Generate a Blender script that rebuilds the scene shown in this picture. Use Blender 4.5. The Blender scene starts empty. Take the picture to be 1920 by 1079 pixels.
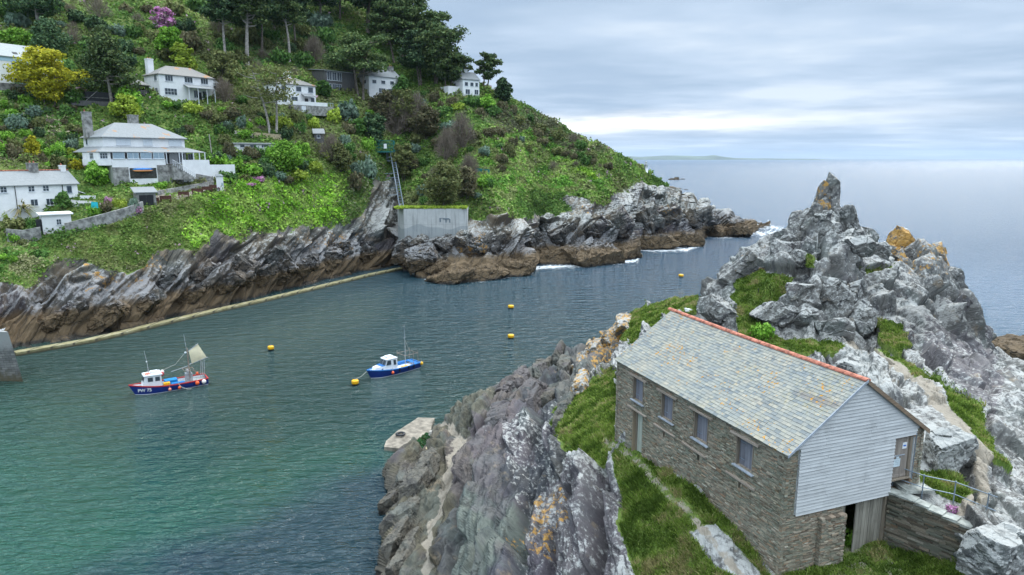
import bpy, bmesh, math, random
import numpy as np
from mathutils import Vector, Matrix
from mathutils.bvhtree import BVHTree
R = math.radians
sc = bpy.context.scene
col = sc.collection

# ------------------------------------------------------------------ camera
PITCH = R(10.7); F = 1280.0; CX, CY = 960.0, 539.5; CAMZ = 30.0
cam_d = bpy.data.cameras.new('camera'); cam = bpy.data.objects.new('camera', cam_d); col.objects.link(cam)
cam.location = (0, 0, CAMZ); cam.rotation_euler = (math.pi/2 - PITCH, 0, 0)
cam_d.sensor_width = 36; cam_d.lens = 24; cam_d.clip_start = 0.5; cam_d.clip_end = 60000
sc.camera = cam
sc.view_settings.view_transform = 'Standard'; sc.view_settings.look = 'None'
sc.view_settings.exposure = 0.68; sc.view_settings.gamma = 1
sc.cycles.max_bounces = 5; sc.cycles.diffuse_bounces = 2; sc.cycles.glossy_bounces = 3
sc.cycles.transparent_max_bounces = 8; sc.cycles.caustics_reflective = False; sc.cycles.caustics_refractive = False

# ------------------------------------------------------------------ world: overcast sky with broken cloud
SUN_EL, SUN_AZ = R(38), R(35)
w = bpy.data.worlds.new('World'); sc.world = w; w.use_nodes = True
def world_nodes():
    nt = w.node_tree; N = nt.nodes; L = nt.links; N.clear()
    out = N.new('ShaderNodeOutputWorld'); bg = N.new('ShaderNodeBackground'); L.new(bg.outputs[0], out.inputs[0])
    sky = N.new('ShaderNodeTexSky'); sky.sky_type = 'NISHITA'; sky.sun_disc = False
    sky.sun_elevation = SUN_EL; sky.sun_rotation = SUN_AZ; sky.altitude = 20; sky.air_density = 1.0; sky.dust_density = 2.0
    tc = N.new('ShaderNodeTexCoord'); sep = N.new('ShaderNodeSeparateXYZ'); L.new(tc.outputs['Generated'], sep.inputs[0])
    def mth(op, a, b=None, c=None, clamp=False):
        n = N.new('ShaderNodeMath'); n.operation = op; n.use_clamp = clamp
        for i, v in enumerate((a, b, c)):
            if v is None: continue
            if isinstance(v, (int, float)): n.inputs[i].default_value = v
            else: L.new(v, n.inputs[i])
        return n.outputs[0]
    z = mth('MAXIMUM', sep.outputs[2], 0.0)
    zd = mth('ADD', z, 0.055)
    cx = mth('DIVIDE', sep.outputs[0], zd); cy = mth('DIVIDE', sep.outputs[1], zd)
    cmb = N.new('ShaderNodeCombineXYZ'); L.new(cx, cmb.inputs[0]); L.new(cy, cmb.inputs[1])
    def noise(vec, scale, detail, rough, loc=(0, 0, 0), scl=(1, 1, 1), rot=0.0):
        mp = N.new('ShaderNodeMapping'); L.new(vec, mp.inputs[0]); mp.inputs[1].default_value = loc; mp.inputs[3].default_value = scl
        mp.inputs[2].default_value = (0, 0, rot)
        n = N.new('ShaderNodeTexNoise'); L.new(mp.outputs[0], n.inputs[0]); n.inputs['Scale'].default_value = scale
        n.inputs['Detail'].default_value = detail; n.inputs['Roughness'].default_value = rough
        return n.outputs['Fac']
    def ramp(fac, stops):
        r = N.new('ShaderNodeValToRGB'); L.new(fac, r.inputs[0]); e = r.color_ramp.elements
        while len(e) > 1: e.remove(e[0])
        e[0].position = stops[0][0]; e[0].color = stops[0][1]
        for p, c in stops[1:]:
            q = e.new(p); q.color = c
        return r.outputs[0]
    def mix(f, a, b, mode='MIX'):
        m = N.new('ShaderNodeMix'); m.data_type = 'RGBA'; m.blend_type = mode
        for sck, v in ((m.inputs[0], f), (m.inputs[6], a), (m.inputs[7], b)):
            if isinstance(v, (int, float)): sck.default_value = v
            elif isinstance(v, tuple): sck.default_value = v
            else: L.new(v, sck)
        return m.outputs[2]
    n1 = noise(cmb.outputs[0], 0.36, 5, 0.5, (3.1, 1.7, 0), (0.9, 1.0, 1), 0.25)
    n2 = noise(cmb.outputs[0], 1.1, 4, 0.5, (7.3, 2.2, 0), (0.9, 1.1, 1), -0.1)
    cl = mth('ADD', mth('MULTIPLY', n1, 0.72), mth('MULTIPLY', n2, 0.28))
    k = SKYK
    cloud = ramp(cl, [(0.38, (0.29*k, 0.39*k, 0.53*k, 1)), (0.46, (0.34*k, 0.44*k, 0.57*k, 1)), (0.54, (0.42*k, 0.52*k, 0.65*k, 1)), (0.62, (0.56*k, 0.64*k, 0.73*k, 1))])
    # veil of the clear sky showing through the cloud
    nsk = mix(1.0, sky.outputs[0], (0.10, 0.10, 0.10, 1), 'MULTIPLY')
    cov = mth('MULTIPLY', mth('SUBTRACT', 0.42, cl), 3.0, clamp=True)
    c1 = mix(mth('MULTIPLY', cov, 0.5), cloud, nsk)
    # brighter gap low over the sea (direction: slightly right of the view axis)
    az = mth('ARCTAN2', sep.outputs[0], sep.outputs[1])
    el = mth('ARCSINE', sep.outputs[2])
    nb = noise(tc.outputs['Generated'], 5.0, 5, 0.6, (0, 0, 0), (1, 1, 9))
    elw = mth('ADD', el, mth('MULTIPLY', mth('SUBTRACT', nb, 0.5), 0.045))
    tilt = mth('MULTIPLY_ADD', mth('SUBTRACT', az, 0.15), 0.02, 0.047)
    d = mth('DIVIDE', mth('SUBTRACT', elw, tilt), 0.0125)
    band = mth('POWER', 2.718, mth('MULTIPLY', mth('MULTIPLY', d, d), -1.0))
    azf = mth('DIVIDE', mth('SUBTRACT', az, 0.12), 0.33)
    azm = mth('POWER', 2.718, mth('MULTIPLY', mth('MULTIPLY', azf, azf), -1.0))
    bm = mth('MULTIPLY', band, azm, clamp=True)
    c2 = mix(bm, c1, (1.0*k, .99*k, 0.96*k, 1))
    hz = mth('POWER', 2.718, mth('MULTIPLY', z, -42.0))
    c3 = mix(mth('MULTIPLY', hz, 0.45), c2, (0.42*k, 0.55*k, 0.72*k, 1))
    # thick cloud is brighter overhead
    up = mth('MULTIPLY_ADD', mth('SUBTRACT', z, 0.30, clamp=True), 6.2, 1.0)
    cu = N.new('ShaderNodeVectorMath'); cu.operation = 'SCALE'; L.new(c3, cu.inputs[0]); L.new(up, cu.inputs[3])
    zn = mth('MULTIPLY', mth('SUBTRACT', z, 0.25, clamp=True), 1.6, clamp=True)
    L.new(mix(zn, cu.outputs[0], mix(1.0, cu.outputs[0], (1.10, 1.0, 0.88, 1), 'MULTIPLY')), bg.inputs[0]); bg.inputs[1].default_value = 1.0
SKYK = 0.88
world_nodes()
sd = bpy.data.lights.new('sun', 'SUN'); sd.energy = 1.4; sd.angle = R(14); sd.color = (1.0, 0.96, 0.9)
sun = bpy.data.objects.new('sun', sd); col.objects.link(sun)
sdir = Vector((math.sin(SUN_AZ)*math.cos(SUN_EL), math.cos(SUN_AZ)*math.cos(SUN_EL), math.sin(SUN_EL)))
sun.rotation_euler = sdir.to_track_quat('Z', 'Y').to_euler(); sun.location = (0, 0, 80)

# ------------------------------------------------------------------ helpers
def mslope(py):
    v = (CY - np.asarray(py, float))/F
    return (-math.sin(PITCH) + v*math.cos(PITCH))/(math.cos(PITCH) + v*math.sin(PITCH))
def at(px, py, Y=None, z=None):
    """world point seen at a photo pixel, at ground distance Y or height z"""
    m = mslope(py)
    if Y is None: Y = (z - CAMZ)/m
    v = (CY - py)/F
    return Vector((Y*((px-CX)/F)/(math.cos(PITCH)+v*math.sin(PITCH)), Y, CAMZ + m*Y))
def ray(px, py):
    return Vector(((px-CX)/F, math.cos(PITCH) + (CY-py)/F*math.sin(PITCH), -math.sin(PITCH) + (CY-py)/F*math.cos(PITCH))).normalized()
def depth(p): return p[1]*math.cos(PITCH) + (CAMZ-p[2])*math.sin(PITCH)
def mpp(p): return depth(p)/F          # metres in one photo pixel at p

def tag(o, label=None, cat=None, group=None, kind=None):
    if label: o['label'] = label
    if cat: o['category'] = cat
    if group: o['group'] = group
    if kind: o['kind'] = kind
    return o
def empty(name, loc=(0, 0, 0), rz=0.0, label=None, cat=None, group=None):
    o = bpy.data.objects.new(name, None); col.objects.link(o); o.empty_display_size = 0.2
    o.location = loc; o.rotation_euler = (0, 0, rz)
    return tag(o, label, cat, group)
def mesh_np(name, verts, faces, mats=None, parent=None, smooth=False, attrs=None, link=True):
    me = bpy.data.meshes.new(name)
    verts = np.asarray(verts, np.float32); faces = np.asarray(faces, np.int32)
    nv, nf = len(verts), len(faces); k = faces.shape[1]
    me.vertices.add(nv); me.vertices.foreach_set('co', verts.ravel())
    me.loops.add(nf*k); me.loops.foreach_set('vertex_index', faces.ravel())
    me.polygons.add(nf); me.polygons.foreach_set('loop_start', np.arange(0, nf*k, k, dtype=np.int32))
    me.polygons.foreach_set('loop_total', np.full(nf, k, np.int32))
    me.polygons.foreach_set('use_smooth', np.full(nf, smooth, bool))
    if attrs:
        for n, a in attrs.items():
            a = np.asarray(a, np.float32)
            if a.ndim == 1:
                t = me.attributes.new(n, 'FLOAT', 'POINT'); t.data.foreach_set('value', a)
            else:
                t = me.attributes.new(n, 'FLOAT_COLOR', 'POINT')
                c = np.ones((nv, 4), np.float32); c[:, :3] = a; t.data.foreach_set('color', c.ravel())
    me.update(calc_edges=True); me.validate()
    if mats is not None: me.materials.append(mats)
    if not link: return me
    o = bpy.data.objects.new(name, me); col.objects.link(o)
    if parent: o.parent = parent
    return o

# numpy noise
def _h(ix, iy, iz, s):
    h = (ix.astype(np.int64)*374761393 + iy.astype(np.int64)*668265263 + iz.astype(np.int64)*2147483647 + s*1274126177) & 0xffffffff
    h = ((h ^ (h >> 13))*1274126177) & 0xffffffff
    h = ((h ^ (h >> 16))*2246822519) & 0xffffffff
    return (h ^ (h >> 15)) & 0xffffffff
def _hf(ix, iy, iz, s): return (_h(ix, iy, iz, s) & 0xffffff).astype(np.float32)/float(0xffffff)
def vnoise(p, s=0):
    i = np.floor(p); f = (p - i).astype(np.float32); i = i.astype(np.int64)
    u = f*f*f*(f*(f*6-15)+10)
    r = 0
    for dx in (0, 1):
        wx = u[:, 0] if dx else 1-u[:, 0]
        for dy in (0, 1):
            wy = u[:, 1] if dy else 1-u[:, 1]
            for dz in (0, 1):
                wz = u[:, 2] if dz else 1-u[:, 2]
                r = r + wx*wy*wz*_hf(i[:, 0]+dx, i[:, 1]+dy, i[:, 2]+dz, s)
    return r*2-1
def fbm(p, octv=4, s=0, gain=0.5):
    r = 0; a = 1.0; t = 0
    for o in range(octv):
        r = r + a*vnoise(p*(2.03**o) + 17.3*o, s+o); t += a; a *= gain
    return r/t
def ridged(p, octv=4, s=0):
    r = 0; a = 1.0; t = 0
    for o in range(octv):
        r = r + a*(1-np.abs(vnoise(p*(2.1**o)+9.1*o, s+o))*2); t += a; a *= 0.5
    return r/t
def facets(p, s=0, tilt=1.0):
    """cellular blocks: each cell a random height and a random tilt -> angular rock faces"""
    i0 = np.floor(p).astype(np.int64); best = np.full(len(p), 1e9, np.float32); val = np.zeros(len(p), np.float32)
    sec = np.full(len(p), 1e9, np.float32)
    for dx in (-1, 0, 1):
        for dy in (-1, 0, 1):
            for dz in (-1, 0, 1):
                ix, iy, iz = i0[:, 0]+dx, i0[:, 1]+dy, i0[:, 2]+dz
                qx = p[:, 0]-(ix+_hf(ix, iy, iz, s)); qy = p[:, 1]-(iy+_hf(ix, iy, iz, s+1)); qz = p[:, 2]-(iz+_hf(ix, iy, iz, s+2))
                d = (qx*qx+qy*qy+qz*qz).astype(np.float32)
                h = _hf(ix, iy, iz, s+3)-.5 + tilt*((_hf(ix, iy, iz, s+4)-.5)*qx + (_hf(ix, iy, iz, s+5)-.5)*qy + (_hf(ix, iy, iz, s+6)-.5)*qz)
                m = d < best
                sec = np.where(m, best, np.minimum(sec, d)); val = np.where(m, h, val).astype(np.float32); best = np.where(m, d, best)
    return val, np.sqrt(sec)-np.sqrt(best)
def basis(p, e1, e2, e3, s1, s2, s3):
    return np.stack([(p@np.array(e))/sx for e, sx in ((e1, s1), (e2, s2), (e3, s3))], 1)

def grid_normals(P):
    du = np.gradient(P, axis=0); dv = np.gradient(P, axis=1)
    n = np.cross(du, dv); n /= np.linalg.norm(n, axis=2, keepdims=True)+1e-9
    return n
def inpoly(x, y, poly):
    r = np.zeros(x.shape, bool); n = len(poly)
    for i in range(n):
        x0, y0 = poly[i]; x1, y1 = poly[(i+1) % n]
        if y0 == y1: continue
        c = ((y0 > y) != (y1 > y)) & (x < (x1-x0)*(y-y0)/(y1-y0)+x0)
        r ^= c
    return r
def blur(A, k):
    for ax in (0, 1):
        for _ in range(k):
            B = A.copy(); sl = [slice(None)]*A.ndim
            a = [slice(None)]*A.ndim; b = list(a); c = list(a)
            a[ax] = slice(0, -2); b[ax] = slice(2, None); c[ax] = slice(1, -1)
            B[tuple(c)] = 0.25*A[tuple(a)]+0.5*A[tuple(c)]+0.25*A[tuple(b)]
            A = B
    return A

# materials
def new_mat(name):
    m = bpy.data.materials.new(name); m.use_nodes = True
    nt = m.node_tree; nt.nodes.clear()
    return m, NT(nt)
class NT:
    def __init__(s, nt): s.nt = nt; s.N = nt.nodes; s.L = nt.links
    def n(s, t, **k):
        x = s.N.new('ShaderNode'+t)
        for a, b in k.items(): setattr(x, a, b)
        return x
    def put(s, sock, v):
        if v is None: return
        if isinstance(v, (int, float)): sock.default_value = v
        elif isinstance(v, (tuple, list)):
            if len(v) == 3 and sock.type == 'RGBA': v = (*v, 1)
            sock.default_value = v
        else: s.L.new(v, sock)
    def math(s, op, a, b=None, c=None, clamp=False):
        x = s.n('Math', operation=op, use_clamp=clamp)
        for i, v in enumerate((a, b, c)): s.put(x.inputs[i], v)
        return x.outputs[0]
    def mix(s, f, a, b, mode='MIX'):
        m = s.n('Mix', data_type='RGBA', blend_type=mode)
        s.put(m.inputs[0], f); s.put(m.inputs[6], a); s.put(m.inputs[7], b); return m.outputs[2]
    def pos(s): return s.n('NewGeometry').outputs['Position']
    def obj(s): return s.n('TexCoord').outputs['Object']
    def island(s): return s.n('NewGeometry').outputs['Random Per Island']
    def rnd(s): return s.n('ObjectInfo').outputs['Random']
    def attr(s, n, out='Fac'): a = s.n('Attribute'); a.attribute_name = n; return a.outputs[out]
    def mp(s, vec, scale=(1, 1, 1), rot=(0, 0, 0), loc=(0, 0, 0)):
        m = s.n('Mapping'); s.L.new(vec, m.inputs[0]); m.inputs[1].default_value = loc; m.inputs[2].default_value = rot; m.inputs[3].default_value = scale
        return m.outputs[0]
    def noise(s, vec, scale=1, detail=4, rough=.55, dist=0, out='Fac'):
        x = s.n('TexNoise'); s.L.new(vec, x.inputs[0]); x.inputs['Scale'].default_value = scale; x.inputs['Detail'].default_value = detail
        x.inputs['Roughness'].default_value = rough; x.inputs['Distortion'].default_value = dist; return x.outputs[out]
    def vor(s, vec, scale=1, feature='F1', out='Distance', rnd=1):
        x = s.n('TexVoronoi', feature=feature); s.L.new(vec, x.inputs[0]); x.inputs['Scale'].default_value = scale
        x.inputs['Randomness'].default_value = rnd; return x.outputs[out]
    def ramp(s, f, stops, interp='LINEAR'):
        r = s.n('ValToRGB'); s.put(r.inputs[0], f); e = r.color_ramp.elements; r.color_ramp.interpolation = interp
        while len(e) > 1: e.remove(e[0])
        c = lambda v: (v, v, v, 1) if isinstance(v, (int, float)) else (*v, 1)
        e[0].position = stops[0][0]; e[0].color = c(stops[0][1])
        for p, v in stops[1:]: q = e.new(p); q.color = c(v)
        return r.outputs[0]
    def step(s, f, a, b):
        x = s.n('MapRange', interpolation_type='SMOOTHSTEP'); s.put(x.inputs[0], f); x.inputs[1].default_value = a; x.inputs[2].default_value = b
        return x.outputs[0]
    def bump(s, h, strength=.5, dist=.1, normal=None):
        b = s.n('Bump'); s.put(b.inputs['Height'], h); b.inputs['Strength'].default_value = strength; b.inputs['Distance'].default_value = dist
        if normal is not None: s.L.new(normal, b.inputs['Normal'])
        return b.outputs[0]
    def bsdf(s, color, rough=.7, spec=.3, normal=None, metal=0, **k):
        b = s.n('BsdfPrincipled'); s.put(b.inputs['Base Color'], color); s.put(b.inputs['Roughness'], rough)
        s.put(b.inputs['Specular IOR Level'], spec); s.put(b.inputs['Metallic'], metal)
        if normal is not None: s.L.new(normal, b.inputs['Normal'])
        for a, v in k.items(): s.put(b.inputs[a.replace('_', ' ')], v)
        return b
    def out(s, sh):
        o = s.n('OutputMaterial'); s.L.new(sh if not hasattr(sh, 'outputs') else sh.outputs[0], o.inputs[0])
_sm = {}
def simple(name, c, rough=.6, spec=.3, metal=0, var=.12, scale=3.0, bump=.0, c2=None):
    """plain material with a little wear in it"""
    if name in _sm: return _sm[name]
    m, t = new_mat(name)
    n = t.noise(t.obj(), scale, 5, .6)
    d = tuple(x*(1-var) for x in c) if c2 is None else c2; e = tuple(min(1, x*(1+var)) for x in c)
    cc = t.ramp(n, [(.35, d), (.65, e)])
    nr = t.bump(n, bump, .02) if bump else None
    t.out(t.bsdf(cc, rough, spec, nr, metal)); _sm[name] = m; return m
# ------------------------------------------------------------------ rock, grass and water materials
def rock_mat(name, near):
    m, t = new_mat(name)
    p = t.pos(); g = t.n('NewGeometry'); nz = t.n('SeparateXYZ'); t.L.new(g.outputs['Normal'], nz.inputs[0]); up = nz.outputs[2]
    sp = t.n('SeparateXYZ'); t.L.new(p, sp.inputs[0]); z = sp.outputs[2]
    S = 1.0 if near else 0.45
    big = t.noise(p, .16*S, 4, .55); med = t.noise(p, .9*S, 6, .65); fine = t.noise(p, 5*S, 6, .7)
    # bedding streaks
    st = t.attr('bed', 'Vector')
    streak = t.noise(st, 1.5 if near else .9, 7, .68)
    base = t.ramp(streak, [(.28, (.06, .06, .065)), (.40, (.13, .13, .135)), (.50, (.24, .235, .225)), (.58, (.15, .145, .14)), (.66, (.30, .285, .26)), (.76, (.20, .21, .20))] if near else [(.28, (.07, .065, .065)), (.40, (.13, .12, .11)), (.48, (.22, .20, .17)), (.56, (.14, .13, .12)), (.64, (.29, .265, .22)), (.74, (.20, .195, .175))])
    base = t.mix(1.0, base, t.attr('tone', 'Color'), 'MULTIPLY')
    # mineral tints
    grn = t.step(t.noise(p, .35*S, 3, .5), .50, .62)
    base = t.mix(t.math('MULTIPLY', grn, .4), base, t.mix(streak, (.06, .08, .075), (.19, .22, .20)))
    pur = t.math('MAXIMUM', t.math('MULTIPLY', t.attr('purple'), .7), t.math('MULTIPLY', t.step(t.noise(t.mp(p, (1, 1, 1), loc=(40, 0, 0)), .22*S, 3, .5), .58, .68), .6))
    base = t.mix(t.math('MULTIPLY', pur, .75), base, t.mix(fine, (.07, .058, .07), (.17, .145, .16)))
    tan = t.step(t.noise(t.mp(p, (1, 1, 1), loc=(0, 33, 0)), .5*S, 4, .6), .60 if near else .50, .72 if near else .62)
    base = t.mix(t.math('MULTIPLY', tan, .6), base, t.mix(streak, (.16, .12, .08), (.40, .32, .22)))
    # cracks
    vd = t.n('TexVoronoi', feature='DISTANCE_TO_EDGE')
    wv = t.n('VectorMath', operation='ADD'); t.L.new(st, wv.inputs[0])
    nv = t.n('VectorMath', operation='SCALE'); t.L.new(t.noise(p, 1.2*S, 4, .6, out='Color'), nv.inputs[0]); nv.inputs[3].default_value = .7; t.L.new(nv.outputs[0], wv.inputs[1])
    t.L.new(wv.outputs[0], vd.inputs[0]); vd.inputs['Scale'].default_value = .9 if near else .7
    crack = t.step(vd.outputs[0], 0.0, .07)
    # pale lichen crust: on upward / weathered faces, more higher up
    ln = t.noise(p, 2.6*S, 8, .72); lv = t.attr('lichen')
    lam = t.math('ADD', t.math('MULTIPLY', up, .16), t.math('MULTIPLY_ADD', lv, .26, -.13))
    lsum = t.math('ADD', t.math('MULTIPLY_ADD', big, .35, -.175), t.math('ADD', ln, lam))
    lich = t.step(lsum, .56, .70)
    base = t.mix(t.math('MULTIPLY', lich, .85), base, t.mix(fine, (.30, .30, .285), (.56, .56, .53)))
    # orange lichen
    on = t.noise(p, 1.7*S, 7, .7)
    org = t.step(t.math('ADD', on, t.math('MULTIPLY_ADD', t.attr('orange'), .30, -.20)), .555, .64)
    base = t.mix(t.math('MULTIPLY', org, .85), base, t.mix(fine, (.42, .20, .03), (.60, .36, .09)))
    # wet, weed-brown tide band
    zz = t.math('ADD', z, t.math('MULTIPLY_ADD', med, -2.2, 1.1))
    if not near: base = t.mix(t.math('MULTIPLY', t.step(zz, 12.0, 7.0), .62), base, t.mix(1.0, base, (.34, .33, .40), 'MULTIPLY'))
    tide = t.step(zz, 5.4 if not near else 2.0, 4.0 if not near else .9)
    tidec = t.mix(streak, (.05, .035, .02), (.22, .155, .09)) if not near else t.mix(streak, (.035, .035, .03), (.16, .14, .11))
    base = t.mix(tide, base, tidec)
    wet = t.step(zz, .9 if not near else .5, .1)
    base = t.mix(wet, base, (.025, .022, .017))
    base = t.mix(t.math('MULTIPLY_ADD', crack, -.35, .35), base, (.02, .02, .02))
    # turf, moss, path
    gm = t.attr('grass'); gn = t.noise(p, 1.1*S, 6, .7)
    gsum = t.math('ADD', t.math('ADD', gm, t.math('MULTIPLY_ADD', gn, .7, -.35)), t.math('MULTIPLY_ADD', up, .35, -.22))
    gf = t.step(gsum, .44, .56)
    gc = t.ramp(t.noise(p, 2.4*S, 6, .7), [(.3, (.045, .08, .014)), (.45, (.09, .15, .024)), (.58, (.15, .20, .045)), (.72, (.21, .20, .08))])
    base = t.mix(gf, base, gc)
    pm = t.step(t.math('ADD', t.attr('path'), t.math('MULTIPLY_ADD', gn, 1.1, -.55)), .42, .60)
    base = t.mix(pm, base, t.mix(fine, (.20, .17, .13), (.38, .34, .28)))
    h = t.math('ADD', t.math('MULTIPLY', med, .4), t.math('ADD', t.math('MULTIPLY', fine, .15), t.math('MULTIPLY', t.noise(st, 4.0, 6, .7), .9 if near else .3))); h = t.math('ADD', h, t.math('MULTIPLY', streak, 1.3))
    h = t.math('ADD', h, t.math('MULTIPLY', crack, .25))
    nr = t.bump(h, .9, .22 if near else .8)
    rough = t.math('MULTIPLY_ADD', wet, -.35, .85)
    t.out(t.bsdf(base, rough, .25, nr)); return m
M_near = rock_mat('headland_rock', True)
M_far = rock_mat('cliff_rock', False)

def resample_cols(cols, pxs, n_vis, behind):
    """cols: {px: [(py,Y,z)...]} from the bottom edge to the skyline -> grid of (px, py, Y, z)"""
    ks = sorted(cols); T = np.linspace(0, 1, n_vis)
    tab = []
    for k in ks:
        a = np.array(cols[k], float); s = np.concatenate([[0], np.cumsum(np.abs(np.diff(a[:, 0])))]); s /= s[-1]
        tab.append(np.stack([np.interp(T, s, a[:, j]) for j in range(3)], 1))
    tab = np.array(tab); ks = np.array(ks, float)
    out = np.zeros((len(pxs), n_vis, 3))
    for r in range(n_vis):
        for j in range(3): out[:, r, j] = np.interp(pxs, ks, tab[:, r, j])
    return out

def col_from_z(lst):
    o = []; Y0 = 0
    for py, z in lst:
        Y = (z-CAMZ)/mslope(py)
        if Y < Y0+.15: Y = Y0+.15; z = CAMZ+mslope(py)*Y
        Y0 = Y; o.append((py, Y, z))
    return o
def col_from_slope(py0, lst):
    Y = -CAMZ/mslope(py0+10); o = [(py0+10, Y, 0.0-.0)]
    Y = -CAMZ/mslope(py0); z = 0.0; o = [(py0+8, Y-3, -2.5), (py0, Y, z)]
    for py, t in lst:
        m = mslope(py); Y2 = (CAMZ - z + t*Y)/(t-m); z = CAMZ+m*Y2; Y = Y2; o.append((py, Y, z))
    return o

# ------------------------------------------------------------------ the far hillside
HC = {
 -160: (690, [(600,1.3),(520,.9),(440,.9),(330,.75),(200,.75),(60,.75),(-60,.7)]),
  -40: (668, [(585,1.3),(510,.9),(450,.8),(405,.5),(330,.8),(200,.75),(60,.75),(-60,.7)]),
   40: (650, [(560,1.3),(500,.9),(462,.8),(410,.45),(330,.8),(200,.75),(60,.75),(-60,.7)]),
  150: (632, [(540,1.3),(490,1.0),(428,.9),(390,.45),(332,.7),(190,.75),(60,.75),(-60,.7)]),
  260: (612, [(520,1.3),(475,1.1),(398,1.0),(375,.35),(330,.6),(190,.75),(60,.75),(-60,.7)]),
  360: (588, [(500,1.4),(440,1.1),(378,.9),(360,.35),(300,.7),(187,.7),(60,.75),(-60,.7)]),
  430: (572, [(480,1.5),(430,1.2),(360,.9),(345,.4),(285,.7),(180,.7),(60,.7),(-60,.7)]),
  520: (548, [(470,1.6),(420,1.4),(330,1.0),(300,.6),(200,.7),(120,.7),(40,.7),(-60,.7)]),
  620: (522, [(460,1.6),(410,1.5),(320,1.1),(290,.7),(210,.75),(130,.7),(40,.75),(-50,.7)]),
  700: (505, [(450,1.7),(390,1.6),(300,1.2),(270,.8),(195,.8),(120,.75),(50,.8),(0,.7)]),
  745: (497, [(450,1.1),(420,1.2),(330,1.0),(280,.8),(195,.75),(130,.8),(80,.85),(40,.75)]),
  790: (520, [(480,.6),(440,.7),(390,.75),(300,.75),(200,.7),(150,.8),(120,.85),(85,.8)]),
  850: (528, [(490,.5),(440,.7),(390,.8),(300,.75),(220,.7),(185,.6),(160,.75),(135,.8)]),
  920: (522, [(490,.6),(440,.9),(390,.8),(320,.7),(260,.65),(215,.6),(190,.6),(165,.7)]),
  985: (512, [(480,.6),(440,.9),(400,.9),(350,.7),(290,.65),(240,.6),(215,.6),(196,.7)]),
  1005: (490, [(475,.5),(440,.9),(400,.9),(350,.7),(290,.65),(245,.6),(222,.6),(206,.7)]),
  1040: (494, [(465,.9),(430,1.0),(395,1.0),(350,.7),(300,.65),(265,.6),(245,.6),(228,.7)]),
  1100: (494, [(460,.9),(425,1.0),(390,1.0),(350,.8),(315,.65),(290,.6),(275,.6),(262,.7)]),
  1170: (486, [(455,.9),(420,1.1),(390,1.1),(360,1.0),(335,.7),(315,.6),(303,.6),(295,.7)]),
  1200: (466, [(445,.9),(420,1.1),(390,1.1),(365,1.0),(345,.8),(330,.7),(322,.6),(316,.7)]),
  1240: (466, [(440,1.0),(415,1.1),(395,1.1),(375,1.0),(360,.9),(350,.8),(345,.7),(342,.7)]),
  1290: (464, [(440,1.0),(418,1.1),(400,1.1),(390,1.0),(382,.9),(375,.8),(371,.7),(368,.7)]),
  1320: (442, [(430,.8),(418,.8),(408,.8),(402,.8),(397,.7),(392,.7),(388,.7),(385,.7)]),
  1370: (444, [(436,.7),(428,.7),(420,.7),(416,.7),(412,.6),(410,.6),(408,.5),(407,.5)]),
  1405: (440, [(436,.5),(432,.5),(429,.4),(427,.4),(425,.4),(424,.3),(423,.3),(422,.3)]),
  1440: (424, [(422.5,.4),(421.5,.2),(421,.2),(420.5,.1),(420,.1),(419.5,.1),(419,.1),(418.5,.1)]),
}
cols = {k: col_from_slope(*v) for k, v in HC.items()}
pxs = np.arange(-160, 1441, 2.0); NV = 400
G = resample_cols(cols, pxs, NV, 0)
G = blur(G, 6)
def blur0(A, k):
    for _ in range(k):
        B = A.copy(); B[1:-1] = .25*A[:-2]+.5*A[1:-1]+.25*A[2:]; A = B
    return A
Gs = blur0(G, 260); wz_ = np.clip((np.arange(NV)/NV-.22)/.2, 0, 1)[None, :, None]; sky_ = np.clip((1-np.arange(NV)/NV)/.06, 0, 1)[None, :, None]
G[..., 1:] = (G*(1-wz_)+Gs*wz_)[..., 1:]; G[..., 2] = CAMZ+mslope(G[..., 0])*G[..., 1]
# behind the skyline
top = G[:, -1]; NB = 30
bh = np.zeros((len(pxs), NB, 3)); tt = np.linspace(0, 1, NB+1)[1:]
zt = top[:, 2]
for i in range(NB):
    f = tt[i]
    bh[:, i, 1] = top[:, 1] + f*(8 + np.maximum(zt, 0)*1.6)
    bh[:, i, 2] = zt + (-3 - zt)*(f**1.6)*(0.98)
def to_world(G, pxs):
    py = G[..., 0]; v = (CY-py)/F
    X = G[..., 1]*((pxs[:, None]-CX)/F)/(math.cos(PITCH)+v*math.sin(PITCH))
    return np.stack([X, G[..., 1], G[..., 2]], -1)
P = to_world(G, pxs)
dirx = P[:, -1, 0]/P[:, -1, 1]
PB = np.stack([bh[..., 1]*dirx[:, None], bh[..., 1], bh[..., 2]], -1)
left = (pxs < 700)[:, None]
PB[..., 2] = np.where(left, top[:, None, 2]+ (bh[..., 1]-top[:, None, 1])*.55, PB[..., 2])   # the hill goes on rising inland
PP = np.concatenate([P, PB], 1); PP = np.concatenate([PP[:, :NV-6], blur(PP, 3)[:, NV-6:]], 1)
PYf = np.concatenate([G[..., 0], np.repeat(G[:, -1:, 0], NB, 1)], 1); PXf = np.repeat(pxs[:, None], NV+NB, 1)
nrm = grid_normals(PP)
if nrm[400, 200, 1] > 0: nrm = -nrm
p = PP.reshape(-1, 3); n = nrm.reshape(-1, 3); px_ = PXf.ravel(); py_ = PYf.ravel()
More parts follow.
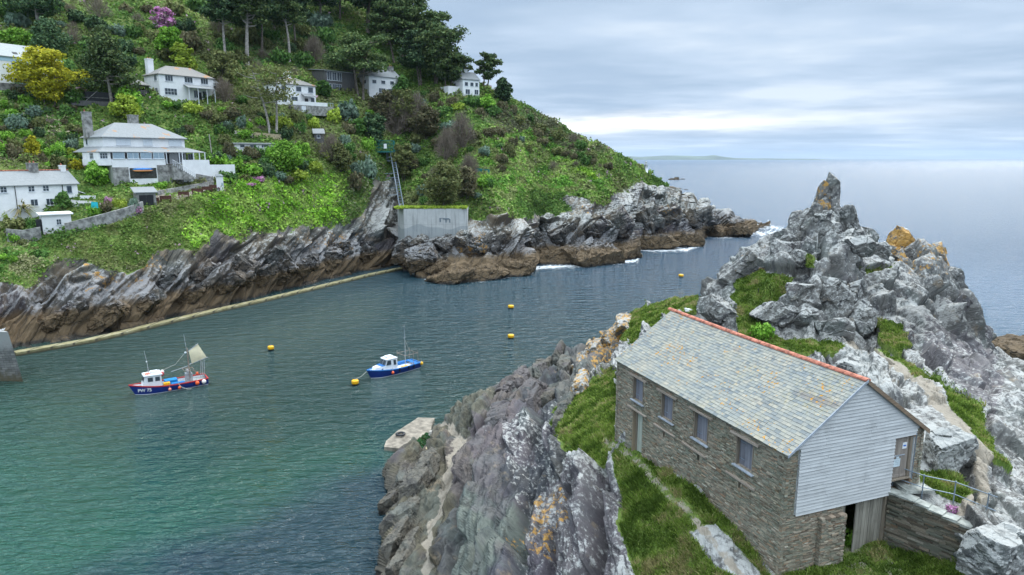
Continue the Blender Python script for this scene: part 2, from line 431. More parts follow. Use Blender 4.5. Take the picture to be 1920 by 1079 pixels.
# vegetation line: below it bare cliff
vx = [-160, 0, 60, 110, 180, 260, 330, 400, 470, 540, 600, 660, 700, 730, 760, 800, 870, 920, 980, 1040, 1100, 1160, 1200, 1240, 1290, 1440]
vy = [560, 520, 520, 492, 505, 490, 480, 468, 430, 428, 425, 425, 360, 345, 390, 395, 400, 400, 405, 400, 385, 370, 352, 350, 350, 340]
wpx = px_ + 10*fbm(p*.12, 3, 5); wpy = py_ + 12*fbm(p*.15, 4, 9)
wgy = py_ + 34*fbm(p*.11, 4, 19)
vline = np.interp(wpx, vx, vy)
below = (py_ - vline)
grass = np.clip(.5 - (wgy-vline)/26, 0, 1)
grass = np.where(inpoly(wpx, wpy, [(700,340),(745,330),(755,440),(700,440),(690,390)]), .15, grass)
grass = np.where(inpoly(wpx, wpy, [(385,455),(400,430),(425,455),(432,480),(415,480)]), .2, grass)
tipf = np.clip((px_-1180)/60, 0, 1); grass = grass*(1-tipf*np.clip((330-(-py_+py_)-0)/1, 0, 0))
rockf = 1-np.clip(grass*1.3, 0, 1)
sh = np.array([.49, .87, 0]) ; a = R(36)
e1 = sh*math.cos(a)+np.array([0, 0, 1])*math.sin(a); e2 = -sh*math.sin(a)+np.array([0, 0, 1])*math.cos(a); e3 = np.array([-.87, .49, 0])
wp = p + 2.2*np.stack([fbm(p*.05, 3, 60), fbm(p*.05, 3, 61), fbm(p*.05, 3, 62)], 1)
fA, eA = facets(basis(wp, e1, e2, e3, 22, 3.4, 8), 3, 1.5)
fB, eB = facets(basis(wp, e1, e2, e3, 10, 1.3, 4), 13, 1.4)
fC, eC = facets(basis(wp, e1, e2, e3, 4.5, .6, 2.0), 23, 1.2)
bedF = basis(wp, e1, e2, e3, 12, 1, 6)
rg = ridged(basis(wp, e1, e2, e3, 16, 4, 6), 3, 4)
D = (fA*3.4 + fB*1.5 + fC*.55 + rg*1.2 - .25*np.exp(-eA*18) )*rockf*np.clip((p[:, 2]+2.8)/2.5, .25, 1)
gul = ridged(p*np.array([.035, .035, .02]), 4, 31)
soft = fbm(p*.09, 4, 40)*1.6 + fbm(p*.45, 3, 44)*.55
rockf = rockf*np.clip((py_-np.interp(px_, vx, vy)+14)/20, .12, 1)
D = D*np.clip((py_-np.interp(px_, vx, vy)+14)/20, .15, 1) + soft*(1-rockf*.6) + gul*.8
D = D*np.where(px_ < 760, np.clip(.3+(p[:, 2])/5, .3, 1), 1)
D = blur(D.reshape(len(pxs), -1), 1).ravel()
q = p + n*D[:, None]
Qg = q.reshape(len(pxs), NV+NB, 3); Qg[:, 0, 2] = -9; Qg[:, 1, 2] = np.minimum(Qg[:, 1, 2], -4); Qg[:, 2, 2] = np.minimum(Qg[:, 2, 2], -1.5); q = Qg.reshape(-1, 3)
pur = inpoly(wpx, wpy, [(-60,560),(30,540),(60,590),(20,640),(-60,650)]) | inpoly(wpx, wpy, [(640,510),(690,470),(745,430),(750,450),(690,500),(650,520)]) | inpoly(wpx, wpy, [(1180,440),(1230,395),(1290,420),(1300,450),(1210,455)])
org = inpoly(wpx, wpy, [(540,450),(640,435),(690,440),(640,465),(560,470)]) | inpoly(wpx, wpy, [(850,455),(880,425),(930,430),(915,450)])| inpoly(wpx, wpy, [(150,500),(330,470),(300,520),(150,560)]) | inpoly(wpx, wpy, [(1060,395),(1130,380),(1140,400),(1070,420)])
lich = np.where(px_ < 745, -.25, -.15)+np.clip(.5 + .5*np.clip((wpy-vline)/40, -1, 1) - np.clip((wpy-vline-60)/50, 0, 1), 0, 1)
lich = np.where(px_ > 980, np.maximum(lich, .42), lich)
pathm = np.zeros(len(px_))
tn = np.clip(.5+1.3*fbm(p*.07, 3, 77), 0, 1)[:, None]; toneF = np.array([(1.05, .95, .78)])*tn+np.array([(.82, .90, .92)])*(1-tn)
toneF = toneF*np.where(px_ < 720, 1.0, .92)[:, None]; toneF = toneF*np.clip(1-.35*np.clip((py_-vline-45)/60, 0, 1), 0, 1)[:, None] if False else toneF
toneF *= .76; toneF[px_ < 745] *= np.array([1.0, 1.04, 1.10]); toneF[(px_ > 1180)] *= .8
def band_mask(x, y, line, wd):
    r = np.zeros(x.shape)
    for (x0, y0), (x1, y1) in zip(line[:-1], line[1:]):
        t = np.clip(((x-x0)*(x1-x0)+(y-y0)*(y1-y0))/((x1-x0)**2+(y1-y0)**2+1e-6), 0, 1)
        d = np.hypot(x-x0-t*(x1-x0), y-y0-t*(y1-y0)); r = np.maximum(r, np.clip(1.4-d/wd, 0, 1))
    return r
hill_path = [(70, 448), (150, 425), (240, 395), (300, 378), (360, 367), (415, 352), (470, 335), (540, 312)]
pathm = band_mask(px_, py_, hill_path[2:], 5.0)
H_GRASS = grass.copy(); H_PATH = pathm.copy(); H_PY = py_.copy()
def gridf(nu, nv):
    i = np.arange(nu-1)[:, None]*nv + np.arange(nv-1)[None]; i = i.ravel()
    return np.stack([i, i+nv, i+nv+1, i+1], 1)
Fh = gridf(len(pxs), NV+NB)
hill = mesh_np('hillside', q, Fh, M_far, smooth=True, attrs=dict(grass=grass, purple=pur*1.0, orange=org*.7, lichen=lich, path=pathm, bed=bedF, tone=toneF))
tag(hill, kind='structure')
hill_grid = q.reshape(len(pxs), NV+NB, 3)
bvh_hill = BVHTree.FromPolygons([tuple(v) for v in q.tolist()], Fh.tolist())
def hit(px, py, bvh=None):
    r = (bvh or bvh_hill).ray_cast(cam.location, ray(px, py))
    return r[0], r[1]
def ground(x, y, bvh):
    r = bvh.ray_cast(Vector((x, y, 400)), Vector((0, 0, -1)))
    return r[0].z if r[0] else 0.0

# ------------------------------------------------------------------ the near headland
NC = {
  640: [(1300,-3),(1079,-3),(950,-3),(830,-3),(780,-3)],
  700: [(1300,-2.5),(1079,-2.5),(950,-2.5),(830,-2.5),(790,-2.5)],
  735: [(1300,-1),(1079,-.3),(950,-.5),(880,-.8),(850,-1),(840,-1)],
  755: [(1300,2),(1079,1.2),(950,1.0),(880,.9),(852,-.4),(840,-.8)],
  800: [(1300,3.5),(1079,2.3),(950,1.8),(880,1.4),(850,.4),(838,-.5)],
  850: [(1300,5),(1079,4.2),(1000,3.2),(950,2.8),(880,2.2),(830,1.6),(800,1.5),(784,1.4)],
  900: [(1300,7.5),(1079,6),(1000,5.2),(950,4.8),(880,4.2),(830,3.6),(790,3.1),(757,2.8)],
  960: [(1300,9),(1079,7.6),(1000,7.2),(950,7),(880,6.3),(830,5.6),(770,4.5),(722,3.8)],
 1010: [(1300,9.8),(1079,8.6),(1000,8.5),(950,8.4),(880,8),(830,7.5),(770,6),(720,5),(680,4.3)],
 1055: [(1300,10.5),(1079,9.6),(1000,9.7),(950,9.8),(880,10),(830,10.2),(770,9.2),(720,7.2),(656,5.2)],
 1100: [(1300,11),(1079,10.4),(1000,10.6),(950,11),(880,11.6),(830,12),(770,11.4),(720,9.6),(680,7.8),(655,6.2)],
 1150: [(1300,11),(1079,11),(1000,11.6),(950,12),(880,12.8),(830,13.1),(770,12.8),(720,11.8),(670,9.5),(612,8.0)],
 1190: [(1300,11.2),(1079,11.6),(1000,12.4),(950,12.8),(880,13.1),(830,13.3),(770,13.4),(700,13),(630,11.8),(582,11)],
 1250: [(1300,11.5),(1079,12),(1000,12.8),(950,13.6),(900,14.0),(870,13.9),(830,13.5),(770,13.5),(700,13.7),(640,13.9),(590,13.8),(562,13.3)],
 1310: [(1300,11.7),(1079,12.2),(1000,13.4),(920,14.1),(880,13.6),(830,13.4),(770,13.5),(700,13.7),(640,14.2),(600,14.6),(575,15.2),(552,15.8)],
 1360: [(1300,11.9),(1079,12.8),(1000,13.6),(950,13.5),(880,13.2),(830,13.4),(770,13.6),(700,13.9),(640,14.6),(600,15.4),(550,17),(500,18.8)],
 1440: [(1300,12.1),(1079,12.75),(1040,13.0),(1000,13.1),(950,13.1),(880,13.3),(830,13.5),(770,13.7),(700,14),(640,14.8),(590,15.8),(540,18),(500,19.6),(452,21.4)],
 1500: [(1300,12.2),(1079,12.7),(1000,13),(950,13.2),(880,13.4),(830,13.6),(770,13.9),(700,14.3),(640,14.9),(590,16),(540,18),(480,20.8),(440,22.5),(415,23.8)],
 1528: [(1300,12.2),(1079,12.7),(1000,13),(950,13.2),(880,13.4),(830,13.6),(770,13.9),(700,14.3),(640,14.9),(590,16.2),(540,18.4),(480,21),(430,23.3),(395,25.0)],
 1565: [(1300,12.2),(1079,12.7),(1000,13),(950,13.2),(880,13.4),(830,13.6),(770,14),(700,14.5),(640,15),(590,16.2),(540,18.4),(480,21),(430,23.3),(400,24.7)],
 1610: [(1300,12.3),(1079,12.8),(1000,13.1),(950,13.3),(880,13.5),(830,13.9),(770,14.3),(700,14.8),(640,14.9),(590,15.8),(540,17.8),(500,19.6),(450,21.6)],
 1660: [(1300,12.4),(1079,12.9),(1030,13.1),(1000,13.2),(950,13.3),(905,15.2),(830,15.3),(770,15.3),(700,15.1),(640,14.9),(590,16),(540,17.6),(500,19.2),(475,20.2)],
 1700: [(1300,12.5),(1079,13),(1040,13.2),(1015,13.4),(960,15.2),(905,15.6),(830,15.5),(770,15.4),(700,14.9),(640,15.2),(590,16.2),(540,17.5),(500,19),(460,20.7)],
 1745: [(1300,12.6),(1079,13.1),(1050,13.3),(1025,13.5),(970,15.2),(905,15.6),(830,15.5),(770,15.3),(700,14.8),(640,14.5),(590,15.6),(540,17.3),(500,18.9),(475,20)],
 1790: [(1300,12.8),(1079,13.3),(1050,13.6),(1020,14.2),(970,15.3),(905,15.5),(830,15.5),(770,15.2),(700,14.3),(660,12.8),(620,13.2),(580,14.5),(530,17)],
 1835: [(1300,13.2),(1079,14.0),(1020,14.9),(970,15.4),(905,15.5),(830,15.4),(770,14.8),(720,13.6),(690,11.8),(650,10.5),(600,12.2)],
 1870: [(1300,13.4),(1079,14.2),(1020,15),(970,15.4),(905,15.5),(830,15.1),(770,14.0),(720,12.2),(690,9.8),(665,7.8),(648,7.4)],
 1920: [(1300,13.5),(1079,14.3),(1000,15),(940,15.3),(880,15),(830,14),(780,12.2),(740,9.8),(710,7.4),(690,5)],
 2060: [(1300,13.5),(1079,14.3),(1000,14.6),(940,14.4),(880,13),(830,11),(780,8),(740,5),(720,2),(700,0)],
}
cols = {k: col_from_z(v) for k, v in NC.items()}
pxn = np.arange(640, 2061, 1.5); NV2 = 420
G = resample_cols(cols, pxn, NV2, 0); G = blur0(blur(G, 3), 40); G[..., 2] = CAMZ+mslope(G[..., 0])*G[..., 1]
top = G[:, -1]; NB2 = 40; tt = np.linspace(0, 1, NB2+1)[1:]
P = to_world(G, pxn); dirx = P[:, -1, 0]/P[:, -1, 1]
bY = top[:, None, 1] + tt[None]*(6 + np.maximum(top[:, None, 2], 0)*.75)
bZ = top[:, None, 2] + (-3-top[:, None, 2])*(tt[None]**1.15)
PB = np.stack([bY*dirx[:, None], bY, bZ], -1)
PP = np.concatenate([P, PB], 1); PYf = np.concatenate([G[..., 0], np.repeat(G[:, -1:, 0], NB2, 1)], 1); PXf = np.repeat(pxn[:, None], NV2+NB2, 1)
# even spacing along every column, so that no face is stretched
NR = 720; seg = np.linalg.norm(np.diff(PP, axis=1), axis=2)/np.maximum(PP[:, 1:, 1], 18)**.85
cs_ = np.concatenate([np.zeros((len(pxn), 1)), np.cumsum(seg, 1)], 1); P2 = np.zeros((len(pxn), NR, 3)); PY2 = np.zeros((len(pxn), NR))
for i in range(len(pxn)):
    t_ = np.linspace(0, cs_[i, -1], NR)
    for j in range(3): P2[i, :, j] = np.interp(t_, cs_[i], PP[i, :, j])
    PY2[i] = np.interp(t_, cs_[i], PYf[i])
PP = blur0(P2, 8); PYf = PY2; PXf = np.repeat(pxn[:, None], NR, 1); NV2, NB2 = NR-8, 8
nrm = grid_normals(PP)
if nrm[400, 100, 2] < 0: nrm = -nrm
nrm = blur(nrm, 6); nrm /= np.linalg.norm(nrm, axis=2, keepdims=True)
str_ = np.linalg.norm(np.gradient(PP, axis=0), axis=2).ravel()+.6*np.linalg.norm(np.gradient(PP, axis=1), axis=2).ravel()
p = PP.reshape(-1, 3); n = nrm.reshape(-1, 3); px_ = PXf.ravel(); py_ = PYf.ravel()
wpx = px_ + 9*fbm(p*.6, 4, 5) ; wpy = py_ + 9*fbm(p*.6, 4, 9)
GR = [ [(1040,800),(1045,760),(1090,735),(1150,685),(1160,700),(1160,830),(1140,870),(1090,880),(1070,850),(1045,830)],
       [(1150,860),(1160,835),(1210,845),(1300,920),(1400,1010),(1460,1100),(1420,1250),(1240,1250),(1200,1100),(1165,990),(1165,930)],
       [(1190,590),(1230,560),(1310,548),(1300,570),(1250,590),(1200,612)],
       [(1260,575),(1330,560),(1300,590),(1270,590)],
       [(1370,515),(1420,505),(1490,520),(1480,560),(1430,590),(1400,600),(1370,560),(1380,545)],
       [(1360,590),(1400,580),(1440,620),(1490,640),(1540,640),(1590,650),(1560,665),(1460,650),(1400,640)],
       [(1640,590),(1690,610),(1710,640),(1690,660),(1660,640)], [(1640,650),(1700,670),(1780,740),(1830,760),(1870,840),(1900,870),(1860,850),(1800,790),(1760,740),(1690,690)],
       [(1490,800),(1650,1010),(1800,1030),(1820,1250),(1400,1250),(1460,1079)],
       [(1725,885),(1800,880),(1830,930),(1810,950),(1760,930),(1725,915)],
       [(1500,470),(1525,480),(1530,500),(1510,500)], [(1580,500),(1660,510),(1660,520),(1590,515)], [(1195,560),(1160,640),(1180,650),(1240,600)] ]
grass = np.zeros(len(px_))
for g_ in GR: grass = np.maximum(grass, inpoly(wpx, wpy, g_)*.9)
grass = np.where(inpoly(wpx, wpy, [(1300,1000),(1345,985),(1400,1040),(1440,1085),(1400,1095),(1340,1060)]), .2, grass)
grass = np.where((px_ > 1480) & (px_ < 1660) & (py_ > 990), .95, grass)
pathl = [[(1770,1000),(1850,900),(1830,840),(1770,770),(1690,690),(1630,655),(1590,630),(1560,590)], [(1140,830),(1170,850),(1230,900),(1300,970),(1360,1040),(1400,1100)], [(1700,700),(1760,770),(1800,790),(1860,850)]]
pm = np.zeros(len(px_))
for l_, wd in zip(pathl, (14, 13, 7)): pm = np.maximum(pm, band_mask(wpx, wpy, l_, wd)*(.75 if wd != 13 else .53))
pm = np.maximum(pm, band_mask(wpx, wpy, [(835,800),(868,828),(852,868),(832,930),(812,1000),(800,1079),(795,1200)], 10)*.68)
pm = np.maximum(pm, inpoly(wpx, wpy, [(1560,1010),(1640,1030),(1700,1070),(1700,1250),(1500,1250),(1560,1060)])*.42)
rockf = 1-grass*.95; rockf *= (1-np.clip(pm, 0, 1)*.7)
rockf = np.where((px_ > 1230) & (px_ < 1800) & (py_ > 760), np.minimum(rockf, .12), rockf)
peak = np.clip((640-py_)/60, 0, 1)*np.clip((px_-1280)/80, 0, 1)
lowf = 1-peak
s1 = np.array([.21, .97, .1]); s1 /= np.linalg.norm(s1); s2 = np.array([.75, -.15, .62]); s2 -= s1*(s1@s2); s2 /= np.linalg.norm(s2); s3 = np.cross(s1, s2)
wp = p + .9*np.stack([fbm(p*.12, 3, 60), fbm(p*.12, 3, 61), fbm(p*.12, 3, 62)], 1)
fA, eA = facets(basis(wp, s1, s2, s3, 15, 2.4, 6), 103, 1.2)
fB, eB = facets(basis(wp, s1, s2, s3, 6, .9, 2.6), 113, 1.2)
fC, eC = facets(basis(wp, s1, s2, s3, 2.6, .38, 1.1), 123, 1.0)
c3 = np.clip(.22/str_, 0, 1); c2_ = np.clip(.5/str_, 0, 1)
k1 = np.array([.15, .1, .98]); k1 /= np.linalg.norm(k1); k2 = np.array([.97, .1, -.15]); k2 -= k1*(k1@k2); k2 /= np.linalg.norm(k2); k3 = np.cross(k1, k2)
gA, hA = facets(basis(wp, k1, k2, k3, 7, 3.0, 3.4), 203, 1.2)
gB, hB = facets(basis(wp, k1, k2, k3, 2.8, 1.2, 1.3), 213, 1.1)
fD, eD = facets(basis(wp, s1, s2, s3, 1.1, .17, .5), 133, 1.0)
bl = lambda a, k: blur(a.reshape(len(pxn), -1), k).ravel()
D = lowf*(bl(fA*2.3 - .5*np.exp(-eA*9), 2) + bl(fB*.85*c2_ - .2*np.exp(-eB*8)*c2_, 1) + fC*.36*c3 + fD*.15*c3) + peak*(bl(gA*2.2 - .4*np.exp(-hA*10), 1) + gB*.5*c2_ + fC*.06*c3)
bedN = basis(wp, s1, s2, s3, 7, 1, 3)*lowf[:, None] + basis(wp, k1, k2, k3, 5, 1.2, 1.6)*(1-lowf[:, None])
D = D*rockf*np.clip((p[:, 2]+2.5)/2.2, .2, 1) + fbm(p*.5, 3, 40)*.25*np.clip(rockf+.3, 0, 1) + fbm(p*2.2, 3, 43)*.02
q = p + n*D[:, None]
purn = inpoly(wpx, wpy, [(1720,600),(1800,620),(1860,680),(1880,790),(1800,740),(1730,650)]) | inpoly(wpx, wpy, [(1000,900),(1150,880),(1200,1079),(1000,1079),(950,1000)]) | inpoly(wpx, wpy, [(880,800),(980,760),(1000,860),(900,900)])
orgn = .9*inpoly(wpx, wpy, [(1100,640),(1150,600),(1195,580),(1190,620),(1110,690)]) + 0.8*inpoly(wpx, wpy, [(960,940),(1060,900),(1080,980),(1000,1040),(940,1000)]) + .9*inpoly(wpx, wpy, [(1660,430),(1700,430),(1710,480),(1670,480)]) + .7*inpoly(wpx, wpy, [(1720,455),(1780,470),(1770,520),(1700,520)])
lichn = np.clip((p[:, 2]-8.5)/5, -.5, .6); lichn = np.where(px_ > 1780, .35, lichn); lichn = np.where(peak > .5, .52, lichn)
lichn = np.where(purn, lichn*.6, lichn); lichn = np.where((px_ > 960) & (px_ < 1220) & (py_ > 800), np.maximum(lichn, .30), lichn)
tone = np.ones((len(px_), 3)); tone[:] = (.78, .78, .76)
for poly, c_ in (([(700,700),(850,740),(870,830),(880,900),(830,1000),(810,1250),(600,1250)], (.72,.66,.48)), ([(850,760),(990,690),(1030,740),(990,800),(960,860),(870,960),(840,900)], (.84,.74,.70)),
    ([(800,790),(880,750),(940,740),(900,800),(860,830)], (.74,.74,.58)), ([(975,760),(1040,650),(1060,690),(1045,800),(1060,860),(1000,930),(940,930),(960,860)], (.46,.49,.55)),
    ([(850,1250),(850,1079),(880,960),(960,930),(985,990),(930,1079),(900,1250)], (.82,.95,.86)), ([(900,1250),(930,1079),(1000,1000),(1060,1079),(1080,1250)], (.55,.56,.66)), ([(1060,700),(1110,660),(1160,700),(1050,760)], (.85,.85,.78))):
    tone[inpoly(wpx, wpy, poly)] = c_
tone *= (1-.32*lowf*np.clip((px_ < 1200)*1.0, 0, 1))[:, None]
tone = np.stack([blur(tone[:, k].reshape(len(pxn), -1), 3).ravel() for k in range(3)], 1)
At = dict(tone=tone, grass=grass, purple=purn*1.0, orange=np.clip(orgn, 0, 1), lichen=lichn, path=pm, bed=bedN)
Fn = gridf(len(pxn), NV2+NB2)
# drop what lies wholly below the water
keep = (q[Fn][:, :, 2].max(1) > -2.2)
Fn = Fn[keep]
near = mesh_np('headland', q, Fn, M_near, smooth=True, attrs=At)
tag(near, kind='structure')
N_GRASS = grass.copy(); N_PATH = pm.copy(); N_PY = py_.copy(); near_grid = q.reshape(len(pxn), NV2+NB2, 3)
bvh_near = BVHTree.FromPolygons([tuple(v) for v in q.tolist()], Fn.tolist())
# ------------------------------------------------------------------ sea
def sea():
    m, t = new_mat('sea_water')
    p = t.pos(); sp = t.n('SeparateXYZ'); t.L.new(p, sp.inputs[0])
    x, y = sp.outputs[0], sp.outputs[1]
    # shallow green basin to deep blue sea
    dd = t.math('ADD', t.math('MULTIPLY', x, .9), y)
    ns = t.noise(p, .035, 4, .55)
    f = t.step(t.math('ADD', dd, t.math('MULTIPLY', ns, 60)), 40, 330)
    sand = t.step(t.math('ADD', t.math('ADD', y, t.math('MULTIPLY', x, .15)), t.math('MULTIPLY_ADD', ns, 60, -30)), 86, 40)
    c = t.mix(f, (.007, .036, .028), (.016, .060, .110))
    c = t.mix(t.math('MULTIPLY', sand, .8), c, (.014, .085, .058))
    xb = t.math('ADD', t.math('MULTIPLY_ADD', y, .8, -66.0), t.math('MULTIPLY_ADD', t.noise(p, .12, 4, .6), 14, -7))
    deep = t.math('MULTIPLY', t.step(t.math('SUBTRACT', x, xb), -6, 6), t.step(y, 72, 58))
    c = t.mix(deep, c, (.010, .036, .048))
    w1 = t.noise(t.mp(p, (.8, 2.0, 1), (0, 0, R(-18))), 1.0, 4, .6, .4)
    w2 = t.noise(t.mp(p, (.28, .7, 1), (0, 0, R(12))), 1.0, 3, .55)
    w3 = t.noise(t.mp(p, (.03, .075, 1), (0, 0, R(20))), 1.0, 3, .5)
    h = t.math('ADD', t.math('MULTIPLY', w1, .40), t.math('ADD', t.math('MULTIPLY', w2, 1.0), t.math('MULTIPLY', w3, .4)))
    nr = t.bump(h, 1.0, 1.5)
    b = t.bsdf(c, t.math('MULTIPLY_ADD', t.step(t.math('ADD', y, t.math('MULTIPLY', x, .5)), 180, 420), .22, .035), .8, nr); b.inputs['IOR'].default_value = 1.33
    t.out(b); return m
M_sea = sea()
v = []; 
xs = np.array([-60000, -3000, -400, -150, 0, 150, 400, 3000, 60000.]); ys = np.array([-300, 0, 60, 150, 400, 3000, 60000.])
V = np.array([(a, b, 0) for a in xs for b in ys]); Fq = gridf(len(xs), len(ys))[:, ::-1]
sea_o = mesh_np('sea', V, Fq[:, ::-1], M_sea); tag(sea_o, kind='structure')
# ------------------------------------------------------------------ geometry collector
rng = np.random.default_rng(7); random.seed(7)
BOXF = np.array([[0,3,2,1],[4,5,6,7],[0,1,5,4],[1,2,6,5],[2,3,7,6],[3,0,4,7]])
SG = np.array([[-1,-1,-1],[1,-1,-1],[1,1,-1],[-1,1,-1],[-1,-1,1],[1,-1,1],[1,1,1],[-1,1,1]], float)
class MB:
    """collects boxes, tubes, prisms and spheres; build() links them as ONE mesh object"""
    def __init__(s): s.v = []; s.f = []; s.n = 0
    def add(s, v, f):
        v = np.asarray(v, float); s.v.append(v)
        for q in f: s.f.append(tuple(int(i)+s.n for i in q))
        s.n += len(v); return s
    def box(s, c, size, rz=0.0, jit=0.0, M=None):
        v = SG*np.array(size)/2
        if jit: v = v+rng.uniform(-jit, jit, v.shape)
        if rz: v = v@np.array([[math.cos(rz), math.sin(rz), 0], [-math.sin(rz), math.cos(rz), 0], [0, 0, 1]])
        if M is not None: v = v@np.array(M).T
        return s.add(v+np.array(c), BOXF)
    def span(s, a, b, jit=0): 
        a = np.array(a, float); b = np.array(b, float); return s.box((a+b)/2, np.abs(b-a), jit=jit)
    def tube(s, pts, r, k=6, caps=True):
        pts = [Vector(p) for p in pts]; n = len(pts); r = r if hasattr(r, '__len__') else [r]*n
        V = []
        for i, p in enumerate(pts):
            d = (pts[min(i+1, n-1)]-pts[max(i-1, 0)]).normalized()
            a = d.cross(Vector((0, 0, 1)) if abs(d.z) < .95 else Vector((1, 0, 0))).normalized(); b = d.cross(a)
            for j in range(k):
                t = 2*math.pi*j/k; V.append(p+(a*math.cos(t)+b*math.sin(t))*r[i])
        Fc = [(i*k+j, i*k+(j+1) % k, (i+1)*k+(j+1) % k, (i+1)*k+j) for i in range(n-1) for j in range(k)]
        if caps: Fc += [tuple(range(k)), tuple((n-1)*k+j for j in reversed(range(k)))]
        return s.add([tuple(v) for v in V], Fc)
    def ball(s, c, r, u=10, v=7, jit=0):
        r = r if hasattr(r, '__len__') else (r, r, r); V = [(0, 0, -1)]
        for i in range(1, v):
            for j in range(u):
                a = math.pi*i/v-math.pi/2; b = 2*math.pi*j/u; V.append((math.cos(a)*math.cos(b), math.cos(a)*math.sin(b), math.sin(a)))
        V.append((0, 0, 1)); V = np.array(V)
        if jit: V = V*(1+rng.uniform(-jit, jit, (len(V), 1)))
        Fc = [(0, 1+(j+1) % u, 1+j) for j in range(u)]
        Fc += [(1+i*u+j, 1+i*u+(j+1) % u, 1+(i+1)*u+(j+1) % u, 1+(i+1)*u+j) for i in range(v-2) for j in range(u)]
        Fc += [(1+(v-2)*u+j, 1+(v-2)*u+(j+1) % u, len(V)-1) for j in range(u)]
        return s.add(V*np.array(r)+np.array(c), Fc)
    def prism(s, poly, z0, z1, M=None):
        k = len(poly); V = [(x, y, z0) for x, y in poly]+[(x, y, z1) for x, y in poly]
        V = np.array(V, float)
        if M is not None: V = V@np.array(M).T
        return s.add(V, [tuple(reversed(range(k))), tuple(range(k, 2*k))]+[(j, (j+1) % k, k+(j+1) % k, k+j) for j in range(k)])
    def build(s, name, mat, parent=None, smooth=False):
        me = bpy.data.meshes.new(name); V = np.concatenate(s.v) if s.v else np.zeros((0, 3))
        me.from_pydata(V.tolist(), [], s.f); me.update()
        if smooth: me.polygons.foreach_set('use_smooth', np.ones(len(me.polygons), bool))
        me.materials.append(mat); o = bpy.data.objects.new(name, me); col.objects.link(o)
        if parent: o.parent = parent
        return o

def masonry(mb, O, U, Nn, region, u0, u1, z0, z1, rowh=(.036, .078), ln=(.10, .40), out=(.0, .045), depthm=.12, seed=1):
    """courses of real stones laid on a wall face; region(u, z) says where the wall is solid"""
    r = np.random.default_rng(seed); O = np.array(O, float); U = np.array(U, float); Nn = np.array(Nn, float); Z = np.array([0, 0, 1.])
    z = z0; FV = np.array([[4,5,6,7],[0,1,5,4],[1,2,6,5],[2,3,7,6],[3,0,4,7]])
    V = []
    while z < z1:
        h = r.uniform(*rowh); u = u0+r.uniform(-.2, 0)
        while u < u1:
            l = r.uniform(*ln)*(1.3 if h > .08 else 1); a, b = max(u, u0), min(u+l, u1); u += l
            if b-a < .03: continue
            if not (region(a+.01, z+h*.5) and region(b-.01, z+h*.5) and region((a+b)/2, z+h*.5)):
                # trim to the solid side
                m = (a+b)/2
                if region(a+.01, z+h*.5) and region(m, z+h*.5): b = m
                elif region(b-.01, z+h*.5) and region(m, z+h*.5): a = m
                else: continue
            o = r.uniform(*out); g = .006
            q = np.array([[a+g, z+g, -depthm], [b-g, z+g, -depthm], [b-g, z+h-g, -depthm], [a+g, z+h-g, -depthm], [a+g, z+g, o], [b-g, z+g, o], [b-g, z+h-g, o], [a+g, z+h-g, o]])
            q[4:, :2] += r.uniform(-.006, .006, (4, 2)); q[4:, 2] += r.uniform(-.01, .01, 4)
            V.append(O+q[:, :1]*U+q[:, 1:2]*Z+q[:, 2:3]*Nn)
        z += h
    n = len(V); V = np.concatenate(V); Fc = (np.arange(n)[:, None, None]*8+FV[None]).reshape(-1, 4)
    if np.dot(np.cross(U, Z), Nn) < 0: Fc = Fc[:, ::-1]
    mb.add(V, Fc)
def cellwall(mb, axis, fixed, th, u0, u1, z0, z1, holes):
    """solid wall with rectangular holes; axis 0: runs along x, 1: along y; fixed = outer coordinate, th signed thickness inward"""
    us = sorted({u0, u1, *[h[0] for h in holes], *[h[1] for h in holes]}); zs = sorted({z0, z1, *[h[2] for h in holes], *[h[3] for h in holes]})
    for a, b in zip(us[:-1], us[1:]):
        run = None
        for c, d in zip(zs[:-1], zs[1:]):
            hole = any(h[0] <= (a+b)/2 <= h[1] and h[2] <= (c+d)/2 <= h[3] for h in holes)
            if not hole:
                run = (run[0], d) if run else (c, d)
            if (hole or d == zs[-1]) and run:
                if axis == 0: mb.span((a, fixed, run[0]), (b, fixed+th, run[1]))
                else: mb.span((fixed, a, run[0]), (fixed+th, b, run[1]))
                run = None

# ------------------------------------------------------------------ materials of the net loft
def stone_mat(name, tone=1.0, dark=False):
    m, t = new_mat(name); i = t.island(); p = t.pos()
    cols_ = [(.0, (.10, .085, .07)), (.18, (.17, .15, .125)), (.36, (.13, .145, .125)), (.52, (.22, .20, .17)), (.68, (.16, .175, .155)), (.82, (.27, .25, .21)), (.93, (.20, .14, .10)), (1.0, (.33, .33, .30))]
    c = t.ramp(i, [(a, tuple(x*tone for x in b)) for a, b in cols_])
    n = t.noise(p, 9, 5, .7); big = t.noise(p, .5, 3, .5)
    c = t.mix(.45, c, t.mix(n, (.5, .5, .5), (1.5, 1.5, 1.5)), 'MULTIPLY')
    c = t.mix(1.0, c, (1.08, 1.0, .90), 'MULTIPLY'); c = t.mix(t.step(big, .4, .7), c, t.mix(1.0, c, (.78, .82, .80), 'MULTIPLY'))
    li = t.step(t.noise(t.mp(p, loc=(5, 5, 5)), 3.0, 6, .7), .62, .70)
    c = t.mix(t.math('MULTIPLY', li, .5), c, (.36, .37, .33))
    t.out(t.bsdf(c, .9, .2, t.bump(n, .5, .02))); return m
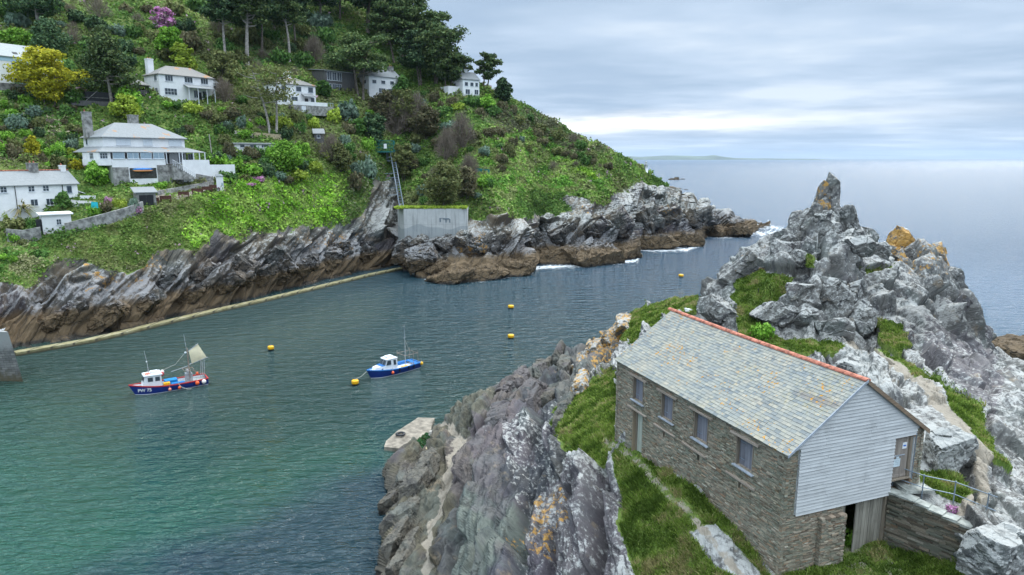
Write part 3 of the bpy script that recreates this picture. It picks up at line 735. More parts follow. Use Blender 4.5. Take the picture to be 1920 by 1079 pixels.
def wood_mat(name, c0, c1, ax=2, streak=14, rough=.75, iv_=.34):
    m, t = new_mat(name); o = t.obj(); sc_ = [streak]*3; sc_[ax] = .6
    n = t.noise(t.mp(o, tuple(sc_)), 1.0, 5, .65); b = t.noise(o, 1.3, 4, .6)
    c = t.ramp(n, [(.3, c0), (.7, c1)])
    iv = t.math('MULTIPLY_ADD', t.island(), iv_, 1-iv_*.5)
    v = t.n('VectorMath', operation='SCALE'); t.L.new(c, v.inputs[0]); t.L.new(iv, v.inputs[3])
    c = t.mix(t.math('MULTIPLY', t.step(b, .5, .75), .35), v.outputs[0], tuple(x*.6 for x in c0))
    t.out(t.bsdf(c, rough, .2, t.bump(n, .35, .012))); return m
def slate_mat():
    m, t = new_mat('roof_slate'); i = t.island(); p = t.pos(); o = t.obj()
    c = t.ramp(i, [(0, (.20, .225, .235)), (.16, (.26, .285, .29)), (.3, (.30, .315, .295)), (.48, (.35, .35, .31)), (.62, (.28, .295, .285)), (.76, (.39, .385, .335)), (.88, (.31, .32, .295)), (1, (.42, .40, .34))])
    n = t.noise(p, 12, 5, .7); b = t.noise(o, .55, 4, .6)
    c = t.mix(.5, c, t.mix(n, (.55, .55, .55), (1.45, 1.45, 1.45)), 'MULTIPLY')
    bl = t.step(b, .60, .42)
    c = t.mix(t.math('MULTIPLY', bl, .35), c, t.mix(1.0, c, (.74, .86, 1.0), 'MULTIPLY'))
    st = t.noise(t.mp(o, (1.1, .35, 1.1), (0, 0, .25)), 1.0, 4, .6)
    c = t.mix(t.math('MULTIPLY', t.step(st, .60, .72), .55), c, (.17, .15, .15))
    ye = t.step(t.math('ADD', t.noise(t.mp(o, loc=(3, 1, 2)), 5.5, 6, .68), t.math('MULTIPLY_ADD', t.noise(t.mp(o, loc=(9, 4, 0)), .45, 3, .5), .5, -.25)), .575, .63)
    c = t.mix(t.math('MULTIPLY', ye, .32), c, (.38, .34, .17))
    og = t.step(t.math('ADD', t.noise(t.mp(o, loc=(0, 7, 2)), 6.5, 3, .6), t.math('MULTIPLY_ADD', t.noise(t.mp(o, loc=(2, 4, 8)), .7, 3, .5), .45, -.22)), .665, .70)
    c = t.mix(og, c, (.55, .27, .03))
    c = t.mix(1.0, c, (.93, .885, .83), 'MULTIPLY'); t.out(t.bsdf(c, .8, .2, t.bump(n, .3, .01))); return m
M_stone = stone_mat('rubble_stone', 1.38); M_drystone = stone_mat('drystone', .75)
M_slate = slate_mat()
M_board = wood_mat('weathered_boards', (.40, .405, .40), (.62, .625, .615), ax=0, streak=16, iv_=.14)
M_shutter = wood_mat('grey_shutter', (.13, .13, .15), (.23, .23, .26))
M_door = wood_mat('pale_door', (.24, .26, .22), (.42, .44, .38))
M_oldwood = wood_mat('old_wood', (.15, .12, .09), (.33, .28, .22))
M_lintel = wood_mat('lintel_wood', (.24, .19, .15), (.44, .37, .31), ax=1)
M_terra = simple('terracotta', (.40, .15, .10), .75, .2, var=.5, scale=5, bump=.3)
M_barge = wood_mat('barge_board', (.16, .11, .075), (.30, .22, .15), ax=0)
M_lead = simple('lead_flashing', (.33, .36, .40), .5, .4, var=.2)
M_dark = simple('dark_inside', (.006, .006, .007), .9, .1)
M_slab = simple('slate_slab', (.30, .31, .28), .8, .2, var=.4, scale=3, bump=.4)
M_galv = simple('galvanised_rail', (.20, .25, .30), .45, .5, metal=.3, var=.2)
M_white = simple('white_paint', (.78, .79, .80), .55, .35, var=.05)
M_blue_ink = simple('blue_print', (.01, .13, .55), .5, .3, var=.03)
M_grey_ink = simple('grey_print', (.35, .42, .46), .5, .3, var=.03)

# ------------------------------------------------------------------ net loft
LX, LY, LYAW = 11.162, 25.889, 0.3558; BZ = 12.3; W_, L_ = 7.62, 14.14; EZ = 18.30-BZ; RISE = 2.654
loft = empty('net_loft', (LX, LY, BZ), LYAW, 'long rubble stone net loft with mossy slate roof and grey boarded gable', 'building')
wins = [(2.05, 3.13), (5.25, 6.33), (8.2, 9.26), (11.13, 12.2)]; wz = (16.45-BZ, 17.84-BZ); dr = (11.1, 12.15, 13.2-BZ, 15.87-BZ)
slits = [(2.72, 2.9), (5.82, 6.0), (8.86, 9.04)]; sz = (15.36-BZ, 15.78-BZ)
holes = [(a, b, wz[0], wz[1]) for a, b in wins]+[dr]+[(a, b, sz[0], sz[1]) for a, b in slits]
def solid_long(u, z): return not any(h[0] < u < h[1] and h[2] < z < h[3] for h in holes)
m = MB(); cellwall(m, 1, .05, .5, .05, L_-.05, -1.5, EZ-.02, holes)
masonry(m, (.05, 0, 0), (0, 1, 0), (-1, 0, 0), solid_long, -.0, L_, -1.2, EZ-.05, seed=11)
front = m.build('stone_wall', M_stone, loft)
m = MB()      # boarded gable end: stone pier, low stone wall, right pier
gholes = [(.62, 7.08, 15.42-BZ, EZ+3), (3.32, 5.75, 12.0-BZ, 15.42-BZ)]
def solid_gab(u, z):
    if z > EZ-.05: return False
    if .62 < u < 7.08 and z > 15.42-BZ and not (u > 7.0 and z > 16): return False
    if 3.32 < u < 5.75 and z < 15.42-BZ: return False
    return True
cellwall(m, 0, .05, .45, .05, W_-.05, -1.5, EZ-.03, [(.6, 7.06, 15.44-BZ, EZ), (3.32, 5.75, -1.5, 15.44-BZ)])
masonry(m, (0, .05, 0), (1, 0, 0), (0, -1, 0), solid_gab, 0, W_, -1.2, EZ-.05, seed=12)
m.build('gable_wall', M_stone, loft)
m = MB(); masonry(m, (0, -.16, 0), (1, 0, 0), (0, -1, 0), lambda u, z: True, 1.95, 3.3, -.9, 15.05-BZ, out=(0, .06), depthm=.3, seed=14)
masonry(m, (1.97, 0, 0), (0, -1, 0), (-1, 0, 0), lambda u, z: True, 0, .16, -.9, 15.05-BZ, depthm=.2, seed=15)
masonry(m, (3.28, 0, 0), (0, -1, 0), (1, 0, 0), lambda u, z: True, 0, .16, -.9, 15.05-BZ, depthm=.2, seed=16)
m.build('stone_pier', M_stone, loft)
m = MB(); m.span((W_-.5, .5, -1.5), (W_-.05, L_-.05, EZ-.02)); masonry(m, (W_-.05, 0, 0), (0, 1, 0), (1, 0, 0), lambda u, z: True, .0, L_, 0, EZ-.05, seed=17)
m.build('back_wall', M_stone, loft)
m = MB(); m.prism([(.05, -1.5), (W_-.05, -1.5), (W_-.05, EZ-.03), (W_/2, EZ+RISE-.15), (.05, EZ-.03)], -L_+.05, -L_+.5, [[1, 0, 0], [0, 0, -1], [0, 1, 0]])
masonry(m, (0, L_-.05, 0), (1, 0, 0), (0, 1, 0), lambda u, z: z < EZ+RISE*(1-abs(u-W_/2)/(W_/2))-.15, 0, W_, 0, EZ+RISE, seed=18)
m.build('far_gable_wall', M_stone, loft)
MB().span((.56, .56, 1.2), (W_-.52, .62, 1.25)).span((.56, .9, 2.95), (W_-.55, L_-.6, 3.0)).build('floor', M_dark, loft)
# weatherboards, each board slightly out of true
m = MB(); z = 15.42-BZ; k = 0
while z < EZ+RISE-.1:
    h = rng.uniform(.135, .165); zt_ = z+h+.015
    half = lambda zz: (W_/2)*(1-max(0, zz-EZ+.02)/RISE)
    xl, xr = W_/2-half(z), W_/2+half(z); xl = max(xl, .62); xr = min(xr, W_)
    if z < 17.96-BZ: xr = min(xr, 5.86)
    else: xr = min(xr, 7.10)
    if z > EZ: xl = W_/2-half(zt_)+.0; xr = min(W_/2+half(zt_), 7.62)
    cuts = [xl]+sorted(c for c in (rng.uniform(1.8, 2.3), rng.uniform(4.2, 4.7)) if xl+.5 < c < xr-.5)+[xr]
    for a, b in zip(cuts[:-1], cuts[1:]):
        w1, w2 = rng.uniform(-.008, .008, 2); o1 = rng.uniform(.0, .008)
        y0, y1 = -.062-o1, -.008
        v = [(a, y0, z+w1), (b-.004, y0, z+w2), (b-.004, y0+.02, z+w2), (a, y0+.02, z+w1), (a, y1-.006, zt_+w1), (b-.004, y1-.006, zt_+w2), (b-.004, y1+.02, zt_+w2), (a, y1+.02, zt_+w1)]
        m.add(v, BOXF)
    z += h
m.span((.60, .02, 15.44-BZ), (5.86, .06, EZ)); m.prism([(.3, EZ), (W_-.3, EZ), (W_/2, EZ+RISE-.2)], -.06, -.02, [[1, 0, 0], [0, 0, -1], [0, 1, 0]])
m.build('weatherboarding', M_board, loft)
# shutters, lintels, sills
def shut(name, y0, y1, z0, z1, mat, inset=.2, n=6, parent=loft):
    m = MB(); w = (y1-y0)/n
    for i in range(n): m.span((inset, y0+i*w+.004, z0), (inset+.035, y0+(i+1)*w-.004, z1-rng.uniform(0, .01)))
    o = m.build(name, mat, parent)
    return o
for i, (a, b) in enumerate(wins):
    s_ = shut('shutter', a+.03, b-.03, wz[0]+.03, wz[1], M_shutter)
    h_ = MB()
    for zz in (wz[0]+.3, wz[1]-.3): h_.span((.187, b-.4, zz), (.197, b-.05, zz+.03))
    h_.build('hinge', M_galv, s_)
    MB().span((.02, a-.02, wz[0]+.02), (.24, a+.028, wz[1])).span((.02, b-.028, wz[0]+.02), (.24, b+.02, wz[1])).span((.1, a-.02, wz[0]), (.24, b+.02, wz[0]+.03)).build('window_frame', M_oldwood, loft)
    MB().box((.06, (a+b)/2, wz[1]+.05), (.28, b-a+.75, .085), jit=.012).build('lintel', M_lintel, loft)
    MB().box((.07, (a+b)/2-.02, wz[0]-.03), (.34, b-a+.3, .05), jit=.01).build('sill', M_lead, loft)
o = shut('door', dr[0]+.03, dr[1]-.14, dr[2], dr[3], M_door, inset=.3, n=4)
MB().span((.25, dr[1]-.13, dr[2]), (.34, dr[1]-.02, dr[3])).span((.1, dr[0]-.02, dr[2]), (.34, dr[0]+.025, dr[3])).build('door_frame', M_oldwood, loft)
MB().box((.06, 11.65, dr[3]+.05), (.28, 2.0, .08), jit=.012).build('lintel', M_lintel, loft)
for (a, b), yy in zip(slits, (2.72, 6.2, 8.86)):
    MB().box((.05, yy, sz[1]+.06), (.24, 1.95, .075), jit=.012).build('lintel', M_lintel, loft)
# planked wall and dark doorway under the boards, upper gable door with its notices
m = MB(); x = 4.16
while x < 5.72: w = rng.uniform(.16, .24); m.span((x+.006, .14+rng.uniform(0, .02), .0), (min(x+w, 5.75)-.006, .2, 15.44-BZ)); x += w
m.span((3.33, .30, .0), (3.52, .35, 15.44-BZ)); m.span((3.53, .31, .0), (3.72, .36, 15.44-BZ))
m.build('barn_door', wood_mat('grey_planks', (.16, .145, .12), (.36, .34, .29)), loft)
MB().span((5.70, .02, 0), (5.80, .14, 15.42-BZ)).build('door_post', M_oldwood, loft)
m = MB(); dz0, dz1 = 16.02-BZ, 17.97-BZ
for i in range(6): m.span((5.90+i*.155+.003, .10, dz0+.1), (5.90+(i+1)*.155-.003, .14, dz1))
m.span((5.9, .085, dz0+.1), (6.83, .10, dz0+.22))
d_ = m.build('gable_door', wood_mat('brown_grey_planks', (.17, .14, .12), (.33, .29, .25)), loft)
MB().span((5.9, .06, dz0+1.12), (6.62, .085, dz0+1.165)).build('door_bar', M_lead, d_)
sg = MB().span((6.45, .075, dz0+1.42), (6.70, .098, dz0+1.70)).build('notice', M_white, d_)
e_ = MB(); e_.ball((6.575, .073, dz0+1.56), (.095, .006, .04), 14, 7); e_.build('printed_emblem', M_blue_ink, sg)
sg = MB().span((6.02, .075, dz0+.62), (6.40, .098, dz0+.98)).span((6.15, .075, dz0+.985), (6.31, .098, dz0+1.09)).build('notice', simple('pale_notice', (.58, .66, .70), .5), d_)
m = MB()
for i in range(3): m.span((6.1+.02*i, .070, dz0+.88-.075*i), (6.32-.03*(i % 2), .074, dz0+.905-.075*i))
m.build('printed_lines', M_grey_ink, sg)
MB().span((6.84, .03, dz0), (6.98, .16, dz1)).span((5.86, .03, dz0), (5.90, .16, dz1)).span((5.86, -.02, dz0), (6.98, .3, dz0+.06)).build('door_frame', M_oldwood, loft)
MB().span((6.98, -.03, dz0), (7.03, .06, 17.96-BZ)).build('corner_board', M_board, loft)
# roof: every slate laid in courses
HL = W_/2; SL = math.hypot(HL, RISE); ang = math.atan2(RISE, HL)
def slates(side):
    m = MB(); V = []; y00, y11 = -.13, L_+.10; row = .172; nr = int((SL+.14)/row)+1
    for r_ in range(nr):
        s0 = -.14+r_*row; wr = .30-.11*(r_/nr); y = y00-(r_ % 2)*wr/2
        while y < y11:
            w_ = wr*rng.uniform(.8, 1.2); a, b = max(y, y00), min(y+w_, y11); y += w_
            if b-a < .03: continue
            lift = .035+rng.uniform(0, .012); s1 = min(s0+row*1.9, SL+.02); dd = rng.uniform(-.012, .012)
            q = [(s0+dd, a+.004, lift-.014), (s0+dd, b-.004, lift-.014), (s1, b-.004, .0), (s1, a+.004, .0), (s0+dd, a+.004, lift), (s0+dd, b-.004, lift), (s1, b-.004, .012), (s1, a+.004, .012)]
            V.append(q)
    V = np.array(V); s_, y_, n_ = V[..., 0], V[..., 1], V[..., 2]
    X = s_*math.cos(ang)-n_*math.sin(ang); Z = EZ+s_*math.sin(ang)+n_*math.cos(ang)
    if side: X = W_-X
    # a gentle sag along the old roof
    Z = Z-.05*np.sin(np.clip(y_/L_, 0, 1)*math.pi)*np.clip(s_/SL, 0, 1)
    Q = np.stack([X, y_, Z], -1).reshape(-1, 3)
    Fc = (np.arange(len(V))[:, None, None]*8+BOXF[None]).reshape(-1, 4)
    m.add(Q, Fc if side == 0 else Fc[:, ::-1])
    # sheathing under the slates
    for (xa, za, xb, zb) in ((-.08, -.075, HL, RISE-.02),):
        pts = [(xa, -.10, EZ+za), (xb, -.10, EZ+zb-.05), (xb, L_+.06, EZ+zb-.05), (xa, L_+.06, EZ+za)]
        if side: pts = [(W_-x, y, z) for x, y, z in pts]
        up = [(x, y, z-.05) for x, y, z in pts]; m.add(up+pts, BOXF)
    return m
roof = slates(0).build('roof', M_slate, loft)
slates(1).build('roof', M_slate, loft)
m = MB(); y = -.14
while y < L_+.1:
    l = .42; pts = []
    sag = -.05*math.sin(min(max(y/L_, 0), 1)*math.pi)
    for yy in (y+.005, y+l-.005):
        for k in range(7):
            a = math.pi*k/6; pts.append((HL-math.cos(a)*.15, yy, EZ+RISE+sag-.03+math.sin(a)*.12))
    Fc = [(k, k+1, 8+k, 7+k) for k in range(6)]+[tuple(range(6, -1, -1)), tuple(range(7, 14))]
    m.add(pts, Fc); y += l
m.build('ridge_tiles', M_terra, roof)
def rake(side, mat, w_, y0, y1, off):
    a = np.array([-.10, EZ-.07]); b = np.array([HL, EZ+RISE+.02]); n_ = np.array([0, 1.])
    pts = []
    for yy in (y0, y1):
        for pnt, dz_ in ((a, off), (b, off), (b, off-w_), (a, off-w_)):
            x = pnt[0]; x = W_-x if side else x; pts.append((x, yy, pnt[1]+dz_))
    return MB().add(pts, [(0, 1, 2, 3), (7, 6, 5, 4), (0, 4, 5, 1), (1, 5, 6, 2), (2, 6, 7, 3), (3, 7, 4, 0)])
rake(1, M_barge, .20, -.16, -.12, .02).build('barge_board', M_barge, loft)
rake(0, M_lead, .12, -.16, -.12, .03).build('verge_flashing', M_lead, loft)
MB().tube([(7.06, -.06, EZ-.15), (7.05, -.06, EZ-.5), (7.03, -.06, 16.0-BZ)], .02).build('drain_pipe', M_galv, loft)
loft_xy = lambda x, y: (LX+x*math.cos(LYAW)-y*math.sin(LYAW), LY+x*math.sin(LYAW)+y*math.cos(LYAW))

# ------------------------------------------------------------------ drystone wall, slab step, railing
A_ = np.array([*loft_xy(5.82, -.02)]); B_ = np.array([18.9, 25.05]); Uw = (B_-A_); Lw = np.linalg.norm(Uw); Uw /= Lw; Nw = np.array([Uw[1], -Uw[0]])
if Nw[1] > 0 and Nw[0] > 0: Nw = -Nw
if Nw[0] > 0: Nw = -Nw
dw = empty('drystone_wall', (A_[0], A_[1], 12.6), 0, 'dark drystone retaining wall beside the loft gable holding up the path', 'wall')
m = MB(); topz = lambda u: 2.95-.42*(u/Lw)**1.5
masonry(m, (0, 0, 0), (Uw[0], Uw[1], 0), (Nw[0], Nw[1], 0), lambda u, z: z < topz(u), 0, Lw, -.6, 3.0, rowh=(.05, .12), ln=(.2, .7), out=(0, .10), depthm=.3, seed=21)
c0 = (Uw*0-Nw*.1); 
v = []
for u in (0, Lw):
    for q in ((0.02, -1), (.6, -1), (.6, topz(u)-.06), (.02, topz(u)-.06)): v.append((Uw[0]*u-Nw[0]*q[0], Uw[1]*u-Nw[1]*q[0], q[1]))
m.add(v, [(0, 1, 2, 3), (7, 6, 5, 4), (0, 4, 5, 1), (1, 5, 6, 2), (2, 6, 7, 3), (3, 7, 4, 0)])
m.build('stonework', M_drystone, dw)
m = MB()
for u in np.arange(0.2, Lw, .55): m.box((Uw[0]*u-Nw[0]*.22, Uw[1]*u-Nw[1]*.22, topz(u)+.0), (.58, .55, .09), rz=math.atan2(Uw[1], Uw[0])+rng.uniform(-.1, .1), jit=.03)
m.build('coping_stones', M_slab, dw)
sp_ = at(1712, 912, z=15.62)
o = MB().box((0, 0, -.05), (1.35, .95, .14), jit=.06).build('stone_step', M_slab); o.location = sp_; o.rotation_euler = (0, 0, .1)
tag(o, 'flat slate step on the drystone wall below the upper gable door', 'step')
rail = empty('railing', tuple(at(1672, 906, z=15.6)), 0, 'grey tubular railing with two rails along the top of the drystone wall', 'railing')
r0 = np.array(rail.location)
posts = [at(1673, 912, z=15.45), at(1728, 932, z=15.4), at(1787, 945, z=15.35), at(1848, 972, z=15.05)]
tops = [p_+Vector((0, 0, 1.02+(.1 if i == 3 else 0))) for i, p_ in enumerate(posts)]
for p_, q_ in zip(posts, tops): MB().tube([tuple(Vector(p_-Vector(r0))-Vector((0, 0, .3))), tuple(q_-Vector(r0))], .026).ball(tuple(q_-Vector(r0)), .045, 8, 5).build('post', M_galv, rail)
ext = lambda a, b, f: b+(b-a)*f
for hh in (1.0, .45):
    pts = [p_+(q_-p_)*(hh/1.02 if hh == 1.0 else .44) for p_, q_ in zip(posts, tops)]; pts.append(ext(pts[2], pts[3], .26))
    MB().tube([tuple(p_-Vector(r0)) for p_ in pts], .021).build('rail', M_galv, rail)
# ------------------------------------------------------------------ foliage
def leaf_mat(name, tones, rough=.8, trans=.25, patch=None, attr=None):
    m, t = new_mat(name)
    if attr:
        c = t.attr(attr, 'Color')
    else:
        c = t.ramp(t.island(), [(i/(len(tones)-1), x) for i, x in enumerate(tones)])
    iv = t.math('MULTIPLY_ADD', t.rnd(), .7, 1.25)
    v = t.n('VectorMath', operation='SCALE'); t.L.new(c, v.inputs[0]); t.L.new(iv if not attr else t.math('ADD', iv, 0.0), v.inputs[3])
    cc = v.outputs[0]
    d = t.bsdf(cc, rough, .15); tr = t.n('BsdfTranslucent'); t.L.new(cc, tr.inputs[0])
    ms = t.n('MixShader'); ms.inputs[0].default_value = trans; t.L.new(d.outputs[0], ms.inputs[1]); t.L.new(tr.outputs[0], ms.inputs[2])
    t.out(ms); return m
def quads(c, nrm, size, aspect=1.4, r=None):
    """one small leaf-clump face per centre"""
    r = r or rng; n = len(c)
    nrm = nrm/(np.linalg.norm(nrm, axis=1, keepdims=True)+1e-9)
    a = r.normal(size=(n, 3)); u = np.cross(nrm, a); u /= np.linalg.norm(u, axis=1, keepdims=True)+1e-9; v = np.cross(nrm, u)
    s = np.asarray(size).reshape(-1, 1)*np.ones((n, 1))*.5
    j = lambda: 1+r.uniform(-.35, .35, (n, 1))
    q = np.stack([c-u*s*j()-v*s*aspect*j()*.5, c+u*s*j()-v*s*aspect*j()*.6, c+u*s*.7*j()+v*s*aspect*j(), c-u*s*.8*j()+v*s*aspect*j()*.7], 1)
    return q.reshape(-1, 3)
def QF(n): return np.arange(n*4).reshape(n, 4)
def clump_pts(clumps, n, r, shell=.55):
    w = np.array([c[1][0]*c[1][1]+c[1][0]*c[1][2] for c in clumps]); w = w/w.sum()
    k = r.choice(len(clumps), n, p=w); C_ = np.array([c[0] for c in clumps])[k]; Rr = np.array([c[1] for c in clumps])[k]
    d = r.normal(size=(n, 3)); d /= np.linalg.norm(d, axis=1, keepdims=True)
    rad = shell+(1-shell)*r.random((n, 1))**.6; rad = rad*(1+.18*r.normal(size=(n, 1)))
    return C_+d*rad*Rr, d/Rr*Rr.mean(1, keepdims=True)
def crown_mesh(name, clumps, n, size, mat, seed=0, up=.3, rnd=.8, shell=.55):
    r = np.random.default_rng(seed); P_, D_ = clump_pts(clumps, n, r, shell)
    nn = D_+r.normal(size=(n, 3))*rnd+np.array([0, 0, up])
    return mesh_np(name, quads(P_, nn, size*r.uniform(.6, 1.35, n), r=r), QF(n), mat, link=False)
def link_mesh(name, me, parent=None):
    o = bpy.data.objects.new(name, me); col.objects.link(o)
    if parent: o.parent = parent
    return o
LM = dict(
  dark=leaf_mat('dark_conifer_leaf', [(.016, .038, .018), (.030, .060, .027), (.048, .084, .034), (.07, .10, .042)], trans=.12),
  pine=leaf_mat('pine_leaf', [(.024, .046, .018), (.045, .075, .026), (.068, .10, .034), (.095, .12, .042)], trans=.15),
  mid=leaf_mat('mid_leaf', [(.02, .055, .012), (.04, .095, .02), (.07, .14, .03), (.10, .17, .05)]),
  bright=leaf_mat('bright_leaf', [(.05, .12, .012), (.09, .20, .02), (.14, .27, .03), (.20, .32, .06)]),
  lime=leaf_mat('lime_leaf', [(.12, .17, .02), (.20, .27, .03), (.27, .33, .05), (.16, .22, .03)]),
  olive=leaf_mat('olive_leaf', [(.05, .06, .02), (.09, .10, .035), (.13, .135, .05), (.07, .10, .03)]),
  brown=leaf_mat('brown_leaf', [(.055, .055, .025), (.09, .08, .04), (.11, .095, .055), (.06, .075, .03)]),
  grey=leaf_mat('grey_green_leaf', [(.06, .10, .07), (.10, .15, .11), (.15, .20, .15), (.08, .13, .08)]),
  yellow=leaf_mat('golden_leaf', [(.12, .13, .012), (.26, .25, .018), (.37, .33, .025), (.20, .21, .02)]),
  pink=leaf_mat('blossom', [(.30, .10, .24), (.42, .18, .36), (.06, .10, .03), (.5, .25, .42)]))
M_bark = simple('bark', (.14, .12, .10), .9, .1, var=.5, scale=2, bump=.5)
M_palebark = simple('pale_bark', (.34, .31, .28), .9, .1, var=.35, scale=2, bump=.5)
M_twig = simple('twigs', (.20, .165, .13), .9, .1, var=.3)

# --- shrub shapes (unit radius, foot at z = 0)
def shrub_variants():
    out = []
    for k in range(7):
        r = np.random.default_rng(50+k); cl = [((0, 0, .42), (.75, .75, .5))]
        for i in range(9 if k < 5 else 5):
            a = r.uniform(0, 6.28); d = r.uniform(.3, .75); cl.append(((math.cos(a)*d, math.sin(a)*d, r.uniform(.2, .75)), (r.uniform(.22, .42),)*2+(r.uniform(.2, .36),)))
        out.append(crown_mesh('shrub_leaves', cl, 900, .155, LM['mid'], seed=k, shell=.7, rnd=.55))
    return out
SH = shrub_variants()
def twiggy(seed, n=70, forks=3):
    r = np.random.default_rng(seed); V = []; 
    def seg(a, b, w):
        d = b-a; l = np.linalg.norm(d)+1e-9; s = np.cross(d/l, r.normal(size=3)); s /= np.linalg.norm(s)+1e-9
        V.append([a-s*w, a+s*w, b+s*w*.5, b-s*w*.5])
    for i in range(n):
        a = np.array([r.uniform(-.12, .12), r.uniform(-.12, .12), 0.]); th = r.uniform(0, 6.28); el = r.uniform(.25, 1.45)
        d = np.array([math.cos(th)*math.cos(el), math.sin(th)*math.cos(el), math.sin(el)]); L1 = r.uniform(.4, .6)
        b = a+d*L1; seg(a, b, .012)
        for f in range(forks+2):
            d2 = d+r.normal(size=3)*.35; d2 /= np.linalg.norm(d2); c_ = b+d2*r.uniform(.2, .42); seg(b, c_, .008)
            for g in range(2):
                d3 = d2+r.normal(size=3)*.5; d3 /= np.linalg.norm(d3); seg(c_, c_+d3*r.uniform(.08, .22), .006)
    V = np.array(V); return mesh_np('twigs', V.reshape(-1, 3), QF(len(V)), M_twig, link=False)
TW = [twiggy(k) for k in range(3)]

SHL = dict(mid='mid green garden shrub on the hillside', bright='fresh bright green rounded shrub on the hillside', dark='dark evergreen shrub on the hillside',
  lime='lime green leafy shrub on the hillside', olive='olive green scrubby shrub on the hillside', brown='brownish heather shrub on the hillside',
  grey='grey green soft shrub on the hillside', yellow='small golden yellow shrub on the hillside', pink='pink flowering shrub on the hillside', bare='bare twiggy grey brown bush on the hillside')
def shrub(px, py, wpx, hpx, kind, seed=None, label=None, name='shrub', bvh=None, sink=.12, solo=False):
    h_, n_ = hit(px, py, bvh)
    if h_ is None: return None
    s = mpp(h_); k = rng.integers(0, 1000) if seed is None else seed
    me = (TW[k % 3] if kind == 'bare' else SH[k % 7])
    o = link_mesh(name, me)
    if kind != 'bare':
        o.material_slots[0].link = 'OBJECT'; o.material_slots[0].material = LM[kind]
    w_ = wpx*s/2*rng.uniform(.9, 1.1); hh = hpx*s
    o.location = h_-Vector((0, 0, hh*sink)); o.scale = (w_, w_, hh*1.05); o.rotation_euler = (0, 0, rng.uniform(0, 6.28))
    tag(o, label or SHL[kind], 'shrub' if name == 'shrub' else name.replace('_', ' '), None if (label or solo) else SHL[kind].split(' on ')[0]+'s')
    return o

# --- trees
def limb_tree(name, label, cat, group, px, py, hpx, wpx, kind='pine', leaf='pine', n=5200, seed=0, bark=None, bvh=None, lean=0.0, crown_from=.45, trunks=1, nclump=22, tw=.022, leafs=None, flat=.38):
    h_, n_ = hit(px, py, bvh)
    if h_ is None: return None
    s = mpp(h_); H = hpx*s; Wd = wpx*s/2; r = np.random.default_rng(seed+900); bark = bark or M_bark
    root = empty(name, h_-Vector((0, 0, .3)), 0, label, cat, group)
    cl = []; tb = MB(); stems = []
    for t_ in range(trunks):
        off = np.array([r.uniform(-.08, .08), r.uniform(-.08, .08), 0])*H*(trunks > 1)
        pts = []; ln = lean+(r.uniform(-.15, .15) if trunks > 1 else r.uniform(-.03, .03))
        for i in range(7):
            f = i/6; pts.append(off*(1+f*1.5)+np.array([math.sin(f*3+seed)*.02*H+ln*f*f*H, math.cos(f*2.3+seed)*.02*H, f*H*(.93 if kind != 'bare' else .7)]))
        rad = [H*tw*(1-.75*i/6) for i in range(7)]; tb.tube(pts, rad, 7); stems.append(pts)
    tr = tb.build('trunk', bark, root, True)
    lm = MB()
    for i in range(nclump):
        st = stems[i % trunks]; f = crown_from+(1-crown_from)*(i+.5)/nclump; 
        p0 = np.array([np.interp(f*.95, np.linspace(0, 1, 7), [q[j] for q in st]) for j in range(3)])
        a = i*2.399+r.uniform(-.4, .4)
        if kind == 'cone': reach = Wd*(1.05-(f-crown_from)/(1-crown_from)*.9)*r.uniform(.65, 1.0)
        elif kind == 'umbrella': reach = Wd*r.uniform(.35, 1.0)*(1-.35*((f-crown_from)/(1-crown_from))**3)
        else: reach = Wd*r.uniform(.4, .95)*math.sin(math.pi*min(1, max(.12, .15+.8*(f-crown_from)/(1-crown_from))))
        drop = (-.06 if kind == 'cone' else .07)*H*r.uniform(.3, 1.2)
        p1 = p0+np.array([math.cos(a)*reach*.8, math.sin(a)*reach*.8, drop])
        mid = (p0+p1)/2+np.array([0, 0, -.02*H if kind != 'cone' else .02*H])
        lm.tube([p0, mid, p1], [H*tw*.42, H*tw*.28, H*tw*.12], 5)
        cr = Wd*r.uniform(.24, .40)
        cl.append((p1, (cr, cr, cr*flat*r.uniform(.8, 1.3))))
        if r.random() < .7: 
            q = p0+(p1-p0)*.55+np.array([0, 0, cr*.2]); cl.append((q, (cr*.7, cr*.7, cr*flat)))
    tp = stems[0][-1]; cl.append((tp+np.array([0, 0, .02*H]), (Wd*.3, Wd*.3, Wd*.3*max(flat, .5))))
    lm.build('limb', bark, tr, True)
    ls = leafs or max(2.1*s, .03*Wd)
    link_mesh('crown', crown_mesh('crown', cl, n, ls*1.5, LM[leaf], seed, up=.35, shell=.45), root)
    return root
# ------------------------------------------------------------------ houses on the hillside
M_render = simple('white_render', (.80, .80, .80), .8, .2, var=.06, scale=.8)
M_bluerender = simple('pale_blue_trim', (.42, .60, .74), .6, .3, var=.06)
M_frame = simple('window_frame_white', (.68, .71, .74), .5, .4, var=.04)
M_greyframe = simple('window_frame_grey', (.25, .30, .34), .5, .4, var=.1)
M_timber = wood_mat('dark_grey_timber', (.07, .07, .07), (.16, .155, .15))
M_conc = simple('grey_stone_wall', (.27, .265, .25), .9, .1, var=.5, scale=1.2, bump=.5)
M_brown = simple('brown_bench_wood', (.10, .05, .035), .7, .2, var=.3)
M_black = simple('black_paint', (.015, .017, .02), .5, .4, var=.2)
M_green = simple('teal_paint', (.015, .16, .15), .5, .3, var=.15)
M_fence = simple('pale_fence_wood', (.42, .34, .22), .8, .2, var=.25)
M_orange = simple('orange_float', (.80, .12, .03), .45, .4, var=.1)
M_yellow = simple('yellow_float', (.80, .42, .01), .45, .4, var=.1)
M_kblue = simple('kayak_blue', (.02, .22, .62), .4, .4, var=.05); M_korange = simple('kayak_orange', (.70, .28, .10), .4, .4, var=.05)
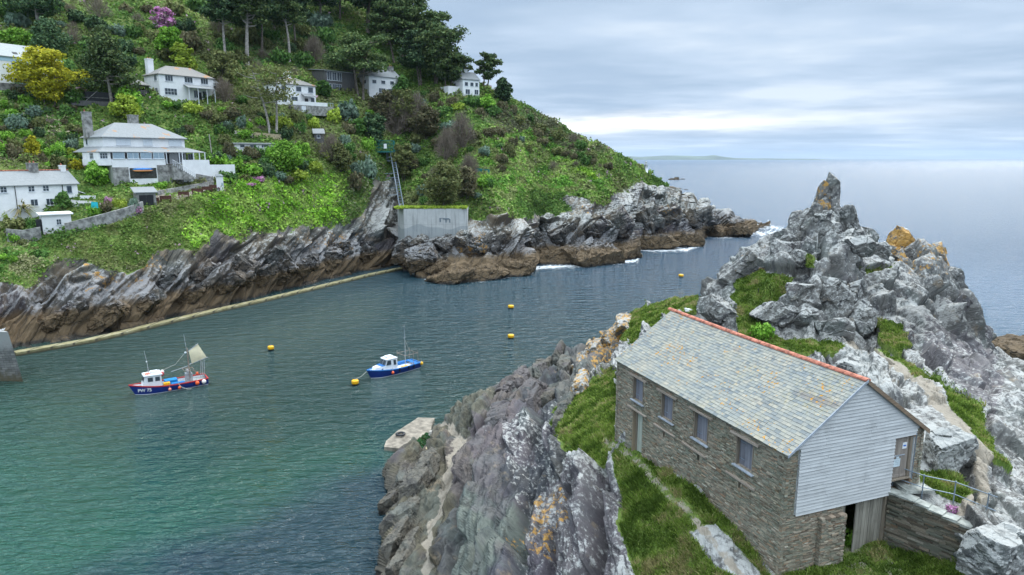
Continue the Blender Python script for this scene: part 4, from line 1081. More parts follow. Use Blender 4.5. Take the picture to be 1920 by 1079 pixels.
def glass_mat():
    m, t = new_mat('window_glass'); t.out(t.bsdf((.045, .06, .075), .08, .6)); return m
M_glass = glass_mat()
def farslate(name, orange=.0, c=(.20, .215, .225)):
    m, t = new_mat(name); o = t.obj(); n = t.noise(o, 2.2, 6, .7); st = t.noise(t.mp(o, (3.0, 3.0, .4)), 1, 4, .6); w_ = t.n('TexWave', wave_type='BANDS', bands_direction='Z'); t.L.new(o, w_.inputs[0]); w_.inputs['Scale'].default_value = 1.6
    cc = t.mix(n, tuple(x*.6 for x in c), tuple(x*1.6 for x in c)); cc = t.mix(t.math('MULTIPLY', st, .5), cc, (.33, .33, .31))
    og = t.step(t.math('ADD', t.noise(t.mp(o, (.35, .35, .1), loc=(4, 0, 0)), 1.0, 4, .6), -.10*(1-orange)), .56, .62)
    cc = t.mix(t.math('MULTIPLY', og, .7*min(1, orange*1.5)), cc, (.42, .20, .07)); t.out(t.bsdf(cc, .7, .3, t.bump(t.math('ADD', n, t.math('MULTIPLY', w_.outputs[0], .3)), .4, .05))); return m
M_rslate = farslate('grey_slate_roof'); M_rorange = farslate('lichened_slate_roof', .8); M_rbrown = farslate('brown_slate_roof', .9, (.18, .165, .15)); M_rpale = farslate('pale_slate_roof', 0, (.33, .35, .35))
def roof_mesh(m, w, d, z, rh, ov=.35, kind='hip', hip=None, x0=0, y0=0):
    a, b, c, e = x0-ov, x0+w+ov, y0-ov, y0+d+ov; mid = (c+e)/2; hp = (hip if hip is not None else (e-c)/2) if kind == 'hip' else 0.0
    V = [(a, c, z), (b, c, z), (b, e, z), (a, e, z), (a+hp, mid, z+rh), (b-hp, mid, z+rh)]
    V += [(x, y, q-.14) for x, y, q in V[:4]]
    Fc = [(0, 1, 5, 4), (1, 2, 5), (2, 3, 4, 5), (3, 0, 4), (9, 8, 7, 6), (0, 6, 7, 1), (1, 7, 8, 2), (2, 8, 9, 3), (3, 9, 6, 0)]
    return m.add(V, Fc)
def window(parent, face, u, z, w, h, W, D, frame=None, bars=(1, 1), x0=0, y0=0, depth_=.07, pane=None):
    """face 'f' front, 'l' left end, 'r' right end"""
    fr = MB(); pn = MB(); t = .07
    def put(mb, a, b, c, e, d0, d1):   # a..b along, c..e up, d0..d1 outward
        if face == 'f': mb.span((x0+a, y0-d1, c), (x0+b, y0-d0, e))
        elif face == 'l': mb.span((x0-d1, y0+D-b, c), (x0-d0, y0+D-a, e))
        else: mb.span((x0+W+d0, y0+a, c), (x0+W+d1, y0+b, e))
    put(fr, u, u+w, z, z+t, 0, depth_); put(fr, u, u+w, z+h-t, z+h, 0, depth_); put(fr, u, u+t, z+t, z+h-t, 0, depth_); put(fr, u+w-t, u+w, z+t, z+h-t, 0, depth_)
    nb, nh = bars
    for i in range(1, nb): put(fr, u+w*i/nb-.03, u+w*i/nb+.03, z+t, z+h-t, .022, depth_-.01)
    for i in range(1, nh): put(fr, u+t, u+w-t, z+h*i/nh-.025, z+h*i/nh+.025, .022, depth_-.014)
    put(fr, u-.1, u+w+.1, z-.08, z, 0, depth_+.06)
    o = fr.build('window', frame or M_frame, parent); put(pn, u+t, u+w-t, z+t, z+h-t, .002, .02); pn.build('pane', pane or M_glass, o)
    return o
def chimney(parent, x, y, z0, z1, w=.9, mat=None, pots=2, d=None):
    m = MB(); d = d or w; m.box((x, y, (z0+z1)/2), (w, d, z1-z0)); m.box((x, y, z1-.12), (w+.16, d+.16, .2)); o = m.build('chimney', mat or M_render, parent)
    for k in range(pots): MB().tube([(x-w*.22+k*w*.44, y, z1-.02), (x-w*.22+k*w*.44, y, z1+.4)], [.15, .12], 8).build('chimney_pot', M_terra, o)
    return o
def base_at(px, py, bvh=None): h_, _ = hit(px, py, bvh); return h_
def house(name, label, px, py, w, d, h, yaw, roof='hip', rh=2.4, rmat=None, wins=(), cat='house', wmat=None, hip=None, dz=0.0, fnd=2.0):
    loc = base_at(px, py); o = empty(name, loc+Vector((0, 0, dz)), R(yaw), label, cat)
    m = MB(); m.span((0, 0, -fnd), (w, d, h-.02))
    if roof == 'gable':
        m.add([(0, 0, h-.02), (0, d, h-.02), (0, d/2, h+rh-.12), (w, 0, h-.02), (w, d, h-.02), (w, d/2, h+rh-.12)], [(0, 2, 1), (3, 4, 5), (0, 3, 5, 2), (1, 2, 5, 4)])
    m.build('wall', wmat or M_render, o)
    rm = MB()
    if roof == 'mono':
        ov = .4; V = [(-ov, -ov, h), (w+ov, -ov, h), (w+ov, d+ov, h+rh), (-ov, d+ov, h+rh)]; rm.add([(x, y, z-.2) for x, y, z in V]+V, BOXF)
    else: roof_mesh(rm, w, d, h, rh, kind=roof, hip=hip)
    ro = rm.build('roof', rmat or M_rslate, o)
    for q in wins: window(o, *q[:5], w, d, **(q[5] if len(q) > 5 else {}))
    return o, ro

# B: the long white house high up
b, br = house('long_house', 'long white rendered house with hipped slate roof and a lean-to porch, level with the gazebo', 301, 184, 14.5, 8.0, 6.0, 52, 'hip', 2.6, M_rbrown, [
  ('f', 1.6, 4.3, 2.0, 1.5, dict(bars=(3, 1))), ('f', 6.6, 4.3, 2.2, 1.5, dict(bars=(3, 1))), ('f', 11.0, 4.3, 2.0, 1.5, dict(bars=(3, 1))),
  ('f', 1.2, .9, 3.2, 1.7, dict(bars=(4, 2))), ('f', 8.8, .6, 1.2, 1.9, dict(bars=(2, 1))), ('f', 11.2, .6, 1.4, 1.9, dict(bars=(2, 1))),
  ('l', 5.6, 4.3, 1.4, 1.4, dict(bars=(2, 1))), ('l', 5.6, 1.0, 1.4, 1.6, dict(bars=(2, 1)))])
chimney(b, 1.0, 6.5, 5.5, 10.2, 1.5, pots=2)
m = MB(); m.add([(6.2, -2.4, 3.0), (13.6, -2.4, 3.0), (13.6, -.01, 3.9), (6.2, -.01, 3.9), (6.2, -2.4, 2.86), (13.6, -2.4, 2.86), (13.6, -.01, 3.76), (6.2, -.01, 3.76)], BOXF[:, ::-1]); m.build('porch_roof', M_green if False else M_rslate, b)
for x in (6.4, 8.8, 11.2, 13.4): MB().span((x, -2.3, -1.2), (x+.14, -2.16, 2.86)).build('post', M_frame, b)
MB().span((9.9, -.1, .0), (10.9, -.02, 2.1)).build('door', M_black, b)
m = MB(); m.span((14.02, 1.5, -1.5), (16.8, 7.5, 5.0)); m.build('wing_wall', M_render, b); m = MB(); roof_mesh(m, 2.8, 6, 5.0, 1.6, x0=14.0, y0=1.5); m.build('wing_roof', M_rslate, b)
window(b, 'f', 14.6, 3.2, 1.6, 1.2, 17, 8, x0=0, y0=1.5)

# C: white house with balcony among the cedars
c_, cr_ = house('balcony_house', 'white two storey house with glazed balcony terrace and brown hipped roof behind the cedar', 517, 196, 13, 8, 6.0, 46, 'hip', 2.2, M_rbrown, [
  ('f', 2.0, 4.0, 1.6, 1.5), ('f', 6.6, 4.0, 1.8, 1.5), ('f', 10.6, 4.0, 1.6, 1.5, dict(frame=M_greyframe)), ('f', 5.0, .9, 2.0, 1.6, dict(bars=(2, 1), frame=M_greyframe)), ('f', 11.3, .9, 1.2, 1.6, dict(frame=M_greyframe)), ('f', 2.0, 1.0, 1.6, 1.4), ('l', 3, 4, 1.4, 1.4)])
chimney(c_, 6.8, 5.2, 7.0, 10.0, 1.7, pots=2)
MB().add([(8.2, -1.8, 2.7), (12.0, -1.8, 2.7), (12.0, -.01, 3.6), (8.2, -.01, 3.6), (8.2, -1.8, 2.58), (12.0, -1.8, 2.58), (12.0, -.01, 3.48), (8.2, -.01, 3.48)], BOXF[:, ::-1]).build('porch_roof', M_rslate, c_)
MB().span((9.3, -.1, 0), (10.4, -.02, 2.2)).build('door', M_black, c_)
MB().span((3.5, -3.4, -2.8), (17.0, -.02, -.05)).build('terrace', M_conc, c_)
bal = MB().span((3.6, -3.36, -.04), (14.8, -3.26, 1.0)); bal.build('parapet', M_render, c_)
m = MB()
for x in np.arange(14.9, 16.9, .9): m.span((x, -3.34, -.04), (x+.07, -3.28, 1.05))
m.span((14.9, -3.33, .98), (16.9, -3.29, 1.06)); m.build('glass_balustrade', simple('pale_glass', (.45, .60, .62), .2, .5, var=.05), c_)
MB().span((6.2, -3.46, -2.1), (7.6, -3.41, -.3)).build('terrace_door', M_frame, c_)

# D: timber house
d_, _r = house('timber_house', 'modern grey timber clad house with monopitch roof and tall white framed glazing behind pine trunks', 610, 170, 11.5, 9, 6.3, 50, 'mono', 1.0, M_rpale, [
  ('f', .9, 3.3, 1.7, 2.6, dict(bars=(2, 1))), ('f', 2.8, 3.3, 1.7, 2.6, dict(bars=(2, 1))), ('f', 4.7, 3.3, 1.7, 2.6, dict(bars=(2, 1))), ('f', .9, .2, 1.5, 2.1, dict(bars=(2, 1))), ('f', 2.8, .2, 3.4, 2.1, dict(bars=(4, 1)))], wmat=M_timber)
# E: white cottage
e_, _r = house('white_cottage', 'white cottage with two stone chimneys and a grey slate roof right of the timber house', 693, 185, 12, 7, 6.0, 42, 'gable', 2.6, M_rslate, [
  ('f', 1.2, 3.6, 1.6, 1.2), ('f', 4.6, 3.6, 1.6, 1.2), ('f', 8.0, 3.6, 1.6, 1.2), ('f', 3.6, .8, 2.6, 1.5, dict(bars=(3, 1))), ('f', 7.2, .8, 2.2, 1.5, dict(bars=(3, 1))), ('l', 4, 3.6, 1.2, 1.2)], dz=1.3, fnd=3.0)
chimney(e_, .9, 3.5, 6.6, 9.8, 1.3, M_render, 1); chimney(e_, 10.6, 3.5, 6.6, 10.0, 1.5, M_conc, 2)
m = MB()
for x in np.arange(8, 19, 1.3): m.span((x, -2.0, -1.5), (x+.14, -1.86, 1.2))
m.build('fence_post', M_render, e_)
# F: white house at the right end
f_, _r = house('gabled_house', 'white gabled house standing alone beside the tall skyline pines above the sea', 868, 180, 6.6, 8.0, 5.6, 34, 'gable', 2.9, M_rslate, [
  ('f', .8, 3.4, 1.2, 1.2, dict(frame=M_greyframe)), ('f', 3.0, 3.4, 1.2, 1.2, dict(frame=M_greyframe)), ('f', 5.0, 3.4, 1.0, 1.2, dict(frame=M_greyframe)), ('f', 1.0, .6, 1.8, 1.7, dict(bars=(2, 1))), ('f', 4.6, .6, 1.6, 1.7, dict(bars=(2, 1))), ('l', 2.0, 3.4, 1.2, 1.2), ('l', 2.0, .8, 1.4, 1.5)])
chimney(f_, 3.4, 4.2, 7.2, 9.4, 1.3, M_render, 2)
MB().span((-4.5, 2, -3), (-.02, 8, 3.2)).build('annexe', M_render, f_)
# A: upper left house
a_, _r = house('blue_trimmed_house', 'white house with pale blue window panels and a pale slate roof behind the golden tree', -52, 158, 19, 9, 6.4, 56, 'hip', 3.4, M_rpale, [
  ('f', 8.2, 3.6, 3.0, 1.6, dict(bars=(3, 1), frame=M_bluerender)), ('f', 12.6, 3.6, 3.0, 1.6, dict(bars=(3, 1), frame=M_bluerender)), ('f', 8.2, .5, 3.4, 1.5, dict(bars=(4, 1), frame=M_bluerender)), ('f', 13.0, .5, 2.4, 1.5, dict(bars=(3, 1), frame=M_bluerender))], dz=.5)
MB().span((6, -.06, 5.3), (19, -.01, 6.3)).span((11.5, -.06, 3.3), (12.3, -.01, 5.3)).build('blue_panel', M_bluerender, a_)
MB().box((9.6, 1.0, 7.35), (1.0, .9, .1), M=np.array([[1, 0, 0], [0, .8, -.6], [0, .6, .8]])).build('skylight', M_black, a_)
MB().span((2, -2.2, -4), (19, -1.9, .1)).build('garden_wall', M_conc, a_)

# G: the big verandah house
gL = base_at(200, 332); GW, GD = 17.5, 9.5
g_ = empty('verandah_house', gL+Vector((0, 0, -.2)), R(53), 'large white two tier house with wrap-round verandah roof, outside stairs and two stone chimneys', 'house')
MB().span((0, 0, 2.9), (GW, GD, 8.5)).build('wall', M_render, g_)
m = MB(); roof_mesh(m, GW, GD, 8.5, 3.2, .5); gr_ = m.build('roof', M_rorange, g_)
chimney(g_, -.2, 6.0, 8.4, 13.8, 1.5, M_conc, 1); chimney(g_, 9.3, 6.0, 10.0, 13.6, 1.7, M_conc, 0)
V = []; m = MB(); vz0, vz1 = 5.4, 6.5; o_ = 3.0
inn = [(0, 0), (GW, 0), (GW, GD), (0, GD)]; outr = [(-o_*.8, -o_-.3), (GW+o_*1.1, -o_), (GW+o_*1.1, GD), (-o_*.8, GD)]
V = [(x, y, vz1) for x, y in inn]+[(x, y, vz0) for x, y in outr]+[(x, y, vz0-.12) for x, y in outr]
m.add(V, [(4, 5, 1, 0), (5, 6, 2, 1), (7, 4, 0, 3), (8, 9, 5, 4), (9, 10, 6, 5), (11, 8, 4, 7), (11, 10, 9, 8)]); m.build('verandah_roof', M_rorange, g_)
MB().span((-2.4, -3.0, 2.6), (.02, 5, 3.9)).span((-2.3, -2.9, 3.9), (-.01, 4.9, vz0-.1)).build('glazed_bay_wall', M_render, g_)
MB().span((.03, -3.1, -2), (11.2, -.02, 3.95)).build('garden_room_wall', M_render, g_)
for u in (.3, 3.2, 5.9, 8.6): window(g_, 'f', u, 3.95, 2.4, 1.38, GW, GD, y0=-3.1, bars=(1, 1) if u in (.3, 5.9) else (2, 1), pane=simple('pale_curtained_glass', (.28, .37, .44), .15, .6, var=.1))
window(g_, 'l', 8.2, 3.9, 1.8, 1.3, GW, GD, x0=-2.3, bars=(3, 2)); window(g_, 'f', -2.1, 3.95, 1.5, 1.2, GW, GD, y0=-2.9, bars=(3, 2))
MB().span((11.3, -3.3, 2.75), (20.6, -.02, 2.9)).build('verandah_floor', M_conc, g_)
for x in (11.4, 14.3, 15.0, 17.6, 19.0, 20.3): MB().span((x, -3.2, 2.9), (x+.16, -3.04, vz0-.12)).build('post', M_frame, g_)
window(g_, 'f', 15.6, 3.1, 1.6, 2.0, GW, GD, bars=(2, 1)); window(g_, 'f', 18.0, 3.6, 1.3, 1.5, GW, GD, bars=(2, 1)); MB().span((12.4, -.12, 2.9), (13.6, -.02, 5.1)).build('door', M_black, g_)
for u in (2.6, 8.2, 13.8): window(g_, 'f', u, 6.85, 3.0 if u != 8.2 else 2.0, 1.35, GW, GD, bars=(3, 1), pane=simple('white_blind', (.62, .66, .70), .3, .5, var=.03))
window(g_, 'l', 1.2, 6.9, 1.0, 1.3, GW, GD)
MB().span((14.8, -3.45, -1.2), (21.2, -3.2, 3.7)).span((21.2, -3.45, -1.2), (27.5, -3.2, 2.6)).span((27.25, -3.2, -1), (27.5, 2.0, 2.6)).build('terrace_wall', M_render, g_)
MB().span((.0, -3.13, -1.5), (3.2, -2.95, 2.2)).build('basement_wall', M_conc, g_); MB().span((9.2, -3.18, -1.5), (14.8, -2.9, 2.6)).build('basement_wall', M_conc, g_)
MB().span((3.4, -3.16, -.2), (9.0, -3.12, 2.0)).build('store_shade_panel', simple('store_shadow', (.06, .06, .055), .9, .1, var=.4), g_)  # flat dark panel: the shade inside the open store, put into its colour
m = MB()
for i in range(11): m.span((12.0+i*.42, -4.7, -.6), (12.0+(i+1)*.42-.01, -3.5, 2.7-i*.27))
st = m.build('stairs', M_conc, g_); m = MB()
for i in range(12): m.span((12.0+i*.42, -4.78, 2.6-i*.27), (12.07+i*.42, -4.72, 3.7-i*.27))
m.tube([(12, -4.75, 3.72), (16.7, -4.75, .75)], .05); m.build('stair_rail', M_frame, st)
m = MB(); m.tube([(-.1, -4.7, 0), (0.4, -4.7, 0)], .01)
for zz, mt, nm, lb in ((1.75, M_kblue, 'kayak', 'blue kayak racked on the wall under the verandah house'), (1.45, M_korange, 'kayak', 'orange kayak racked just below the blue one under the verandah house')):
    k = MB(); k.tube([(0, 0, 0), (.5, 0, 0), (1.4, 0, 0), (2.8, 0, 0), (3.8, 0, 0), (4.3, 0, 0)], [.02, .16, .24, .24, .15, .02], 8); ko = k.build('kayak', mt, None, True)
    ko.location = g_.location+Matrix.Rotation(R(53), 3, 'Z')@Vector((3.8, -3.55, zz)); ko.rotation_euler = (0, 0, R(53)); tag(ko, lb, 'kayak')
# H: cottage row
h_, hr_ = house('cottage_row', 'white cottage row with long grey roof, red ridge and a lean-to, by the palm', -56, 410, 18.6, 7.5, 5.6, 58, 'gable', 2.6, M_rslate, [
  ('f', 9.8, 4.3, 1.1, 1.1, dict(bars=(2, 2))), ('f', 12.3, 4.3, 1.1, 1.1, dict(bars=(2, 2))), ('f', 9.9, 1.6, 1.3, 1.3, dict(bars=(2, 1))), ('f', 12.6, 1.6, 1.3, 1.3, dict(bars=(2, 1))), ('f', 5.2, 4.3, 1.1, 1.1, dict(bars=(2, 2))),
  ('f', 16.6, 3.8, .9, 1.4, dict(frame=M_greyframe)), ('f', 16.6, 2.0, .9, .9, dict(frame=M_greyframe))])
chimney(h_, 12.6, 3.8, 7.6, 9.7, 1.5, M_conc, 2); chimney(h_, 18.0, 3.8, 7.0, 9.2, .9, M_render, 1)
MB().tube([(-.4, 3.75, 8.28), (19.0, 3.75, 8.28)], .13).build('ridge_tiles', M_terra, hr_)
for x in (7.6, 15.8): MB().tube([(x, -.08, 5.5), (x, -.08, .2)], .06).build('drain_pipe', M_black, h_)
m = MB(); m.span((18.62, .5, -3), (23.50, 6.5, 1.9)); m.add([(18.62, .5, 1.9), (23.50, .5, 1.9), (23.50, 6.5, 1.9), (18.62, 6.5, 1.9), (18.62, .5, 4.0), (18.62, 6.5, 4.0)], [(0, 1, 4), (2, 3, 5), (1, 2, 5, 4)]); m.build('lean_to', M_render, h_)
MB().add([(18.60, .2, 4.12), (23.90, .2, 1.95), (23.90, 6.8, 1.95), (18.60, 6.8, 4.12), (18.60, .2, 4.24), (23.90, .2, 2.07), (23.90, 6.8, 2.07), (18.60, 6.8, 4.24)], BOXF).build('lean_to_roof', M_render, h_)
MB().span((20.50, .38, .5), (22.90, .49, 1.8)).build('dark_window', M_glass, h_)
MB().span((16.30, -3.2, -3), (20.10, -.05, 1.7)).build('porch', M_render, h_); MB().add([(16.10, -3.4, 1.7), (20.30, -3.4, 1.7), (20.30, -.02, 2.5), (16.10, -.02, 2.5), (16.10, -3.4, 1.82), (20.30, -3.4, 1.82), (20.30, -.02, 2.62), (16.10, -.02, 2.62)], BOXF).build('porch_roof', M_rslate, h_)
window(h_, 'f', 17.70, .2, 1.5, 1.3, 18.60, 7.5, y0=-3.2, bars=(2, 1)); MB().span((13.30, -.07, 0), (14.20, -.02, 2.0)).build('door', M_black, h_)
# I: little outbuilding below
i_, _r = house('outbuilding', 'small white flat roofed outbuilding with one square window set in the lane wall', 82, 441, 4.6, 4, 3.8, 40, 'mono', .15, M_render, [('f', 2.2, 1.7, .8, 1.1, dict(bars=(2, 2)))], cat='outbuilding')
MB().span((-.9, .3, -2), (-.02, 2.5, 2.8)).build('side_gate', M_black, i_)
# shed with dark doors
s_, _r = house('garage', 'small stone shed with dark double doors beside the lane benches', 257, 386, 3.6, 4.6, 2.7, 35, 'mono', .9, M_rslate, cat='shed', wmat=M_conc)
MB().span((.5, -.1, 0), (1.78, -.01, 2.1)).build('door', M_black, s_); MB().span((1.82, -.1, 0), (3.1, -.01, 2.1)).build('door', M_black, s_)
# bungalow, small shed, gazebo, black decked hut
k_, _r = house('white_shed', 'long low white wooden shed with a flat grey roof among garden bushes', 441, 284, 9.5, 3.5, 2.0, 30, 'mono', .25, M_rslate, [('f', 1.2, .9, 1.2, .8), ('f', 3.6, .9, 1.6, .8, dict(bars=(2, 1))), ('f', 6.4, .9, 1.8, .8, dict(bars=(3, 1)))], cat='shed')
k_, _r = house('garden_shed', 'tiny timber shed with a steep grey roof below the balcony house terrace', 590, 268, 2.6, 4.6, 2.6, 20, 'gable', 1.4, M_rslate, [('f', .7, 1.3, .9, .9)], cat='shed', wmat=M_timber)
gz = base_at(262, 177); gz_ = empty('gazebo', gz, R(30), 'small brown roofed summerhouse between the big conifer and the long white house', 'summerhouse')
m = MB(); 
for k in range(8): a = k*math.pi/4; m.tube([(2.0*math.cos(a), 2.0*math.sin(a), -1), (2.0*math.cos(a), 2.0*math.sin(a), 2.1)], .09)
m.build('frame', M_timber, gz_); MB().tube([(0, 0, -1), (0, 0, .9)], 2.02, 8).build('panel', M_timber, gz_); MB().tube([(0, 0, 2.05), (0, 0, 2.2), (0, 0, 3.5)], [2.8, 2.7, .12], 8).build('roof', M_rbrown, gz_)
dk = base_at(178, 192); dk_ = empty('decked_hut', dk, R(42), 'black timber decked hut under the big conifer, with a sloping handrail', 'hut')
MB().span((-1.8, 0, -1), (4.4, 3, 2.4)).build('wall', M_black, dk_); MB().span((-5, -.9, -1), (6.4, -.6, .2)).build('deck', M_timber, dk_)
m = MB(); m.tube([(-2, -.7, .2), (.6, -.7, 2.6)], .08); m.tube([(-5, -.75, 1.0), (6.4, -.75, 1.0)], .05); m.build('handrail', M_conc, dk_)
# ------------------------------------------------------------------ trees one can tell apart
T = limb_tree
PG = 'tall pines on the skyline ridge'
T('cedar_tree', 'wind-bent cedar with bare silver limbs showing, above the blue trimmed house', 'tree', None, 62, 62, 95, 120, 'umbrella', 'dark', 6500, 1, M_palebark, trunks=2, nclump=26)
T('conifer_tree', 'large dark green conifer with a pale trunk beside the black decked hut', 'tree', None, 208, 196, 142, 125, 'cone', 'pine', 9000, 2, M_palebark, crown_from=.30, nclump=34, flat=.42)
T('golden_tree', 'large golden yellow conifer in front of the blue trimmed house', 'tree', None, 92, 203, 112, 118, 'round', 'yellow', 9000, 3, M_bark, crown_from=.22, nclump=34, trunks=3, flat=.5, tw=.016)
T('golden_bush', 'small pointed golden conifer left of the verandah house', 'tree', None, 64, 298, 44, 38, 'cone', 'yellow', 2200, 4, crown_from=.05, nclump=18, flat=.6)
tall = [(427, 118, 170, 84, .02), (468, 130, 190, 92, .0), (492, 104, 150, 74, .02), (541, 116, 160, 76, -.08), (453, 60, 110, 80, 0), (515, 60, 110, 84, .03), (556, 84, 130, 60, .02)]
tl = ['tall bare-trunked pine left of the two over the white long house', 'tall pine with the palest straight trunk above the cedar', 'tall pine with a dark slim trunk right of the palest trunk', 'tall leaning pine with thin pale stems above the timber house', 'tall pine high on the slope at the top edge', 'dark pine high on the slope between the tall trunks', 'slim dark pine just right of the leaning pine']
for i, (x, y, hh, ww, ln) in enumerate(tall): T('pine_tree', tl[i], 'pine tree', 'tall pines above the houses', x, y, hh, ww, 'umbrella', 'pine' if i % 2 else 'dark', 9000, 10+i, M_palebark if i in (0, 1, 3) else M_bark, lean=ln, crown_from=.46, nclump=40, tw=.017 if i != 1 else .022, flat=.5)
T('cedar_tree', 'spreading grey-limbed cedar with an ivy covered trunk in front of the balcony house', 'tree', None, 507, 252, 128, 128, 'umbrella', 'olive', 2300, 20, M_palebark, lean=-.12, crown_from=.5, nclump=26, trunks=2, flat=.34, tw=.02)
T('pine_tree', 'flat topped leaning pine with forked stems over the timber house', 'pine tree', None, 676, 186, 118, 120, 'umbrella', 'pine', 7000, 21, M_bark, lean=.10, crown_from=.42, nclump=28, trunks=3, flat=.34)
sky_p = [(640, 40, 120, 110, 0), (690, 62, 130, 110, .02), (728, 84, 120, 96, 0), (745, 120, 110, 82, .03), (768, 108, 118, 100, .05), (792, 160, 98, 84, 0), (806, 118, 92, 76, .08), (818, 156, 100, 104, .1), (600, 50, 120, 90, 0), (838, 168, 62, 76, .1)]
sl = ['broad dark pine at the top edge left of the skyline slope', 'broad dark pine on the ridge touching the top edge', 'dark pine on the ridge between two broad pines', 'pine with a dark straight trunk right of the flat topped pine', 'round headed pine breaking the skyline with sky showing through', 'pine with a dark trunk above the white cottage', 'small gnarled pine leaning out over the skyline', 'wide layered pine leaning over the skyline toward the gabled house', 'dark pine at the top edge above the timber house', 'low spreading pine beside the gabled house']
for i, (x, y, hh, ww, ln) in enumerate(sky_p): T('pine_tree', sl[i], 'pine tree', PG, x, y, hh, ww, 'umbrella', 'dark' if i in (0, 1, 2, 5, 8) else 'pine', 7500, 30+i, M_bark, lean=ln, crown_from=.36, nclump=30, trunks=1+(i % 2), flat=.42, tw=.02)
T('pine_tree', 'tall open two stemmed pine on the skyline right of the gabled house', 'pine tree', None, 908, 168, 68, 50, 'round', 'pine', 2600, 44, M_bark, trunks=2, crown_from=.35, nclump=20, flat=.5)
T('pine_tree', 'rounded dark pine at the lower end of the skyline trees', 'pine tree', None, 944, 190, 42, 38, 'round', 'dark', 2600, 45, M_bark, crown_from=.12, nclump=20, flat=.7)
rnd_trees = [
 (842, 392, 88, 96, 'olive', 'broad yellow-green tree above the concrete blockhouse', 5000, .15), (880, 372, 60, 50, 'brown', 'brownish tree right of the broad yellow-green tree', 2600, .15),
 (704, 272, 60, 46, 'dark', 'small dark conifer above the green lift platform', 3200, .1), (320, 118, 66, 62, 'bright', 'fresh green leafy tree beside the tall white pole', 4200, .25),
 (350, 142, 60, 46, 'lime', 'lime green tree above the long white house', 3200, .15), (312, 62, 46, 40, 'pink', 'purple pink rhododendron high on the slope', 2600, .15),
 (98, 112, 70, 92, 'dark', 'dark rounded tree behind the golden tree', 4800, .12), (40, 108, 52, 72, 'bright', 'bright green leafy tree at the edge above the blue trimmed house', 3800, .1), (420, 168, 70, 72, 'olive', 'pale olive tree right of the long white house', 4200, .15),
 (606, 182, 30, 30, 'mid', 'dense green tree between the balcony house and the timber house', 3400, .1), (760, 250, 78, 90, 'olive', 'sparse olive scrub tree above the lift', 4200, .2), (725, 236, 60, 60, 'brown', 'brownish scrub tree below the white cottage', 3200, .2),
 (745, 205, 58, 60, 'mid', 'green tree just right of the white cottage', 3600, .15), (800, 262, 60, 66, 'brown', 'reddish brown thicket tree above the concrete blockhouse path', 3600, .2), (530, 318, 50, 78, 'bright', 'large bright green rounded tree below the white shed', 5200, .05), (640, 330, 60, 56, 'olive', 'olive scrub tree left of the lift platform', 3000, .2), (755, 340, 70, 50, 'olive', 'thin olive tree beside the lift rails', 3000, .2),
 (180, 345, 42, 52, 'bright', 'bright green bush tree below the verandah house garage', 3600, .05), (240, 226, 46, 60, 'lime', 'yellow-green feathery tree behind the verandah house chimneys', 3600, .1), (245, 208, 44, 60, 'bright', 'bright green shrub tree under the gazebo', 3600, .05), (118, 392, 34, 30, 'mid', 'small round tree in front of the cottage row', 2200, .2)]
for i, (x, y, hh, ww, lf, lb, n_, cf) in enumerate(rnd_trees): T('rhododendron' if lf == 'pink' else 'broadleaf_tree', lb, 'tree', None, x, y, hh, ww, 'round', lf, n_, 60+i, M_bark, crown_from=cf, nclump=26, trunks=2, flat=.65, tw=.014)
for i, (x, y, hh, ww, lb) in enumerate([(421, 190, 42, 42, 'small bare grey tree right of the long white house'), (868, 278, 62, 60, 'large dome shaped leafless tree on the open slope'), (838, 300, 58, 46, 'pale leafless tree left of the dome shaped one'), (745, 255, 70, 60, 'pale twiggy tree above the lift'), (782, 245, 66, 52, 'tall twiggy leafless tree left of the pale bird-table terrace'), (622, 305, 52, 50, 'brown twiggy bush tree above the bright slope'), (880, 330, 40, 40, 'small leafless bush by the green fence'), (590, 115, 44, 44, 'silvery dead tree among the upper pines')]):
    h0, _ = hit(x, y); s0 = mpp(h0); rt = empty('bare_tree', h0-Vector((0, 0, .3)), i*1.3, lb, 'tree')
    tr = MB().tube([(0, 0, 0), (0, 0, hh*s0*.3)], [hh*s0*.05, hh*s0*.03], 6).build('trunk', M_palebark, rt)
    for k in range(2):
        c0 = link_mesh('branches', TW[(i+k) % 3], rt); c0.location = (0, 0, hh*s0*.08*k); c0.scale = (ww*s0*.55, ww*s0*.55, hh*s0*1.02); c0.rotation_euler = (0, 0, k*1.1)
# palm by the cottages
h0, _ = hit(44, 410); s0 = mpp(h0); pm_ = empty('palm', h0, 0, 'cordyline palm with yellowing fronds in front of the cottage row', 'palm tree')
MB().tube([(0, 0, -.5), (0, 0, 1.6)], [.35, .25], 8).build('trunk', M_bark, pm_)
V = []; r_ = np.random.default_rng(4)
for i in range(150):
    a = r_.uniform(0, 6.28); e = r_.uniform(-.3, 1.4); L0 = 3.4*r_.uniform(.7, 1.1); d0 = np.array([math.cos(a)*math.cos(e), math.sin(a)*math.cos(e), math.sin(e)]); sd_ = np.array([-math.sin(a), math.cos(a), 0])*.10
    b0 = np.array([0, 0, 1.6]); p1 = b0+d0*L0*.55; p2 = b0+d0*L0+np.array([0, 0, -.9*L0*.35]); V += [[b0-sd_, b0+sd_, p1+sd_, p1-sd_], [p1-sd_, p1+sd_, p2+sd_*.1, p2-sd_*.1]]
V = np.array(V); mesh_np('fronds', V.reshape(-1, 3), QF(len(V)), leaf_mat('palm_leaf', [(.10, .14, .04), (.22, .20, .08), (.34, .26, .12), (.14, .18, .05)]), pm_)

